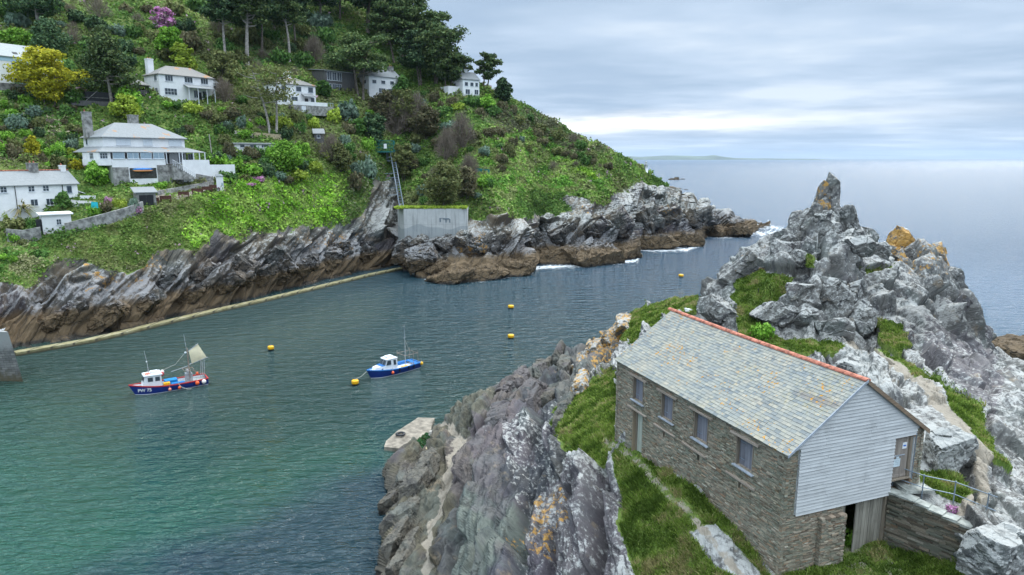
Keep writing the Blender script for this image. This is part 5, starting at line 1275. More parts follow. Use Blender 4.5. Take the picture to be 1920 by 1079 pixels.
# ------------------------------------------------------------------ shrubs, one by one
excl = [(-10, 98, 78, 162), (275, 120, 412, 188), (505, 150, 625, 212), (570, 128, 665, 178), (680, 140, 752, 190), (848, 138, 900, 184), (146, 205, 392, 336), (-10, 318, 168, 408), (76, 398, 128, 442), (242, 352, 288, 390), (440, 264, 514, 288), (240, 150, 284, 180), (155, 165, 208, 196), (582, 240, 618, 275), (704, 264, 762, 392), (752, 384, 876, 445), (400, 322, 428, 362)]
def free(x, y, w_, h_):
    for a, b, c_, d_ in excl:
        if a-w_*.35 < x < c_+w_*.35 and b-2 < y < d_+h_*.75 and not y > d_+h_*.55: return False
    return True
named = [(40, 178, 22, 16, 'grey'), (28, 186, 26, 18, 'dark'), (118, 320, 40, 30, 'olive'), (140, 318, 32, 22, 'yellow'), (110, 300, 28, 20, 'mid'), (270, 300, 10, 8, 'mid'), (225, 392, 30, 22, 'lime'), (178, 402, 28, 18, 'bright'), (200, 396, 26, 20, 'brown'), (206, 384, 20, 16, 'pink'), (252, 396, 22, 26, 'grey'), (258, 398, 14, 14, 'pink'),
  (68, 436, 30, 30, 'mid'), (25, 432, 40, 26, 'olive'), (8, 412, 20, 18, 'lime'), (470, 296, 34, 22, 'brown'), (486, 292, 20, 18, 'mid'), (430, 292, 30, 26, 'brown'), (415, 252, 16, 12, 'lime'), (432, 246, 18, 14, 'dark'), (424, 240, 24, 16, 'grey'), (452, 238, 26, 22, 'grey'), (390, 222, 26, 18, 'brown'), (438, 222, 40, 24, 'brown'), (360, 212, 40, 22, 'lime'), (468, 240, 14, 12, 'bright'), (590, 240, 24, 22, 'lime'), (602, 252, 22, 14, 'brown'), (650, 222, 46, 34, 'grey'), (670, 246, 40, 24, 'mid'), (560, 232, 30, 30, 'olive'), (545, 300, 46, 30, 'bright'), (512, 300, 38, 34, 'bright'), (560, 335, 40, 18, 'lime'), (340, 255, 26, 18, 'dark'), (352, 248, 24, 14, 'brown'),
  (440, 320, 44, 24, 'bright'), (410, 308, 40, 22, 'bright'), (470, 328, 44, 24, 'bright'), (430, 340, 40, 20, 'mid'), (540, 342, 26, 14, 'brown'), (525, 336, 26, 16, 'grey'), (485, 340, 26, 10, 'pink'), (470, 350, 20, 8, 'pink'), (148, 250, 20, 12, 'brown'), (122, 208, 40, 12, 'brown'), (20, 405, 10, 8, 'mid'), (755, 396, 20, 8, 'olive'), (300, 352, 30, 12, 'bright'),
  (900, 350, 30, 20, 'bright'), (910, 340, 26, 16, 'bright'), (690, 330, 40, 36, 'grey'), (665, 350, 36, 30, 'brown'), (985, 195, 40, 16, 'lime'), (820, 240, 34, 18, 'mid'), (790, 205, 40, 20, 'grey'), (860, 205, 30, 14, 'lime'), (910, 200, 50, 20, 'bright'), (940, 208, 30, 18, 'brown'), (925, 215, 36, 18, 'mid')]
for x, y, w_, h_s, kd in named: shrub(x, y, w_, h_s, kd)
# fill the gardens and the heath
rs = np.random.default_rng(33); cnt = 0; placed = []
pal_garden = ['mid', 'mid', 'bright', 'dark', 'olive', 'brown', 'grey', 'lime', 'mid', 'bare', 'olive', 'bright']
pal_wood = ['mid', 'dark', 'olive', 'mid', 'brown', 'bare', 'grey', 'mid', 'olive']; pal_heath = ['olive', 'brown', 'brown', 'mid', 'olive', 'brown', 'bare', 'grey', 'mid']
zones = [([(0, 170), (520, 170), (700, 210), (700, 330), (560, 320), (440, 345), (330, 330), (0, 300)], pal_garden, 100, (16, 40)),
         ([(0, 20), (560, 20), (700, 120), (700, 200), (420, 190), (0, 170)], pal_wood, 72, (22, 56)),
         ([(0, 300), (150, 330), (150, 240), (0, 200)], pal_garden, 18, (18, 40)),
         ([(760, 170), (1000, 215), (1120, 290), (1060, 330), (960, 300), (880, 390), (760, 380)], pal_heath, 66, (14, 38)),
         ([(960, 215), (1110, 285), (1160, 320), (1040, 300)], pal_heath, 16, (12, 26)),
         ([(0, 440), (120, 470), (100, 500), (0, 490)], pal_garden, 6, (14, 26))]
for poly, pal, n_, (smin, smax) in zones:
    got = 0; tries = 0; xs_ = [q[0] for q in poly]; ys_ = [q[1] for q in poly]
    while got < n_ and tries < n_*30:
        tries += 1; x = rs.uniform(min(xs_), max(xs_)); y = rs.uniform(min(ys_), max(ys_))
        if not inpoly(np.array([x]), np.array([y]), poly)[0]: continue
        w_ = rs.uniform(smin, smax)*(.6+.4*min(1, 1-(y-400)/-900*0)); h_s = w_*rs.uniform(.5, .8)
        if not free(x, y, w_, h_s): continue
        if any(abs(x-a)*1.0 < (w_+b_)*.34 and abs(y-c_) < (w_+b_)*.22 for a, c_, b_ in placed): continue
        placed.append((x, y, w_)); got += 1; shrub(x, y, w_, h_s, pal[int(rs.integers(0, len(pal)))])

# ------------------------------------------------------------------ undergrowth covering the hillside (stuff)
REG = [  # polygon, colours
 ([(100, 500), (95, 460), (210, 425), (360, 378), (362, 470), (300, 490)], [(.06, .10, .02), (.09, .135, .03), (.12, .15, .045), (.10, .115, .04)], .55),
 ([(362, 378), (460, 338), (560, 312), (640, 330), (660, 420), (600, 430), (470, 430), (430, 470), (362, 470)], [(.08, .17, .015), (.14, .26, .025), (.20, .33, .04), (.10, .19, .03), (.17, .25, .05)], 1.0),
 ([(0, 440), (100, 460), (110, 500), (0, 540)], [(.05, .11, .02), (.10, .16, .04), (.16, .16, .08)], .8),
 ([(640, 320), (720, 300), (740, 400), (690, 430), (655, 430)], [(.05, .10, .02), (.09, .13, .04), (.12, .13, .07), (.07, .12, .03)], .9),
 ([(880, 270), (980, 240), (1100, 300), (1180, 340), (1120, 370), (1000, 350), (900, 390), (870, 330)], [(.06, .13, .02), (.10, .19, .03), (.15, .21, .05), (.12, .14, .05)], .7),
 ([(1090, 300), (1140, 310), (1130, 345), (1070, 340)], [(.12, .22, .02), (.20, .30, .04), (.12, .17, .04)], .8),
 ([(900, 200), (1010, 206), (1130, 280), (1100, 300), (1000, 250), (920, 240)], [(.07, .075, .04), (.10, .10, .05), (.06, .10, .03)], .8),
 ([(0, 200), (150, 215), (150, 300), (0, 300)], [(.07, .13, .03), (.12, .17, .05), (.16, .14, .09), (.05, .10, .02)], 1.1),
 ([(400, 0), (620, 30), (640, 120), (440, 120)], [(.05, .10, .03), (.08, .13, .04), (.10, .11, .05)], .8)]
def undergrowth(n, seed):
    r = np.random.default_rng(seed); nu, nv = len(pxs), NV+NB
    a = r.integers(0, nu-1, n*2); b = r.integers(0, NV+8, n*2); g_m = grass.reshape(nu, nv) if False else hill_grass
    ok = (hill_grass[a, b]+r.uniform(-.12, .12, n*2) > .5) & (hill_path_m[a, b] < .3); a = a[ok][:n]; b = b[ok][:n]; n = len(a)
    fu = r.random((n, 1)); fv = r.random((n, 1)); Gd = hill_grid
    c = (Gd[a, b]*(1-fu)*(1-fv)+Gd[a+1, b]*fu*(1-fv)+Gd[a, b+1]*(1-fu)*fv+Gd[a+1, b+1]*fu*fv)
    px2 = pxs[a]+2*fu[:, 0]; py2 = hill_py[a, b]
    s = mpp((0, c[:, 1], c[:, 2])) if False else (c[:, 1]*math.cos(PITCH)+(CAMZ-c[:, 2])*math.sin(PITCH))/F
    lump = np.clip(fbm(c*.33, 3, 71), -.2, 1)[:, None]
    fine = 1-np.abs(fbm(c*1.3, 2, 81))[:, None]*2
    scl = np.full(n, .85); cols_ = np.zeros((n, 3)); base = np.array([(.05, .095, .02), (.075, .135, .025), (.11, .175, .035), (.14, .165, .055), (.10, .11, .045)])
    nz = fbm(c*.07, 4, 91); pick = np.clip(((nz*1.6+.5)+r.normal(size=n)*.22)*len(base), 0, len(base)-.01).astype(int); cols_[:] = base[pick]
    wx = px2+60*fbm(c*.09, 4, 5)+r.normal(size=n)*7; wy = py2+26*fbm(c*.12, 4, 9)
    for poly, cs, sc_ in REG:
        m_ = inpoly(wx, wy, poly); cs = np.array(cs); k = np.clip(((fbm(c[m_]*.35, 3, 92)*1.7+.5)+r.normal(size=m_.sum())*.22)*len(cs), 0, len(cs)-.01).astype(int)
        cols_[m_] = cs[k]; scl[m_] = sc_
    pinkm = (fbm(c*.5, 3, 200) > .52) & (r.random(n) < .35); cols_[pinkm] = (.24, .16, .20)
    cols_ *= r.uniform(.75, 1.4, (n, 1))*(1+.5*fbm(c*.12, 3, 222)[:, None])
    up = lump*2.6*scl[:, None]+.5*fine
    c = c+np.array([0, 0, 1])*up*r.random((n, 1))**.5+r.normal(size=(n, 3))*s[:, None]*.8
    nn = r.normal(size=(n, 3))*.75+np.array([.25, -.55, .65])
    q_ = quads(c, nn, s*r.uniform(2.4, 4.6, n)*(.6+.4*scl), 1.3, r)
    return mesh_np('undergrowth', q_, QF(n), leaf_mat('undergrowth_leaf', None, attr='tint'), attrs=dict(tint=np.repeat(cols_, 4, 0)))
hill_grass = np.asarray(H_GRASS).reshape(len(pxs), NV+NB); hill_path_m = np.asarray(H_PATH).reshape(len(pxs), NV+NB); hill_py = H_PY.reshape(len(pxs), NV+NB)
ug = undergrowth(230000, 5); tag(ug, kind='stuff')

# ------------------------------------------------------------------ grass on the headland (stuff)
def near_grass(n, seed):
    r = np.random.default_rng(seed); nu, nv = len(pxn), NV2+NB2; gm = N_GRASS.reshape(nu, nv); pmn = N_PATH.reshape(nu, nv); Gd = near_grid; pyn = N_PY.reshape(nu, nv)
    a = r.integers(int(360/1.5), nu-1, n*6); b = r.integers(0, NV2+6, n*6)
    ok = (gm[a, b]+r.uniform(-.3, .25, n*6) > .5) & (pmn[a, b] < .35+r.uniform(-.2, .2, n*6)); a = a[ok][:n]; b = b[ok][:n]; n = len(a); fu = r.random((n, 1)); fv = r.random((n, 1))
    c = (Gd[a, b]*(1-fu)*(1-fv)+Gd[a+1, b]*fu*(1-fv)+Gd[a, b+1]*(1-fu)*fv+Gd[a+1, b+1]*fu*fv)
    # not under the loft
    dx, dy = c[:, 0]-LX, c[:, 1]-LY; lx = dx*math.cos(LYAW)+dy*math.sin(LYAW); ly = -dx*math.sin(LYAW)+dy*math.cos(LYAW)
    k = ~((lx > .0) & (lx < W_) & (ly > .0) & (ly < L_)); c = c[k]; a = a[k]; b = b[k]; n = len(c)
    s = (c[:, 1]*math.cos(PITCH)+(CAMZ-c[:, 2])*math.sin(PITCH))/F
    cl = fbm(c*.9, 3, 301); cl2 = fbm(c*3.0, 2, 303)
    H = (.12+.15*np.clip(cl+.2, 0, 1)+.07*cl2)*r.uniform(.6, 1.3, n); wall_d = np.abs(lx[k]); H = H*np.where((wall_d < 1.2), 1.3, 1); W = s*r.uniform(.9, 1.8, n)
    th = r.uniform(0, 6.28, n); lean = r.normal(size=(n, 2))*.55+np.array([-.25, -.2])
    u = np.stack([np.cos(th), np.sin(th), np.zeros(n)], 1)*W[:, None]; tip = c+np.stack([lean[:, 0]*H, lean[:, 1]*H, H*.9], 1)
    c = c-np.array([0, 0, .03]); q_ = np.stack([c-u, c+u, tip+u*.25, tip-u*.25], 1).reshape(-1, 3)
    cs = np.array([(.045, .075, .012), (.065, .105, .016), (.095, .14, .025), (.12, .17, .03), (.15, .18, .05), (.20, .18, .08)])
    k = np.clip(((fbm(c*1.0, 3, 305)*1.1+.42)+r.normal(size=n)*.16)*len(cs), 0, len(cs)-.01).astype(int); cc = cs[k]*r.uniform(.7, 1.3, (n, 1))
    return mesh_np('grass', q_, QF(n), leaf_mat('grass_blade', None, attr='tint', trans=.3), attrs=dict(tint=np.repeat(cc, 4, 0)))
ng = near_grass(170000, 8); tag(ng, kind='stuff')
# ------------------------------------------------------------------ rock pieces
_cs = None
def cubesphere(n=34):
    t = np.linspace(-1, 1, n); a, b = np.meshgrid(t, t, indexing='ij'); P_ = []; Fc = []; o = np.ones_like(a)
    for k, (x, y, z) in enumerate(((a, b, o), (b, a, -o), (o, a, b), (-o, b, a), (b, o, a), (a, -o, b))):
        P_.append(np.stack([x, y, z], -1).reshape(-1, 3)); Fc.append(gridf(n, n)+k*n*n)
    return np.concatenate(P_), np.concatenate(Fc)
CSV, CSF = cubesphere()
def chunk(loc, size, rot=(0, 0, 0), seed=0, sq=.55, rough=1.0, fc=.42, taper=0.0):
    """an angular block of rock: squarish body broken by flat facets"""
    r = np.random.default_rng(seed*13+5); dd_ = CSV/np.linalg.norm(CSV, axis=1, keepdims=True)
    pn = np.concatenate([np.array([[1, 0, 0], [-1, 0, 0], [0, 1, 0], [0, -1, 0], [0, 0, 1], [0, 0, -1.]])+r.uniform(-.28, .28, (6, 3)), r.normal(size=(9, 3))]); pn /= np.linalg.norm(pn, axis=1, keepdims=True)
    ph = np.concatenate([r.uniform(.78, 1.0, 6), r.uniform(.86, 1.12, 9)]); q_ = dd_@pn.T
    rad_ = np.where(q_ > .02, ph/np.maximum(q_, .02), 9).min(1); rad_ = np.minimum(rad_, 1.45)
    v = dd_*rad_[:, None]; S_ = np.array(size)*.5; p_ = v*S_; m_ = S_.min()
    f1, e1_ = facets(p_/(m_*fc*2.2)+seed*7.3, seed+500, 1.3); f2, e2_ = facets(p_/(m_*fc*.9)+seed*3.1, seed+520, 1.3)
    d = v/S_**1.5; d = d/np.linalg.norm(d, axis=1, keepdims=True)
    tz = (1-taper*np.clip(p_[:, 2]/S_[2]*.5+.5, 0, 1))[:, None]; p_ = p_*np.concatenate([tz, tz, tz*0+1], 1)
    p_ = p_+d*((f1*.26+f2*.08-.04*np.exp(-e1_*12))*m_*rough)[:, None]+d*(fbm(p_*3/m_, 3, seed)*.03*m_)[:, None]
    M_ = np.array(Matrix.Rotation(rot[2], 3, 'Z')@Matrix.Rotation(rot[1], 3, 'Y')@Matrix.Rotation(rot[0], 3, 'X'))
    return p_@M_.T+np.array(loc), CSF
def rock_obj(name, parts, mat, orange=0, lichen=.6, purple=0, tone=None, label=None, cat=None, group=None, kind=None):
    V = []; Fc = []; n = 0; A = dict(orange=[], lichen=[], purple=[])
    for i, (v, f) in enumerate(parts):
        V.append(v); Fc.append(f+n); n += len(v)
        for k, val in (('orange', orange), ('lichen', lichen), ('purple', purple)):
            A[k].append(np.full(len(v), val[i] if hasattr(val, '__len__') else val))
    at_ = {k: np.concatenate(x) for k, x in A.items()}; at_['bed'] = np.concatenate(V)@np.array([[.2, .5, .1], [.0, .2, .4], [.15, -.6, .2]]); at_['tone'] = np.tile(np.array(tone if tone is not None else (.80, .80, .78)), (n, 1)); at_['grass'] = np.zeros(n)-.3; at_['path'] = np.zeros(n)-1
    V = np.concatenate(V)
    o = mesh_np(name, V, np.concatenate(Fc), mat, attrs=at_); return tag(o, label, cat, group, kind)
def ch(px, py, Y=None, w=1., h=1., d=None, z=None, rot=(0, 0, 0), seed=0, **k):
    """a chunk whose centre is seen at a photo pixel; w, h in photo pixels"""
    if Y is None and z is None: hh, _ = hit(px, py, bvh_near); hh = hh or at(px, py, z=8)
    else: hh = at(px, py, Y=Y, z=z)
    s = mpp(hh); return chunk(hh, (w*s, (d or w)*s, h*s), rot, seed, **k)
# pinnacles and ribs of the outcrop
PK = [ # px, py, Y, w, h, d, tilt
 (1540, 388, 71, 28, 84, 34, .16, .85), (1559, 380, 71, 27, 100, 30, .05, .5), (1500, 424, 70, 54, 60, 44, .3, .2), (1592, 424, 70, 50, 62, 44, -.2, .1), (1540, 424, 70, 74, 60, 44, .1, .2), (1529, 415, 70.5, 34, 70, 34, .12, .5), (1567, 425, 70.5, 36, 84, 40, -.06, .1), (1508, 432, 70, 44, 62, 44, .3, .2), (1590, 440, 70, 44, 70, 44, -.25, .1), (1480, 452, 69, 54, 50, 44, .25, .1), (1620, 452, 71, 54, 50, 44, -.1, 0),
 (1545, 470, 67, 58, 92, 50, .16, .1), (1585, 480, 67, 44, 80, 44, .05, 0), (1515, 478, 66.5, 40, 60, 40, .2, 0), (1640, 478, 70, 60, 42, 50, .0, .1), (1600, 500, 66.5, 50, 44, 44, .1, 0),
 (1692, 470, 76, 54, 76, 50, .0, 1.2), (1710, 500, 74, 44, 90, 44, -.1, .5), (1670, 488, 74, 30, 52, 40, .1, .9), (1752, 496, 75, 56, 74, 50, -.2, 1.0), (1776, 535, 74, 56, 70, 50, -.35, .2), (1735, 560, 71, 60, 90, 50, -.1, .5), (1700, 560, 69, 46, 80, 44, .0, .7), (1800, 590, 73, 60, 80, 50, -.45, 0), (1825, 632, 74, 54, 60, 50, -.5, 0), (1770, 610, 69, 60, 90, 50, -.3, 0), (1735, 640, 66, 70, 90, 50, -.2, .1), (1790, 680, 65, 60, 80, 50, -.3, 0),
 (1470, 480, 67, 60, 36, 50, .3, 0), (1410, 500, 68, 70, 44, 60, .5, .5), (1375, 525, 68, 56, 36, 50, .6, .1), (1500, 555, 61, 56, 50, 46, .35, 0), (1560, 560, 61, 70, 84, 50, .25, 0), (1600, 560, 62, 56, 60, 46, -.3, 0), (1640, 560, 64, 60, 50, 46, -.2, 0),
 (1345, 585, 62, 90, 40, 60, .45, 0), (1460, 590, 60, 90, 40, 60, .3, 0), (1520, 600, 59, 60, 40, 46, .2, 0), (1560, 620, 57, 70, 36, 50, -.2, 0), (1615, 600, 60, 60, 50, 50, -.5, 0),
 (1690, 590, 66, 40, 60, 40, -.2, .1)]
parts = []; og = []
for i, (x, y, Y, w_, h_, d_, tl_, o_) in enumerate(PK):
    parts.append(ch(x, y, Y, w_, h_*1.1, d_, rot=(rng.uniform(-.1, .1), tl_, rng.uniform(-.5, .5)), seed=i+1, sq=.5, rough=.9 if i > 1 else .6, fc=.6, taper=(.12 if i < 2 else .35) if i < 9 else .2)); og.append(o_)
rock_obj('rock_outcrop', parts, M_near, orange=og, lichen=.62, purple=[.9 if q[0] > 1760 and q[1] > 560 else 0 for q in PK], kind='structure')
# upright beds along the near shore
parts = []; og = []
SB = [(1048, 668, 84, 20, 58, 50, .15), (1030, 684, 83, 22, 50, 50, .12), (1012, 694, 82, 26, 40, 50, .2), (978, 706, 79, 36, 34, 50, .3), (952, 722, 76, 30, 22, 40, .4), (1065, 690, 80, 30, 60, 60, .3), (1090, 672, 82, 40, 36, 60, .5), (1120, 650, 84, 40, 50, 60, .6), (1150, 628, 86, 50, 46, 60, .6), (1178, 606, 88, 44, 52, 60, .5), (1000, 740, 73, 50, 50, 80, .35), (1040, 740, 71, 40, 60, 80, .3), (940, 770, 69, 56, 30, 80, .4), (900, 800, 64, 50, 24, 80, .4), (870, 820, 62, 40, 20, 60, .4), (800, 870, 55, 40, 40, 60, .25), (780, 900, 52, 44, 50, 70, .2), (760, 960, 48, 36, 50, 70, .1), (760, 1040, 44, 40, 60, 70, .1), (744, 1000, 47, 34, 44, 60, .1), (740, 1065, 44, 36, 40, 60, .1), (750, 925, 50, 34, 40, 60, .2), (738, 965, 48, 26, 30, 60, .1), (760, 890, 53, 40, 36, 50, .1), (1000, 830, 57, 50, 50, 90, .35), (1030, 850, 54, 60, 60, 80, .3), (960, 870, 53, 60, 44, 90, .4), (1060, 770, 62, 40, 50, 80, .3), (1095, 715, 66, 40, 44, 70, .5), (930, 960, 47, 70, 50, 90, .3), (1000, 990, 43, 80, 60, 90, .35), (880, 900, 53, 40, 40, 90, .3), (1060, 950, 42, 80, 60, 90, .3), (900, 1050, 42, 80, 50, 90, .3), (1090, 1040, 38, 90, 60, 90, .3), (1000, 1070, 38, 80, 60, 90, .35), (1110, 910, 42, 50, 44, 70, .4)]
SB = [q for q in SB if q[1] < 800 or q[0] < 820]
for i, (x, y, Y, w_, h_, d_, tl_) in enumerate(SB):
    hh, _ = hit(x, y, bvh_near)
    if hh is None: hh = at(x, y, Y=Y)
    s = mpp(hh)
    parts.append(chunk(hh+Vector((0, 0, -h_*s*.22)), (w_*s*.9, d_*s*1.9, h_*s), (rng.uniform(-.1, .05), -tl_, -.22+rng.uniform(-.12, .12)), 60+i, sq=.62, rough=.9)); og.append(.9 if 1080 < x < 1200 else (.45 if 980 < x < 1080 and y > 900 else 0))
rock_obj('shore_ledges', parts, M_near, tone=(.60, .57, .48), orange=og, lichen=[.6 if q[0] > 1075 and q[1] < 720 else (.25 if q[0] > 900 and q[1] > 900 else -.5) for q in SB], purple=[1.0 if (880 < q[0] < 1010 and q[1] < 860) or q[0] > 1050 and q[1] > 900 else .1 for q in SB], kind='structure')
# weed-covered reefs below the far cliff, slanted slabs and islets
def far_chunks(lst, name, tide=True):
    ps_ = []; og = []
    for i, (x, y, w_, h_, d_, tl_, o_) in enumerate(lst):
        hh, _ = hit(x, y)
        if hh is None: hh = at(x, y, z=.5)
        s = mpp(hh); ps_.append(chunk(hh+Vector((0, 0, -h_*s*.15)), (w_*s, d_*s, h_*s), (rng.uniform(-.2, .2), -tl_, rng.uniform(.0, .8)), 200+i, sq=.5, rough=1.2, fc=.3)); og.append(o_)
    return rock_obj(name, ps_, M_far, orange=og, lichen=.45, kind='structure')
far_chunks([(850, 515, 100, 24, 90, .15, 0), (900, 510, 110, 30, 90, .1, 0), (960, 500, 90, 34, 80, .15, 0), (820, 500, 60, 30, 60, .3, 0), (1040, 478, 90, 34, 80, .1, 0), (1110, 475, 110, 36, 90, .05, 0), (1165, 472, 60, 30, 60, .0, 0), (1225, 452, 80, 34, 70, .1, 0), (1275, 450, 70, 34, 60, .1, 0), (1345, 430, 80, 24, 60, .05, 0), (1385, 432, 50, 18, 40, .0, 0), (1000, 455, 50, 60, 40, .4, .3), (880, 465, 80, 40, 50, .35, .8), (930, 450, 70, 50, 50, .4, .3), (1060, 430, 60, 50, 50, .5, .2), (1110, 425, 60, 50, 50, .5, .3), (1160, 415, 60, 60, 50, .5, 0), (1210, 405, 60, 50, 50, .4, 0), (1250, 395, 50, 40, 50, .3, .6), (1300, 405, 60, 34, 50, .2, 0), (1330, 412, 40, 20, 40, .1, 0),
  (790, 480, 70, 34, 60, .35, .1), (830, 478, 50, 28, 50, .4, 0), (560, 505, 90, 30, 30, .6, 0), (610, 488, 80, 40, 30, .7, .2), (480, 520, 90, 26, 30, .6, 0), (420, 535, 90, 26, 30, .6, 0), (350, 555, 100, 24, 30, .55, 0), (270, 570, 100, 28, 30, .6, 0), (200, 590, 90, 34, 40, .6, 0), (120, 590, 90, 40, 40, .6, 0), (520, 490, 60, 60, 40, .8, 0), (450, 505, 70, 50, 40, .75, 0), (380, 515, 90, 40, 40, .6, 0), (300, 530, 90, 34, 40, .55, .3), (640, 470, 50, 50, 40, .8, .7), (690, 480, 50, 60, 40, .8, 0)], 'cliff_reefs')
rock_obj('islet', [chunk(at(1268, 339, z=-1), (17, 12, 11), seed=71, fc=.7, taper=.75, sq=.2), chunk(at(1262, 339, z=-1), (20, 12, 7), seed=72, fc=.7, taper=.5, sq=.2), chunk(at(1280, 338, z=-1), (14, 8, 4), seed=79, fc=.7, taper=.5, sq=.2)], M_far, lichen=-.5, kind='structure')
rock_obj('islet', [chunk(at(1250, 352, z=0), (20, 12, 2.4), seed=73, fc=.3), chunk(at(1268, 354, z=0), (12, 8, 1.5), seed=73, fc=.3), chunk(at(1286, 356, z=0), (4, 4, 1.0), seed=74)], M_far, lichen=-.5, kind='structure')
rock_obj('islet', [chunk(at(1378, 418, z=0), (14, 8, 2.6), seed=75), chunk(at(1405, 419, z=0), (9, 6, 1.5), seed=76), chunk(at(1418, 420, z=0), (3, 3, .8), seed=77)], M_far, lichen=-.5, kind='structure')
rock_obj('islet', [chunk(at(1905, 668, z=0), (9, 9, 4), seed=78), chunk(at(1930, 660, z=0), (14, 9, 4), seed=79)], M_far, lichen=-.5, kind='structure')
# boulders
def boulder(px, py, w, h, label, mat=None, bvh=None, seed=0, lich=1.0, orange=0, rz=0, name='boulder', group=None, sink=.25, d=None, sq=.5, tilt=0):
    hh, _ = hit(px, py, bvh or bvh_near); s = mpp(hh); v, f = chunk((0, 0, h*s*(.5-sink)), (w*s, (d or w)*s, h*s), (0, tilt, rz), seed, sq=sq, rough=.8)
    o = rock_obj(name, [(v, f)], mat or M_near, lichen=lich, orange=orange, label=label, cat='boulder', group=group); o.location = hh; return o
boulder(1772, 868, 84, 92, 'big grey boulder spotted with white lichen behind the railing, right of the gable', seed=5, lich=1.1, d=60, rz=.3, sink=.22, sq=.62)
boulder(1868, 1060, 120, 110, 'large lichen-spotted boulder at the end of the drystone wall', seed=6, lich=1.1, d=80, rz=.4, sink=.3, sq=.6)
boulder(1818, 872, 15, 44, 'narrow upright dark stone beside the worn path', seed=7, lich=.2, sink=.2)
boulder(1600, 700, 66, 46, 'white speckled boulder just behind the loft ridge by the path', seed=8, lich=1.1, sink=.3, rz=.5)
boulder(1480, 468, 52, 26, 'smooth flat grey boulder on the left shoulder of the outcrop', seed=9, lich=.8)
boulder(1610, 470, 56, 38, 'rounded blocky grey boulder right of the pinnacle foot', seed=10, lich=.9)
boulder(1500, 492, 30, 30, 'small wedge boulder in the grassy cleft left of the pinnacle', seed=11, lich=.9)
boulder(1290, 585, 13, 8, 'small white boulder on the turf behind the loft ridge end', mat=simple('white_stone', (.72, .72, .70), .8, var=.1, scale=4), seed=12)
M_paleb = simple('pale_boulder', (.42, .39, .34), .9, .1, var=.25, scale=1.5, bump=.4); M_tanb = simple('tan_boulder', (.42, .35, .23), .9, .1, var=.25, scale=1.5, bump=.4)
# ------------------------------------------------------------------ concrete blockhouse, lift
bk = hit(812, 452)[0]; BY = bk.y-1.5; s = (BY*math.cos(PITCH)+12*math.sin(PITCH))/F
A0 = at(757, 392, Y=BY); B0 = at(861, 392, Y=BY+.6); hgt = A0.z; wblk = (B0-A0).length
def conc_mat():
    m, t = new_mat('shuttered_concrete'); o = t.obj(); p = t.pos(); sp = t.n('SeparateXYZ'); t.L.new(o, sp.inputs[0])
    n = t.noise(o, .9, 6, .7); st = t.noise(t.mp(o, (2.2, 2.2, .12)), 1.0, 5, .65)
    c = t.mix(n, (.40, .41, .40), (.62, .63, .61)); c = t.mix(t.math('MULTIPLY', t.step(st, .5, .68), .55), c, (.20, .205, .20))
    curve = t.math('ADD', sp.outputs[2], t.math('MULTIPLY', t.noise(t.mp(o, (.11, .11, .0), loc=(3.2, 0, 0)), 1, 1, .4), -7.0))
    c = t.mix(t.math('MULTIPLY', t.step(curve, -8.35, -8.55), .45), c, (.20, .24, .26))
    br = t.n('TexBrick'); t.L.new(t.mp(o, (1, 1, 1), (R(90), 0, 0)), br.inputs[0]); br.offset = 0; br.inputs['Scale'].default_value = 1; br.inputs['Brick Width'].default_value = 2.1; br.inputs['Row Height'].default_value = 4.2; br.inputs['Mortar Size'].default_value = .03
    for k, v_ in (('Color1', (1, 1, 1, 1)), ('Color2', (.92, .92, .92, 1)), ('Mortar', (.7, .7, .7, 1))): br.inputs[k].default_value = v_
    c = t.mix(1.0, c, br.outputs[0], 'MULTIPLY'); t.out(t.bsdf(c, .9, .2, t.bump(n, .3, .1))); return m
blk = empty('blockhouse', A0, 0, 'grey concrete blockhouse with stained walls and turf on top above the rocks', 'building')
MB().prism([(0, 0), (wblk, .6), (wblk+2.1, 1.6), (wblk+2.0, 13), (-3.4, 13), (-2.6, 5.5)], -13, 0).build('wall', conc_mat(), blk)
m = MB(); mk = simple('faded_paint', (.17, .21, .24), .9, var=.3)
fx = wblk*.64
for a, b, c_, d_ in ((fx, fx+.35, -3.6, -2.6), (fx+.9, fx+2.6, -2.85, -2.55), (fx+1.6, fx+1.9, -3.7, -2.86), (fx+2.61, fx+2.9, -3.7, -2.7), (fx-.0, fx+.85, -2.59, -2.5)): m.span((a, -.06+.6*(fx/wblk), c_), (b, -.0+.6*(fx/wblk), d_))
m.build('painted_mark', mk, blk)
r_ = np.random.default_rng(9); n = 3600; c = np.stack([r_.uniform(-2.6, wblk+1.9, n), r_.uniform(.15, 5, n)**1.0, np.full(n, .1)], 1); c = c[c[:, 1] > (c[:, 0]/wblk*.6)+.1]; c[:, 2] += r_.random(len(c))*.35
mesh_np('turf', quads(c, r_.normal(size=(len(c), 3))*.6+np.array([0, -.5, .6]), .55, 1.2, r_), QF(len(c)), LM['lime'], blk)
ps_ = []
for i, (x, y, w_, h_) in enumerate([(762, 470, 40, 34), (785, 462, 44, 30), (808, 462, 40, 22), (842, 458, 50, 22), (868, 450, 40, 26), (748, 480, 36, 24)]):
    q_ = at(x, y, Y=BY-2.5); s_ = mpp(q_); ps_.append(chunk(q_, (w_*s_, w_*s_*.7, h_*s_*1.2), (0, -.35, .3*i), 400+i, sq=.5, rough=1.1, fc=.4))
rock_obj('foot_rocks', ps_, M_far, lichen=.4, kind='structure')
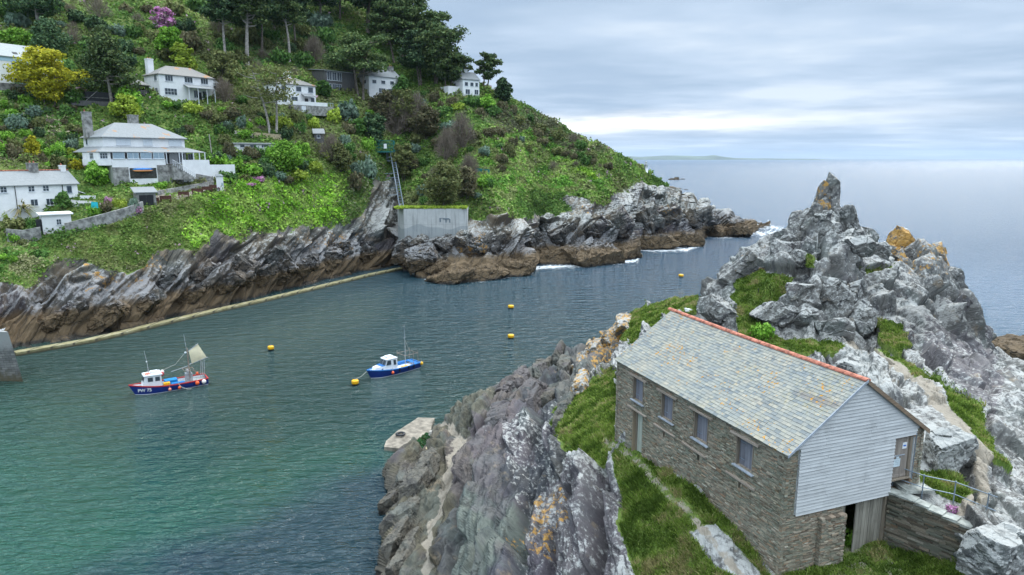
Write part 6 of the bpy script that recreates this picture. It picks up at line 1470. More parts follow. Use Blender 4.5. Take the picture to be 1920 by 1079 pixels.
for i, (x, y, w_, h_, lb, mt) in enumerate([(806, 447, 13, 9, 'flat pale boulder lowest left under the blockhouse mark', 0), (816, 440, 9, 9, 'smallest pale boulder leaning on the blockhouse', 0), (826, 444, 12, 12, 'middle pale boulder of those piled against the blockhouse', 0), (837, 436, 12, 14, 'tallest pale boulder piled against the blockhouse below the painted mark', 0), (768, 468, 12, 9, 'tan boulder at the foot of the blockhouse corner', 1), (790, 478, 11, 8, 'tan boulder on the rocks right of the foreshore pool', 1), (771, 493, 10, 7, 'tan boulder at the far end of the sea wall ledge', 1), (745, 495, 16, 8, 'grey flat boulder near the ledge end', 0), (1003, 447, 14, 12, 'pale square boulder wedged in the cliff cleft', 0)]):
    boulder(x, y, w_, h_, lb, M_tanb if mt else M_paleb, bvh_hill, 30+i, sink=.15, sq=.4)
# lift
top = hit(727, 292)[0]; Yt = top.y-2.0; P0 = at(735, 284, Y=Yt); P1 = at(753, 388, Y=BY+3)
lf = empty('cliff_lift', P0, 0, 'inclined lift with teal railed platform and grey rails down to the blockhouse', 'lift')
m = MB(); dv = (P1-P0)
for o_ in (-.55, .55): m.tube([(o_, 0, 0), (dv.x+o_, dv.y, dv.z)], .13, 4)
m.build('rails', M_galv, lf); m = MB()
for k in range(22): q = dv*(k/22); m.span((q.x-.5, q.y-.08, q.z-.06), (q.x+.5, q.y+.08, q.z+.06))
m.build('rungs', M_galv, lf)
for k in (.42, .5, .68, .8):
    q = dv*k; MB().tube([(q.x-.4, q.y, q.z), (q.x-3.4, q.y+1.2, q.z-.3)], .09, 5).build('strut', M_galv, lf)
pl = MB().span((-4.8, -1.4, -.35), (.6, 2.2, -.05)).build('platform', M_green, lf); m = MB()
for x in np.arange(-4.8, .7, .45): m.span((x, -1.42, -.05), (x+.07, -1.35, 3.2))
for zz in (1.0, 2.1, 3.15): m.span((-4.8, -1.44, zz), (.62, -1.34, zz+.12))
m.span((.55, -1.4, 0), (.62, 2.2, 3.2)); m.build('railing', M_green, lf)
MB().span((-2.2, -1.52, .8), (-1.3, -1.46, 2.2)).build('sign', M_white, lf)
MB().span((-1.4, -1.2, -3.0), (.5, .8, -2.8)).build('car_floor', M_galv, lf); m = MB()
for x, y in ((-1.4, -1.2), (.5, -1.2), (-1.4, .8), (.5, .8)): m.tube([(x, y, -3), (x, y, -.3)], .07, 4)
m.tube([(-1.4, -1.2, -1.8), (.5, -1.2, -1.8)], .07, 4); m.build('car_frame', M_galv, lf)
# ------------------------------------------------------------------ sea wall ledge, quay, landing slab
def strip(pts, z, w_, th, name, mat, label, cat):
    P_ = [at(x, y, z=z) for x, y in pts]; V = []
    for i, p_ in enumerate(P_):
        d = (P_[min(i+1, len(P_)-1)]-P_[max(i-1, 0)]); d.z = 0; d.normalize(); nn = Vector((-d.y, d.x, 0)); nn = nn if nn.y > 0 else -nn
        V += [p_, p_+nn*w_, p_+nn*w_-Vector((0, 0, th)), p_-Vector((0, 0, th))-nn*.15]
    Fc = []
    for i in range(len(P_)-1):
        a = i*4; b = a+4; Fc += [(a, b, b+1, a+1), (a+1, b+1, b+2, a+2), (a+3, b+3, b, a), (a+2, b+2, b+3, a+3)]
    Fc += [(0, 1, 2, 3), (len(V)-1, len(V)-2, len(V)-3, len(V)-4)]
    return tag(MB().add([tuple(v) for v in V], Fc).build(name, mat), label, cat)
def ledge_mat():
    m, t = new_mat('weedy_concrete'); p = t.pos(); n = t.noise(p, .8, 5, .7); sp = t.n('SeparateXYZ'); t.L.new(p, sp.inputs[0])
    c = t.ramp(n, [(.3, (.12, .105, .05)), (.5, (.24, .215, .11)), (.68, (.34, .31, .20))]); j = t.n('TexWave', bands_direction='X'); t.L.new(p, j.inputs[0]); j.inputs['Scale'].default_value = .15
    c = t.mix(t.step(j.outputs[0], .06, .0), c, (.08, .07, .05)); c = t.mix(t.step(sp.outputs[2], .35, .1), c, (.07, .06, .035)); t.out(t.bsdf(c, .7, .3, t.bump(n, .4, .05))); return m
M_ledge = ledge_mat()
strip([(30, 662), (100, 650), (170, 638), (240, 622), (300, 607), (360, 593), (420, 579), (480, 566), (540, 552), (600, 538), (650, 526), (700, 514), (740, 506), (772, 500)], .55, 1.7, 2.0, 'sea_wall_ledge', M_ledge, 'long low weed-stained concrete ledge along the foot of the far cliff', 'sea wall')
qA = at(50, 716, z=0); qB = at(15, 623, z=7.0); dleft = Vector((-1, .1, 0)); dback = Vector((-1.4, 1, 0)).normalized()
V = [qA-Vector((0, 0, 3)), qA+dleft*30-Vector((0, 0, 3)), qB+dleft*25, qB, qA+dback*14-Vector((0, 0, 3)), qA+dleft*30+dback*14-Vector((0, 0, 3)), qB+dleft*25+dback*4, qB+dback*3.5]
def quay_mat():
    m, t = new_mat('quay_masonry'); p = t.pos(); sp = t.n('SeparateXYZ'); t.L.new(p, sp.inputs[0]); br = t.n('TexBrick'); t.L.new(t.mp(p, (1, 1, 1), (R(90), 0, R(5))), br.inputs[0]); br.inputs['Scale'].default_value = 1.0; br.inputs['Brick Width'].default_value = .9; br.inputs['Row Height'].default_value = .32; br.inputs['Mortar Size'].default_value = .02
    for k, v_ in (('Color1', (.22, .215, .20, 1)), ('Color2', (.13, .13, .125, 1)), ('Mortar', (.06, .06, .06, 1))): br.inputs[k].default_value = v_
    n = t.noise(p, 1.5, 6, .7); c = t.mix(.6, br.outputs[0], t.mix(n, (.4, .4, .4), (1.7, 1.7, 1.7)), 'MULTIPLY'); zz = t.math('ADD', sp.outputs[2], t.math('MULTIPLY', n, 2.5)); c = t.mix(t.step(zz, 5.0, 7.0), c, (.30, .30, .29)); c = t.mix(t.step(zz, 3.2, 1.2), c, (.10, .085, .05))
    t.out(t.bsdf(c, .9, .2, t.bump(t.math('ADD', n, br.outputs[1]), .5, .06))); return m
tag(MB().add([tuple(v) for v in V], BOXF[:, ::-1] if False else [(0, 1, 2, 3), (4, 7, 6, 5), (3, 2, 6, 7), (0, 3, 7, 4), (1, 5, 6, 2), (0, 4, 5, 1)]).build('quay_end', quay_mat()), 'battered stone quay end with weed at its foot, cut by the frame edge', 'quay')
sl = [at(x, y, z=.4) for x, y in [(784, 783), (815, 784), (809, 800), (806, 818), (786, 838), (745, 841), (720, 838), (724, 827), (744, 809), (766, 795)]]
c0 = sum(sl, Vector())/len(sl); m = MB(); m.prism([(p_.x-c0.x, p_.y-c0.y) for p_ in sl][::-1], -2.2, 0); o = m.build('landing_slab', simple('pale_concrete', (.235, .205, .165), .85, .2, var=.45, scale=1.1, bump=.3)); o.location = c0; tag(o, 'pale concrete landing slab at the water edge below the rocks', 'landing slab')
ty = at(751, 816, z=.5); m = MB(); k = 16; V = []; Fc = []
for i in range(k):
    a = 6.283*i/k
    for j in range(8): b = 6.283*j/8; V.append(((.42+.14*math.cos(b))*math.cos(a), (.42+.14*math.cos(b))*math.sin(a), .12*math.sin(b)+.12))
for i in range(k):
    for j in range(8): Fc.append((i*8+j, ((i+1) % k)*8+j, ((i+1) % k)*8+(j+1) % 8, i*8+(j+1) % 8))
o = m.add(V, Fc).build('tyre', M_black, None, True); o.location = ty; tag(o, 'black rubber tyre lying flat on the landing slab', 'tyre')
for i, (x, y, w_, h_, lb) in enumerate([(806, 846, 17, 12, 'square tan stone block lower of the two beside the slab'), (810, 832, 16, 9, 'upper stone block beside the landing slab'), (809, 812, 10, 8, 'rounded pale stone on the corner of the landing slab'), (803, 856, 14, 9, 'dark wet stone by the rock pool')]):
    p_ = at(x, y, z=1.0); s = mpp(p_); v, f = chunk((0, 0, 0), (w_*s, w_*s*.9, h_*s*1.3), (0, .1, i*.6), 90+i, sq=.75, rough=.5); o = rock_obj('stone_block', [(v, f)], (M_tanb, M_tanb, M_paleb, M_black)[i], label=lb, cat='stone'); o.location = p_
# ------------------------------------------------------------------ walls, fences, poles, benches on the hill
def strip_wall(name, pts, h, th, mat, label, cat, zoff=0.0, n=10):
    P_ = []
    for (a, b), (c_, d_) in zip(pts[:-1], pts[1:]):
        for k in range(n): f = k/n; q_ = hit(a+(c_-a)*f, b+(d_-b)*f)[0]; P_.append(q_)
    P_.append(hit(*pts[-1])[0]); P_ = [p_ for p_ in P_ if p_]
    V = []
    for i, p_ in enumerate(P_):
        d = P_[min(i+1, len(P_)-1)]-P_[max(i-1, 0)]; d.z = 0; d.normalize(); nn = Vector((-d.y, d.x, 0))
        V += [p_-nn*th/2-Vector((0, 0, 1.5)), p_+nn*th/2-Vector((0, 0, 1.5)), p_+nn*th/2+Vector((0, 0, h+zoff)), p_-nn*th/2+Vector((0, 0, h+zoff))]
    Fc = []
    for i in range(len(P_)-1):
        a = i*4; b = a+4; Fc += [(a, b, b+3, a+3), (b+1, a+1, a+2, b+2), (a+3, b+3, b+2, a+2)]
    Fc += [(0, 3, 2, 1), (len(V)-4, len(V)-3, len(V)-2, len(V)-1)]
    return tag(MB().add([tuple(v) for v in V], Fc).build(name, mat), label, cat)
strip_wall('lane_wall', [(124, 438), (180, 424), (240, 407), (268, 396)], 1.9, .5, M_conc, 'grey stone lane wall between the outbuilding and the garage shed', 'wall')
strip_wall('lane_wall', [(14, 452), (45, 455), (78, 448)], 2.2, .5, M_conc, 'grey stone lane wall left of the outbuilding under round bushes', 'wall')
strip_wall('bank_wall', [(296, 366), (340, 358), (400, 347)], .9, .5, M_conc, 'pale dry stone bank wall behind the lane benches', 'wall')
strip_wall('bank_wall', [(345, 335), (400, 345)], 1.6, .5, M_conc, 'sloping grey stone bank beside the verandah house terrace', 'wall')
strip_wall('garden_fence', [(476, 258), (528, 262)], 1.3, .15, M_fence, 'light wooden panel fence above the white shed', 'fence')
strip_wall('garden_wall', [(440, 254), (475, 258)], 1.2, .25, M_paleb, 'pale garden wall joining the wooden panel fence', 'wall')
strip_wall('path_rail', [(150, 372), (180, 372)], .5, .4, M_render, 'low white garden wall right of the cottage lean-to', 'wall')
strip_wall('mesh_fence', [(884, 322), (918, 326)], 1.2, .08, M_green, 'low teal mesh fence on the open grassy slope', 'fence')
for i, (x, y, y0, r_, lb, mt) in enumerate([(307, 106, 66, .16, 'tall white pole on the slope above the long white house', M_white), (398, 294, 252, .13, 'leaning grey telegraph pole right of the verandah house', M_palebark), (631, 130, 98, .12, 'bleached pole above the timber house', M_palebark), (718, 150, 120, .12, 'white pole above the cottage chimneys', M_white), (488, 246, 232, .12, 'short dark post by the garden terrace', M_black), (1422, 550, 541, .05, 'short black post on the headland turf', M_black)]):
    b_, _ = hit(x, y, bvh_near if x > 1200 else bvh_hill); t_ = at(x if i != 1 else 392, y0, Y=b_.y); o = MB().tube([(0, 0, -.4), tuple(t_-b_)], [r_, r_*.8], 7).build('pole', mt); o.location = b_; tag(o, lb, 'pole')
bl = ['first brown bench from the garage shed on the lane', 'second brown bench from the garage shed on the lane', 'third brown bench from the garage shed, in front of the bank wall', 'fourth brown bench from the garage shed on the lane', 'fifth brown bench from the garage shed, next but one to the white pillar', 'brown bench touching the white pillar']
bench0 = None
for i, (x, y) in enumerate([(288, 383), (311, 379), (345, 371), (370, 365), (389, 361), (403, 358)]):
    p_ = hit(x, y)[0]
    if bench0 is None:
        bench0 = empty('bench', p_, 0); MB().span((-1.1, -.3, .4), (1.1, .25, .5)).build('seat', M_brown, bench0); MB().span((-1.1, .25, .5), (1.1, .33, 1.15)).build('backrest', M_brown, bench0)
        for sx in (-1, 1): MB().span((sx*.95-.07, -.28, -.2), (sx*.95+.07, .3, .4)).build('leg', M_brown, bench0)
        o = bench0; kids = [c_ for c_ in bpy.data.objects if c_.parent == bench0]
    else:
        o = bench0.copy(); col.objects.link(o)
        for k in kids: c_ = k.copy(); col.objects.link(c_); c_.parent = o
    o.location = p_+Vector((0, 0, .15)); o.rotation_euler = (0, 0, R(30)); tag(o, bl[i], 'bench', 'benches along the lane')
pp = hit(415, 358)[0]; pr = empty('pillar', pp, R(25), 'white rendered pillar with sloping cap beside the lane', 'pillar'); MB().span((-.9, -.5, -1), (.55, .5, 3.3)).build('shaft', M_render, pr); MB().span((.1, -.56, 1.2), (.45, -.51, 1.8)).build('plaque', M_grey_ink, pr)
MB().add([(-1.1, -.7, 3.3), (.7, -.7, 3.3), (.7, .7, 3.3), (-1.1, .7, 3.3), (-.9, -.5, 3.75), (.2, -.5, 3.75), (.2, .5, 3.75), (-.9, .5, 3.75)], BOXF).build('cap', M_rpale, pr)
pc = hit(806, 232)[0]; pt = empty('patio', pc, R(20), 'tiny terrace with a white flat canopy among the hillside scrub', 'terrace'); MB().span((-2.6, -1.4, -1.5), (2.8, 2, .3)).build('terrace_base', M_conc, pt); MB().span((-2.0, -1.0, 2.4), (1.8, 1.2, 2.55)).build('canopy', M_white, pt)
for x, y in ((-1.9, -.9), (1.7, -.9), (-1.9, 1.1), (1.7, 1.1)): MB().tube([(x, y, .3), (x, y, 2.4)], .05, 5).build('post', M_white, pt)
cl_ = at(171, 391, Y=hit(171, 398)[0].y-1); o = MB().add([(0, 0, 0), (1.4, -.1, .05), (1.35, 0, 1.2), (.05, .1, 1.25), (0, .05, 0), (1.4, -.05, .05), (1.35, .05, 1.2), (.05, .15, 1.25)], [(0, 1, 2, 3), (7, 6, 5, 4), (0, 4, 5, 1), (1, 5, 6, 2), (2, 6, 7, 3), (3, 7, 4, 0)]).build('towel', simple('turquoise_cloth', (.02, .42, .50), .8)); o.location = cl_; tag(o, 'turquoise cloth hung by the white lean-to', 'cloth')
# lighthouse
lh = hit(1211, 324)[0] or at(1211, 318, Y=285); lh = at(1211, 319, Y=lh.y-.5); s = mpp(lh); lo = empty('lighthouse', lh, 0, 'small white light tower on the tip of the far headland', 'lighthouse')
MB().tube([(0, 0, -1), (0, 0, 10*s)], [4.0*s, 3.2*s], 12).build('tower', M_white, lo, True); MB().tube([(0, 0, 10*s), (0, 0, 10.8*s)], [3.4*s, 3.4*s], 12).build('gallery', M_white, lo); MB().tube([(0, 0, 10.8*s), (0, 0, 14.5*s), (0, 0, 16.5*s)], [1.9*s, 1.9*s, .2*s], 10).build('lantern', M_rpale, lo)
# walker on the hill path
wk = hit(968, 212)[0]
sk = bpy.data.meshes.new('person'); V = [(0, 0, .9), (0, 0, 1.2), (0, 0, 1.45), (0, 0, 1.56), (0, -.02, 1.72), (.09, 0, .85), (.11, .03, .48), (.12, .02, .06), (.12, -.1, .03), (-.09, 0, .85), (-.11, -.08, .48), (-.12, -.02, .06), (-.12, -.14, .03), (.2, 0, 1.4), (.26, .04, 1.14), (.25, -.08, .92), (-.2, 0, 1.4), (-.26, -.02, 1.14), (-.24, -.16, .94)]
sk.from_pydata(V, [(0, 1), (1, 2), (2, 3), (3, 4), (0, 5), (5, 6), (6, 7), (7, 8), (0, 9), (9, 10), (10, 11), (11, 12), (2, 13), (13, 14), (14, 15), (2, 16), (16, 17), (17, 18)], [])
po = bpy.data.objects.new('person', sk); col.objects.link(po); po.modifiers.new('skin', 'SKIN'); sub = po.modifiers.new('sub', 'SUBSURF'); sub.levels = sub.render_levels = 1
rr = [.13, .14, .15, .06, .11, .10, .07, .045, .05, .10, .07, .045, .05, .06, .045, .035, .06, .045, .035]
for q, r0_ in zip(sk.skin_vertices[0].data, rr): q.radius = (r0_, r0_)
sk.skin_vertices[0].data[0].use_root = True; sk.materials.append(simple('navy_clothing', (.05, .09, .22), .8)); po.location = wk; tag(po, 'walker in a blue top standing on the far hillside path', 'person')
jk = MB().box((0, 0, 1.27), (.42, .30, .40), jit=.02).build('jacket', simple('white_jacket', (.6, .66, .78), .8), po)
MB().ball((0, -.0, 1.80), (.12, .12, .06), 8, 5).build('hair', M_black, po)
# plants close by
shrub(1428, 634, 46, 30, 'bright', 3, 'round bright green bush behind the loft ridge', 'bush', bvh_near, .1)
shrub(1597, 1022, 26, 34, 'bright', 4, 'leafy green plant growing in the barn doorway', 'plant', bvh_near, .1)
th_ = shrub(1783, 962, 24, 15, 'pink', 5, 'clump of pink thrift flowering on top of the drystone wall', 'flower_clump', bvh_near, .0); th_['category'] = 'flowers'
# gulls
def gull(loc, rz, label):
    m = MB(); m.ball((0, 0, .17), (.20, .075, .075), 10, 7); g0 = m; g0.tube([(.13, 0, .20), (.19, 0, .28), (.21, 0, .31)], [.055, .04, .045], 8); g0.ball((.215, 0, .32), (.05, .04, .042), 8, 6)
    g0.tube([(.02, .03, .12), (.02, .03, 0)], .008, 5).tube([(.02, -.03, .12), (.02, -.03, 0)], .008, 5)
    o = g0.build('gull', M_white, None, True); o.location = loc; o.rotation_euler = (0, 0, rz); MB().add([(.08, .07, .21), (-.28, .03, .16), (-.30, -.03, .16), (.08, -.07, .21), (.05, 0, .25), (-.2, 0, .22)], [(0, 1, 4), (1, 5, 4), (1, 2, 5), (2, 3, 4), (2, 4, 5), (0, 4, 3)]).build('wings', simple('gull_grey', (.35, .38, .42), .7), o)
    MB().tube([(.25, 0, .315), (.32, 0, .30)], [.014, .004], 5).build('beak', M_yellow, o); return tag(o, label, 'gull')
gull(Vector(qB)+Vector((-1.2, .8, .0)), .5, 'white gull standing on the quay end')
pk = at(1699, 433, Y=76); gull(pk, 2.4, 'white gull perched on the orange-topped rock')
# ------------------------------------------------------------------ foam where the swell meets the rocks
def foam_mat():
    m, t = new_mat('foam'); p = t.pos(); n = t.noise(t.mp(p, (.9, 1.0, 1)), .8, 7, .75, .6); e = t.attr('edge'); a = t.math('MULTIPLY', t.step(t.math('ADD', t.math('MULTIPLY', n, 1.25), t.math('MULTIPLY', e, .42)), .86, 1.08), .9)
    d = t.bsdf((.80, .84, .86), .7, .2); tr = t.n('BsdfTransparent'); ms = t.n('MixShader'); t.L.new(a, ms.inputs[0]); t.L.new(tr.outputs[0], ms.inputs[1]); t.L.new(d.outputs[0], ms.inputs[2]); t.out(ms); return m
M_foam = foam_mat(); V = []; Fc = []; E = []
for ln, wd in (([(850, 528), (890, 526), (930, 522), (960, 516), (1000, 511)], 8), ([(1005, 503), (1040, 500), (1080, 499), (1130, 494), (1192, 489), (1200, 482), (1196, 474)], 9), ([(1196, 468), (1240, 470), (1290, 468), (1318, 458), (1322, 446)], 8), ([(1310, 440), (1360, 444), (1404, 442), (1416, 436)], 9), ([(1400, 422), (1425, 424), (1445, 426), (1440, 416)], 14), ([(1410, 432), (1430, 440), (1448, 432)], 11), ([(1440, 440), (1470, 430), (1440, 425)], 10), ([(1860, 645), (1890, 655), (1925, 668)], 8), ([(1880, 636), (1925, 650)], 3), ([(770, 512), (800, 524), (850, 532)], 5)):
    for (a, b), (c_, d_) in zip(ln[:-1], ln[1:]):
        for k in range(8):
            q = []
            for f in (k/8, (k+1)/8): q.append((a+(c_-a)*f, b+(d_-b)*f))
            for j in range(6):
                y0 = (j/6*2-1)*wd; y1 = ((j+1)/6*2-1)*wd; i0 = len(V)
                for (x, y), yy in ((q[0], y1), (q[1], y1), (q[1], y0), (q[0], y0)):
                    p_ = at(x, y+yy, z=.045); V.append(tuple(p_)); E.append(1-abs(yy)/wd)
                Fc.append((i0, i0+1, i0+2, i0+3))
fo = mesh_np('sea_foam', V, Fc, M_foam, attrs=dict(edge=np.array(E))); tag(fo, kind='stuff')
# distant land
V = []; prof = [(1150, 3), (1180, 5), (1215, 4), (1260, 6), (1300, 6), (1340, 5), (1358, 7), (1380, 4), (1400, 1.5), (1440, .8), (1500, .4), (1560, .2)]
xs_ = np.linspace(1150, 1560, 120); hs = np.interp(xs_, *zip(*prof))+.35*fbm(np.stack([xs_*.05, xs_*0, xs_*0], 1), 3, 3)
for x, h0 in zip(xs_, hs):
    p_ = at(x, 300, Y=16000.); sx = p_.x; k = 16000/F; V += [(sx, 16000, -2), (sx, 16000+100, max(h0, .1)*k*.5), (sx, 16900, max(h0, .1)*k+24), (sx, 19000, -2)]
Fl = gridf(len(xs_), 4); fl = mesh_np('distant_hills', V, Fl, simple('distant_fields', (.075, .10, .06), .9, var=.4, scale=.002), smooth=True); tag(fl, kind='structure')

# weed-green rock between the slab and the shore
r_ = np.random.default_rng(3); n = 2600; c = []
pg = [(768, 838), (800, 812), (816, 818), (812, 846), (790, 856), (768, 850)]
while len(c) < n:
    x, y = r_.uniform(766, 816), r_.uniform(810, 858)
    if inpoly(np.array([x]), np.array([y]), pg)[0]: p_ = at(x, y, z=.45+r_.random()*.25); c.append(tuple(p_))
c = np.array(c); sw = mesh_np('seaweed', quads(c, r_.normal(size=(n, 3))*.5+np.array([0, 0, 1]), .28, 1.3, r_), QF(n), leaf_mat('sea_weed', [(.01, .05, .02), (.02, .08, .03), (.05, .05, .02), (.03, .10, .03)])); tag(sw, kind='stuff')
# ------------------------------------------------------------------ boats and buoys
def hull_mesh(L, B, sheer, draft=.5, n=22, low=0):
    st = []
    for i in range(n+1):
        f = i/n; x = -L/2+L*f            # stern -> bow
        b = B/2*(1-max(0, (f-.45)/.55)**2.4)*(.86+.14*min(1, f/.25)); s = sheer(f); b = max(b, .03)
        rake = max(0, (f-.8)/.2)
        st.append((x, b, s, rake))
    return st
def boat_hull(parent, L, B, sheer, mat_h, mat_g, mat_b, mat_deck, mat_in, deckz=.55, stripe=None):
    st = hull_mesh(L, B, sheer); V = []; k = 9
    for x, b, s, rk in st:
        prof = [(-.45, .0), (-.30, .55), (-.02, .80), (.10, .84), (s*.5, .93), (s, 1.0)]
        row = []
        for z, fb in prof: row.append((x-rk*.9*(1-(z+.45)/(s+.45))-(0), b*fb, z))
        V.append(row)
    n = len(V); m = MB(); pts = [p_ for r_ in V for p_ in r_]+[(x, -y, z) for r_ in V for x, y, z in r_]; kk = 6; o = n*kk; Fc = []
    for i in range(n-1):
        for j in range(kk-1):
            if j == 2: continue
            a = i*kk+j; Fc.append((a, a+1, a+kk+1, a+kk)); Fc.append((o+a, o+a+kk, o+a+kk+1, o+a+1))
        a = i*kk; 
    Fc.append(tuple(range(kk))+tuple(o+j for j in reversed(range(kk))))
    h = m.add(pts, Fc).build('hull', mat_h, parent)
    m = MB(); Fs = []
    for i in range(n-1):
        a = i*kk+2; Fs.append((a, a+1, a+kk+1, a+kk)); Fs.append((o+a, o+a+kk, o+a+kk+1, o+a+1))
    m.add(pts, Fs).build('boot_stripe', mat_b, h)
    # gunwale
    for sgn in (1, -1):
        m = MB(); P_ = [(r_[-1][0], sgn*r_[-1][1], r_[-1][2]) for r_ in V]; Vg = []
        for (x, y, z) in P_: Vg += [(x, y+sgn*.05, z-.06), (x, y+sgn*.05, z+.07), (x, y-sgn*.12, z+.07), (x, y-sgn*.12, z-.06)]
        Fg = []
        for i in range(n-1):
            a = i*4
            for j in range(4): q = (a+j, a+(j+1) % 4, a+4+(j+1) % 4, a+4+j); Fg.append(q if sgn < 0 else q[::-1])
        Fg += [(0, 3, 2, 1), (4*n-4, 4*n-3, 4*n-2, 4*n-1)]; m.add(Vg, Fg).build('gunwale', mat_g, h)
    m = MB(); s0 = V[0][-1]; m.span((s0[0]-.05, -s0[1], s0[2]-.06), (s0[0]+.1, s0[1], s0[2]+.068)); m.build('transom_rail', mat_g, h)
    # inner bulwark and deck
    m = MB(); Vi = []; Fi = []
    for r_, (x, b, s, rk) in zip(V, st): Vi += [(r_[-1][0], max(b-.10, .01), s), (r_[-1][0]-rk*.3, max(b-.14, .008), min(deckz if x < L*.18 else s-.22, s-.1)), (r_[-1][0]-rk*.3, -max(b-.14, .008), min(deckz if x < L*.18 else s-.22, s-.1)), (r_[-1][0], -max(b-.10, .01), s)]
    Fd = []
    for i in range(n-1):
        a = i*4; Fi += [(a, a+4, a+5, a+1), (a+2, a+6, a+7, a+3)]; Fd.append((a+1, a+5, a+6, a+2))
    m.add(Vi, Fi).build('bulwark', mat_in, h); MB().add(Vi, Fd).build('deck', mat_deck, h)
    return h, V
M_hull = simple('navy_hull', (.012, .035, .22), .35, .5, var=.15); M_hull2 = simple('blue_hull', (.01, .032, .19), .3, .5, var=.1); M_red = simple('red_trim', (.42, .03, .03), .45, .4, var=.12)
M_bwhite = simple('boat_white', (.74, .76, .78), .4, .4, var=.06); M_deck = simple('grey_deck', (.30, .31, .30), .7, .2, var=.3, scale=2); M_btrim = simple('mid_blue_trim', (.02, .16, .46), .4, .4, var=.1)
M_boxblue = simple('blue_fish_box', (.01, .20, .50), .5, .3, var=.1); M_sail = simple('tan_sail', (.78, .69, .48), .85, .1, var=.12, scale=1.2); M_rust = simple('rusty_steel', (.26, .20, .16), .7, .3, var=.5, scale=4); M_steel = simple('dull_steel', (.36, .37, .38), .5, .4, var=.25); M_rope = simple('rope', (.42, .40, .35), .9, .1)
M_pinkf = simple('faded_float', (.80, .28, .20), .5, .3, var=.25); M_whitef = simple('white_float', (.80, .74, .68), .5, .3, var=.15)
def fender(boat, p, r_, mat, label, rope=True, nm='fender'):
    o = MB().ball((0, 0, 0), (r_, r_, r_*1.1), 12, 9).build(nm, mat, None, True); M_ = Matrix.Translation(boat.location)@boat.rotation_euler.to_matrix().to_4x4(); o.location = M_@Vector(p); o.rotation_euler = boat.rotation_euler
    if rope: MB().tube([(0, -.05, r_), (0, -.1, r_+.55)], .02, 5).build('rope', M_rope, o)
    return tag(o, label, 'float')
def put(boat, m, name, mat, p, label, cat, smooth=False):
    o = m.build(name, mat, None, smooth); M_ = Matrix.Translation(boat.location)@boat.rotation_euler.to_matrix().to_4x4(); o.location = M_@Vector(p); o.rotation_euler = boat.rotation_euler; return tag(o, label, cat)
# ---- the trawler with the tan sail
yaw1 = math.atan2(-4.4, -6.1); c = at(321, 735, z=0)+Vector((-.59, .81, 0))*1.35
b1 = empty('fishing_boat', c, yaw1, 'navy fishing boat with red rails, white wheelhouse and a small tan mizzen sail', 'boat')
sh1 = lambda f: .80+.10*(1-f)+.62*max(0, (f-.35)/.65)**1.8
h1, V1 = boat_hull(b1, 9.3, 2.9, sh1, M_hull, M_red, M_bwhite, M_deck, M_bwhite)
m = MB(); m.add([(.9, -1.0, .5), (3.2, -.75, .9), (3.2, .75, .9), (.9, 1.0, .5), (.9, -.95, 2.45), (2.75, -.72, 2.45), (2.75, .72, 2.45), (.9, .95, 2.45)], BOXF); wh = m.build('wheelhouse', M_bwhite, b1)
MB().add([(.75, -1.08, 2.45), (2.95, -.85, 2.45), (2.95, .85, 2.45), (.75, 1.08, 2.45), (.8, -1.03, 2.56), (2.88, -.8, 2.56), (2.88, .8, 2.56), (.8, 1.03, 2.56)], BOXF).build('cabin_roof', M_bwhite, wh)
for x0, x1 in ((1.1, 1.65), (1.9, 2.5)):
    for sg_ in (1, -1):
        ya = lambda x, z: sg_*(np.interp(x, [.9, 3.0], [.985, .74])+.015); MB().add([(x0, ya(x0, 0), 1.65), (x1, ya(x1, 0), 1.65), (x1-.03, ya(x1, 0)-.01*sg_, 2.2), (x0, ya(x0, 0)-.01*sg_, 2.2)], [(0, 1, 2, 3)] if sg_ < 0 else [(3, 2, 1, 0)]).build('window', M_glass, wh)
for y0 in (-.62, -.2, .22): MB().add([(3.02, y0, 1.7), (3.02, y0+.36, 1.7), (2.86, y0+.36, 2.25), (2.86, y0, 2.25)], [(0, 1, 2, 3)]).build('window', M_glass, wh)
m = MB(); k = 14; Vt = []; Ft = []
for i in range(k):
    a = 6.283*i/k
    for j in range(6): q = 6.283*j/6; Vt.append(((.27+.07*math.cos(q))*math.cos(a), (.27+.07*math.cos(q))*math.sin(a), .07*math.sin(q)))
for i in range(k):
    for j in range(6): Ft.append((i*6+j, ((i+1) % k)*6+j, ((i+1) % k)*6+(j+1) % 6, i*6+(j+1) % 6))
put(b1, m.add(Vt, Ft), 'life_ring', M_pinkf, (2.4, .25, 2.64), 'orange life ring lying on the wheelhouse roof', 'life ring', True)
put(b1, MB().span((-.45, -.3, 0), (.45, .3, .28)), 'liferaft', M_bwhite, (1.6, 0, 2.56), 'white liferaft box on the wheelhouse roof', 'liferaft')
MB().tube([(2.2, -.2, 2.56), (2.25, -.2, 3.9), (2.45, -.2, 5.6)], [.05, .035, .03], 6).build('aerial', M_steel, b1); MB().ball((2.3, -.2, 4.1), .09, 8, 6).build('lamp', M_bwhite, b1)
MB().tube([(-2.6, 0, .5), (-2.6, 0, 5.0), (-2.55, 0, 5.2)], [.09, .07, .06], 8).build('mast', M_rust, b1); MB().tube([(-2.5, 0, 5.0), (-2.35, 0, 7.1)], [.045, .03], 6).build('topmast', M_steel, b1)
MB().tube([(.9, 0, 2.6), (-1.0, 0, 3.2), (-2.4, 0, 4.7)], .035, 5).build('forestay', M_rope, b1); MB().tube([(-.4, 0, 2.3), (-2.6, 0, 2.75)], .05, 5).build('boom', M_steel, b1); MB().ball((-2.35, 0, 4.6), (.16, .12, .14), 8, 6).build('block', M_bwhite, b1)
sl_ = [(-2.75, .05, 4.75), (-3.95, -.1, 5.55), (-4.9, .0, 3.55), (-3.0, .05, 2.95)]; Vs = []; nn = 9
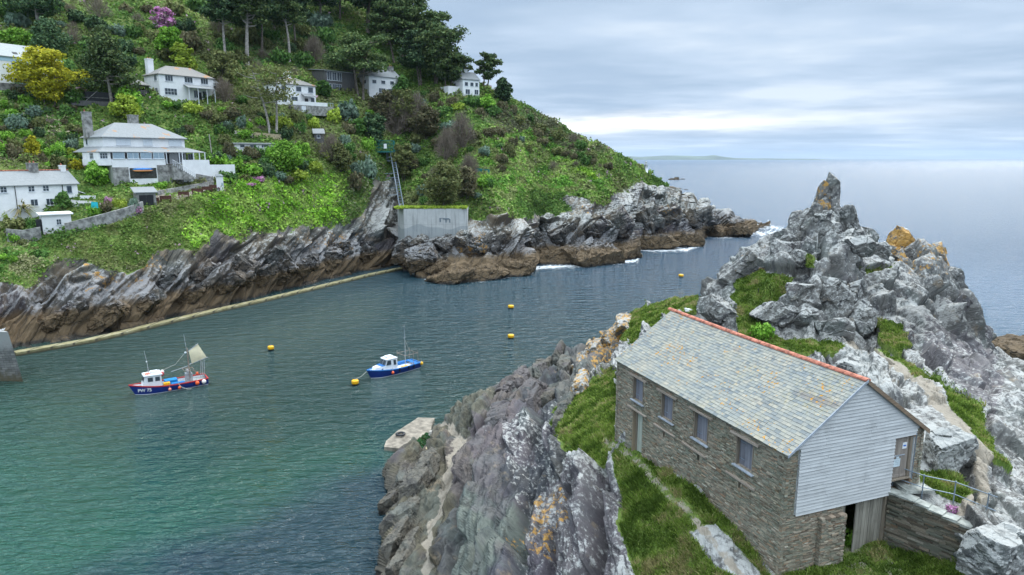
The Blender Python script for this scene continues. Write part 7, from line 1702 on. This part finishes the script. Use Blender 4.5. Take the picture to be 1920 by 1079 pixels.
for i in range(nn):
    for j in range(nn):
        u, v = i/(nn-1), j/(nn-1); p_ = (Vector(sl_[3])*(1-u)+Vector(sl_[2])*u)*(1-v)+(Vector(sl_[0])*(1-u)+Vector(sl_[1])*u)*v; p_.y += .18*math.sin(math.pi*u)*math.sin(math.pi*v); Vs.append(tuple(p_))
Vs2 = [(x, y-.02, z) for x, y, z in Vs]; Fs = gridf(nn, nn).tolist(); sl_o = MB().add(Vs+Vs2, [tuple(q) for q in Fs]+[tuple(nn*nn+i for i in reversed(q)) for q in Fs]).build('sail', M_sail, b1, True)
MB().tube([(-2.7, 0, 4.7), (-4.0, 0, 5.62)], .05, 6).build('gaff', M_steel, b1); MB().tube([(-2.6, 0, 2.88), (-5.05, 0, 3.5)], .06, 6).build('boom', M_steel, b1)
for x, y in ((-4.1, .7), (-4.1, -.7), (-4.45, 0)): MB().tube([(x, y, .6), (x-.1, y*.6, 3.2)], .045, 6).build('gallows_leg', M_steel, b1)
m = MB()
for y in (-.75, .75): m.tube([(-1.9, y, 2.3), (-3.1, y, 2.25)], .04, 5); m.tube([(-2.5, y, .5), (-2.5, y, 2.3)], .05, 5)
for x in (-1.9, -2.3, -2.7, -3.1): m.tube([(x, -.75, 2.3), (x, .75, 2.3)], .035, 5)
m.tube([(-2.9, .75, 2.2), (-4.3, .9, 1.6)], .04, 5); m.build('gantry', M_rust, b1)
MB().span((-2.9, -.6, .55), (-2.1, .5, 1.75)).tube([(-2.5, -.8, 1.95), (-2.5, .7, 1.95)], .22, 9).build('winch', M_steel, b1)
put(b1, MB().span((-.75, -.9, 0), (.75, .2, .62)), 'fish_box', M_boxblue, (-.35, -.1, .55), 'large blue fish box amidships on the trawler', 'crate')
put(b1, MB().span((-.8, -.3, 0), (.8, .3, .4)), 'fish_box', M_boxblue, (-1.0, .75, .55), 'lower long blue fish box by the near rail of the trawler', 'crate')
put(b1, MB().span((-.38, -.3, 0), (.38, .3, .45)), 'yellow_box', M_yellow, (.35, .85, .75), 'yellow box just behind the white wheelhouse', 'crate')
for x, y, r_, mt, lb in ((.15, 1.55, .20, M_pinkf, 'small pink float hung nearest the bow of the trawler'), (-1.0, 1.56, .19, M_orange, 'small red-orange float hung amidships on the trawler'), (-3.2, 1.52, .26, M_orange, 'large orange float on the trawler quarter'), (-4.05, 1.40, .29, M_whitef, 'large pale float at the trawler stern corner')): fender(b1, (x, y, .42 if x > -2 else .62), r_, mt, lb)
fender(b1, (.75, .45, 2.35), .26, M_red, 'dark red float lashed behind the wheelhouse roof', False); fender(b1, (.62, -.05, 2.5), .24, M_whitef, 'white float lashed behind the wheelhouse roof', False); fender(b1, (-3.6, -.3, 1.4), .18, M_orange, 'little orange float by the winch', False)
MB().tube([(-.9, 1.45, 1.0), (-1.2, 1.6, .5), (-1.9, 1.7, .06), (-2.4, 1.75, .04)], .05, 6).build('hanging_rope', M_rope, b1)
fc_ = bpy.data.curves.new('registration_letters', 'FONT'); fc_.body = 'PW 75'; fc_.size = .58; fc_.extrude = .012; fc_.offset = .014; fc_.align_x = 'CENTER'; fo_ = bpy.data.objects.new('registration_letters', fc_); col.objects.link(fo_)
dg = bpy.context.evaluated_depsgraph_get(); me = bpy.data.meshes.new_from_object(fo_.evaluated_get(dg)); bpy.data.objects.remove(fo_)
me.materials.clear(); me.materials.append(M_white); lt = link_mesh('registration_letters', me, h1)
# on the flare of the bow, port side
Xa = 2.95; ba = lambda x: B_half(x)
def B_half(x): f = (x+4.65)/9.3; return 1.45*(1-max(0, (f-.45)/.55)**2.4)
dydx = (B_half(Xa+.6)-B_half(Xa-.6))/1.2; f_ = (Xa+4.65)/9.3; tx = Vector((-1, -dydx, 0)).normalized(); s_ = sh1(f_); upv = Vector((0.12, B_half(Xa)*.07/(s_*.5), 1)).normalized(); nz_ = tx.cross(upv).normalized(); upv = nz_.cross(tx).normalized()
for v_ in me.vertices: pass
lt.matrix_local = Matrix.Translation(Vector((Xa, B_half(Xa)*.94+.035, s_*.5-.10)))@Matrix((tx, upv, nz_)).transposed().to_4x4()
# ---- the white and blue day boat
yaw2 = math.atan2(-5.7, -5.7); c = at(745, 703, z=0)+Vector((-.7, .7, 0))*1.2
b2 = empty('day_boat', c, yaw2, 'blue hulled boat with a clean white cabin and bare mast moored to a yellow buoy', 'boat')
sh2 = lambda f: .82+.06*(1-f)+.50*max(0, (f-.35)/.65)**1.7
h2, V2 = boat_hull(b2, 8.5, 2.7, sh2, M_hull2, M_btrim, M_bwhite, M_bwhite, M_bwhite)
MB().add([(-.3, -.98, .5), (1.9, -.82, .5), (1.9, .82, .5), (-.3, .98, .5), (-.25, -.85, 2.35), (1.3, -.70, 2.35), (1.3, .70, 2.35), (-.25, .85, 2.35)], BOXF).build('wheelhouse', M_bwhite, b2); wh = [o for o in bpy.data.objects if o.parent == b2][-1]
fcb = MB().add([(1.6, -.85, .6), (3.2, -.50, .9), (3.2, .50, .9), (1.6, .85, .6), (1.6, -.78, 1.55), (3.0, -.42, 1.48), (3.0, .42, 1.48), (1.6, .78, 1.55)], BOXF).build('forecabin', M_bwhite, b2)
MB().add([(1.62, -.74, 1.556), (2.2, -.62, 1.53), (2.2, .62, 1.53), (1.62, .74, 1.556), (1.62, -.74, 1.60), (2.2, -.62, 1.58), (2.2, .62, 1.58), (1.62, .74, 1.60)], BOXF).build('blue_hatch', M_btrim, fcb)
MB().add([(-.35, -.95, 2.35), (1.45, -.78, 2.35), (1.45, .78, 2.35), (-.35, .95, 2.35), (-.3, -.9, 2.45), (1.35, -.72, 2.45), (1.35, .72, 2.45), (-.3, .9, 2.45)], BOXF).build('cabin_roof', M_bwhite, wh)
put(b2, MB().span((-.5, -.32, 0), (.5, .32, .25)), 'liferaft', M_bwhite, (.6, 0, 2.45), 'white liferaft on the day boat cabin roof', 'liferaft')
for y0, y1 in ((-.66, -.06), (.06, .66)): MB().add([(1.70, y0, 1.66), (1.70, y1, 1.66), (1.40, y1*.93, 2.24), (1.40, y0*.93, 2.24)], [(0, 1, 2, 3)]).build('window', M_glass, wh)
for sg_ in (1, -1):
    f = [(0, 1, 2, 3)] if sg_ < 0 else [(3, 2, 1, 0)]
    MB().add([(.75, sg_*.91, 1.6), (1.55, sg_*.84, 1.6), (1.28, sg_*.775, 2.2), (.75, sg_*.815, 2.2)], f).build('window', M_glass, wh); MB().add([(-.05, sg_*.955, 1.45), (.35, sg_*.93, 1.45), (.35, sg_*.85, 2.15), (-.05, sg_*.875, 2.15)], f).build('window', M_glass, wh)
    MB().ball((2.1, sg_*.70, 1.1), (.13, .05, .13), 10, 7).build('porthole', M_glass, fcb)
MB().tube([(-2.3, 0, .6), (-2.3, 0, 4.8), (-2.25, 0, 6.6)], [.06, .04, .015], 6).build('mast', M_steel, b2)
MB().tube([(-2.3, 0, 4.5), (-3.0, .3, 2.4)], .02, 4).build('stay', M_rope, b2); MB().tube([(-2.3, 0, 4.5), (-2.1, .5, 2.4)], .02, 4).build('stay', M_rope, b2); MB().tube([(-2.05, 0, 4.72), (-2.55, 0, 4.78)], .03, 5).build('crosstree', M_steel, b2)
m = MB(); m.tube([(-1.6, -1.0, 2.4), (-3.8, -1.0, 2.4), (-3.8, 1.0, 2.4), (-1.6, 1.0, 2.4), (-1.6, -1.0, 2.4)], .04, 5)
for x, y in ((-1.6, -1.0), (-3.8, -1.0), (-3.8, 1.0), (-3.0, 1.0)): m.tube([(x, y, .85), (x, y, 2.8)], .035, 5)
m.build('gantry', M_rust, b2)
MB().span((-3.9, -1.15, .84), (-3.3, 1.15, .93)).build('stern_seat', M_btrim, b2); MB().span((-3.2, -1.15, .56), (-.4, -.85, .95)).build('side_locker', M_btrim, b2)
put(b2, MB().span((-.5, -.22, 0), (.5, .22, .3)), 'yellow_box', M_yellow, (-1.6, .75, .56), 'yellow box on the day boat deck', 'crate')
for x in (-.3, -1.9, -2.8): MB().tube([(x, 1.40, .45), (x, 1.40, .95)], .10, 8).build('side_tyre', M_black, b2)
fender(b2, (.9, 1.42, .55), .21, M_orange, 'small red float hung on the side of the day boat'); fender(b2, (-4.3, 1.2, .75), .24, M_yellow, 'yellow float hung on the stern of the day boat')
# buoys
def buoy(px, py, label, r_=.48):
    p_ = at(px, py, z=.1); o = empty('mooring_buoy', p_, 0, label, 'buoy', 'yellow mooring buoys in the harbour')
    MB().tube([(0, 0, .12), (0, 0, .22), (0, 0, .52), (0, 0, .60)], [r_*.92, r_, r_, r_*.8], 14).build('float', M_yellow, o, False); MB().tube([(0, 0, -.3), (0, 0, .10)], [r_*.8, r_*.96], 14).build('base', M_black, o); MB().tube([(0, 0, .6), (0, 0, .74)], .05, 6).build('mooring_eye', M_steel, o); return o
buoy(508, 656, 'yellow mooring buoy between the two boats'); bb = buoy(666, 721, 'yellow mooring buoy tied to the bow of the white and blue boat')
buoy(958, 578, 'farther of the two yellow buoys off the orange rock', .62); buoy(958, 634, 'nearer of the two yellow buoys off the orange rock', .55); buoy(1277, 519, 'yellow buoy alone in the harbour mouth', .66)
bw = Matrix.Translation(b2.location)@Matrix.Rotation(yaw2, 4, 'Z')@Vector((4.15, 0, 1.2)); q = Vector(bb.location)+Vector((0, 0, .7)); o = MB().tube([(0, 0, 0), tuple((bw-q)*.5-Vector((0, 0, .18))), tuple(bw-q)], .03, 5).build('mooring_line', M_rope); o.location = q; tag(o, 'pale mooring line from the day boat bow to its buoy', 'rope')
# ------------------------------------------------------------------ sea air
mh, th = new_mat('sea_air'); pv = th.n('VolumePrincipled'); pv.inputs['Color'].default_value = (.62, .78, .97, 1); pv.inputs['Density'].default_value = 2.6e-5; pv.inputs['Anisotropy'].default_value = .2
ho = th.n('OutputMaterial'); th.L.new(pv.outputs[0], ho.inputs['Volume'])
hz = MB().span((-20000, -400, -12), (20000, 24000, 260)).build('haze', mh); tag(hz, kind='stuff')
sc.cycles.volume_bounces = 0
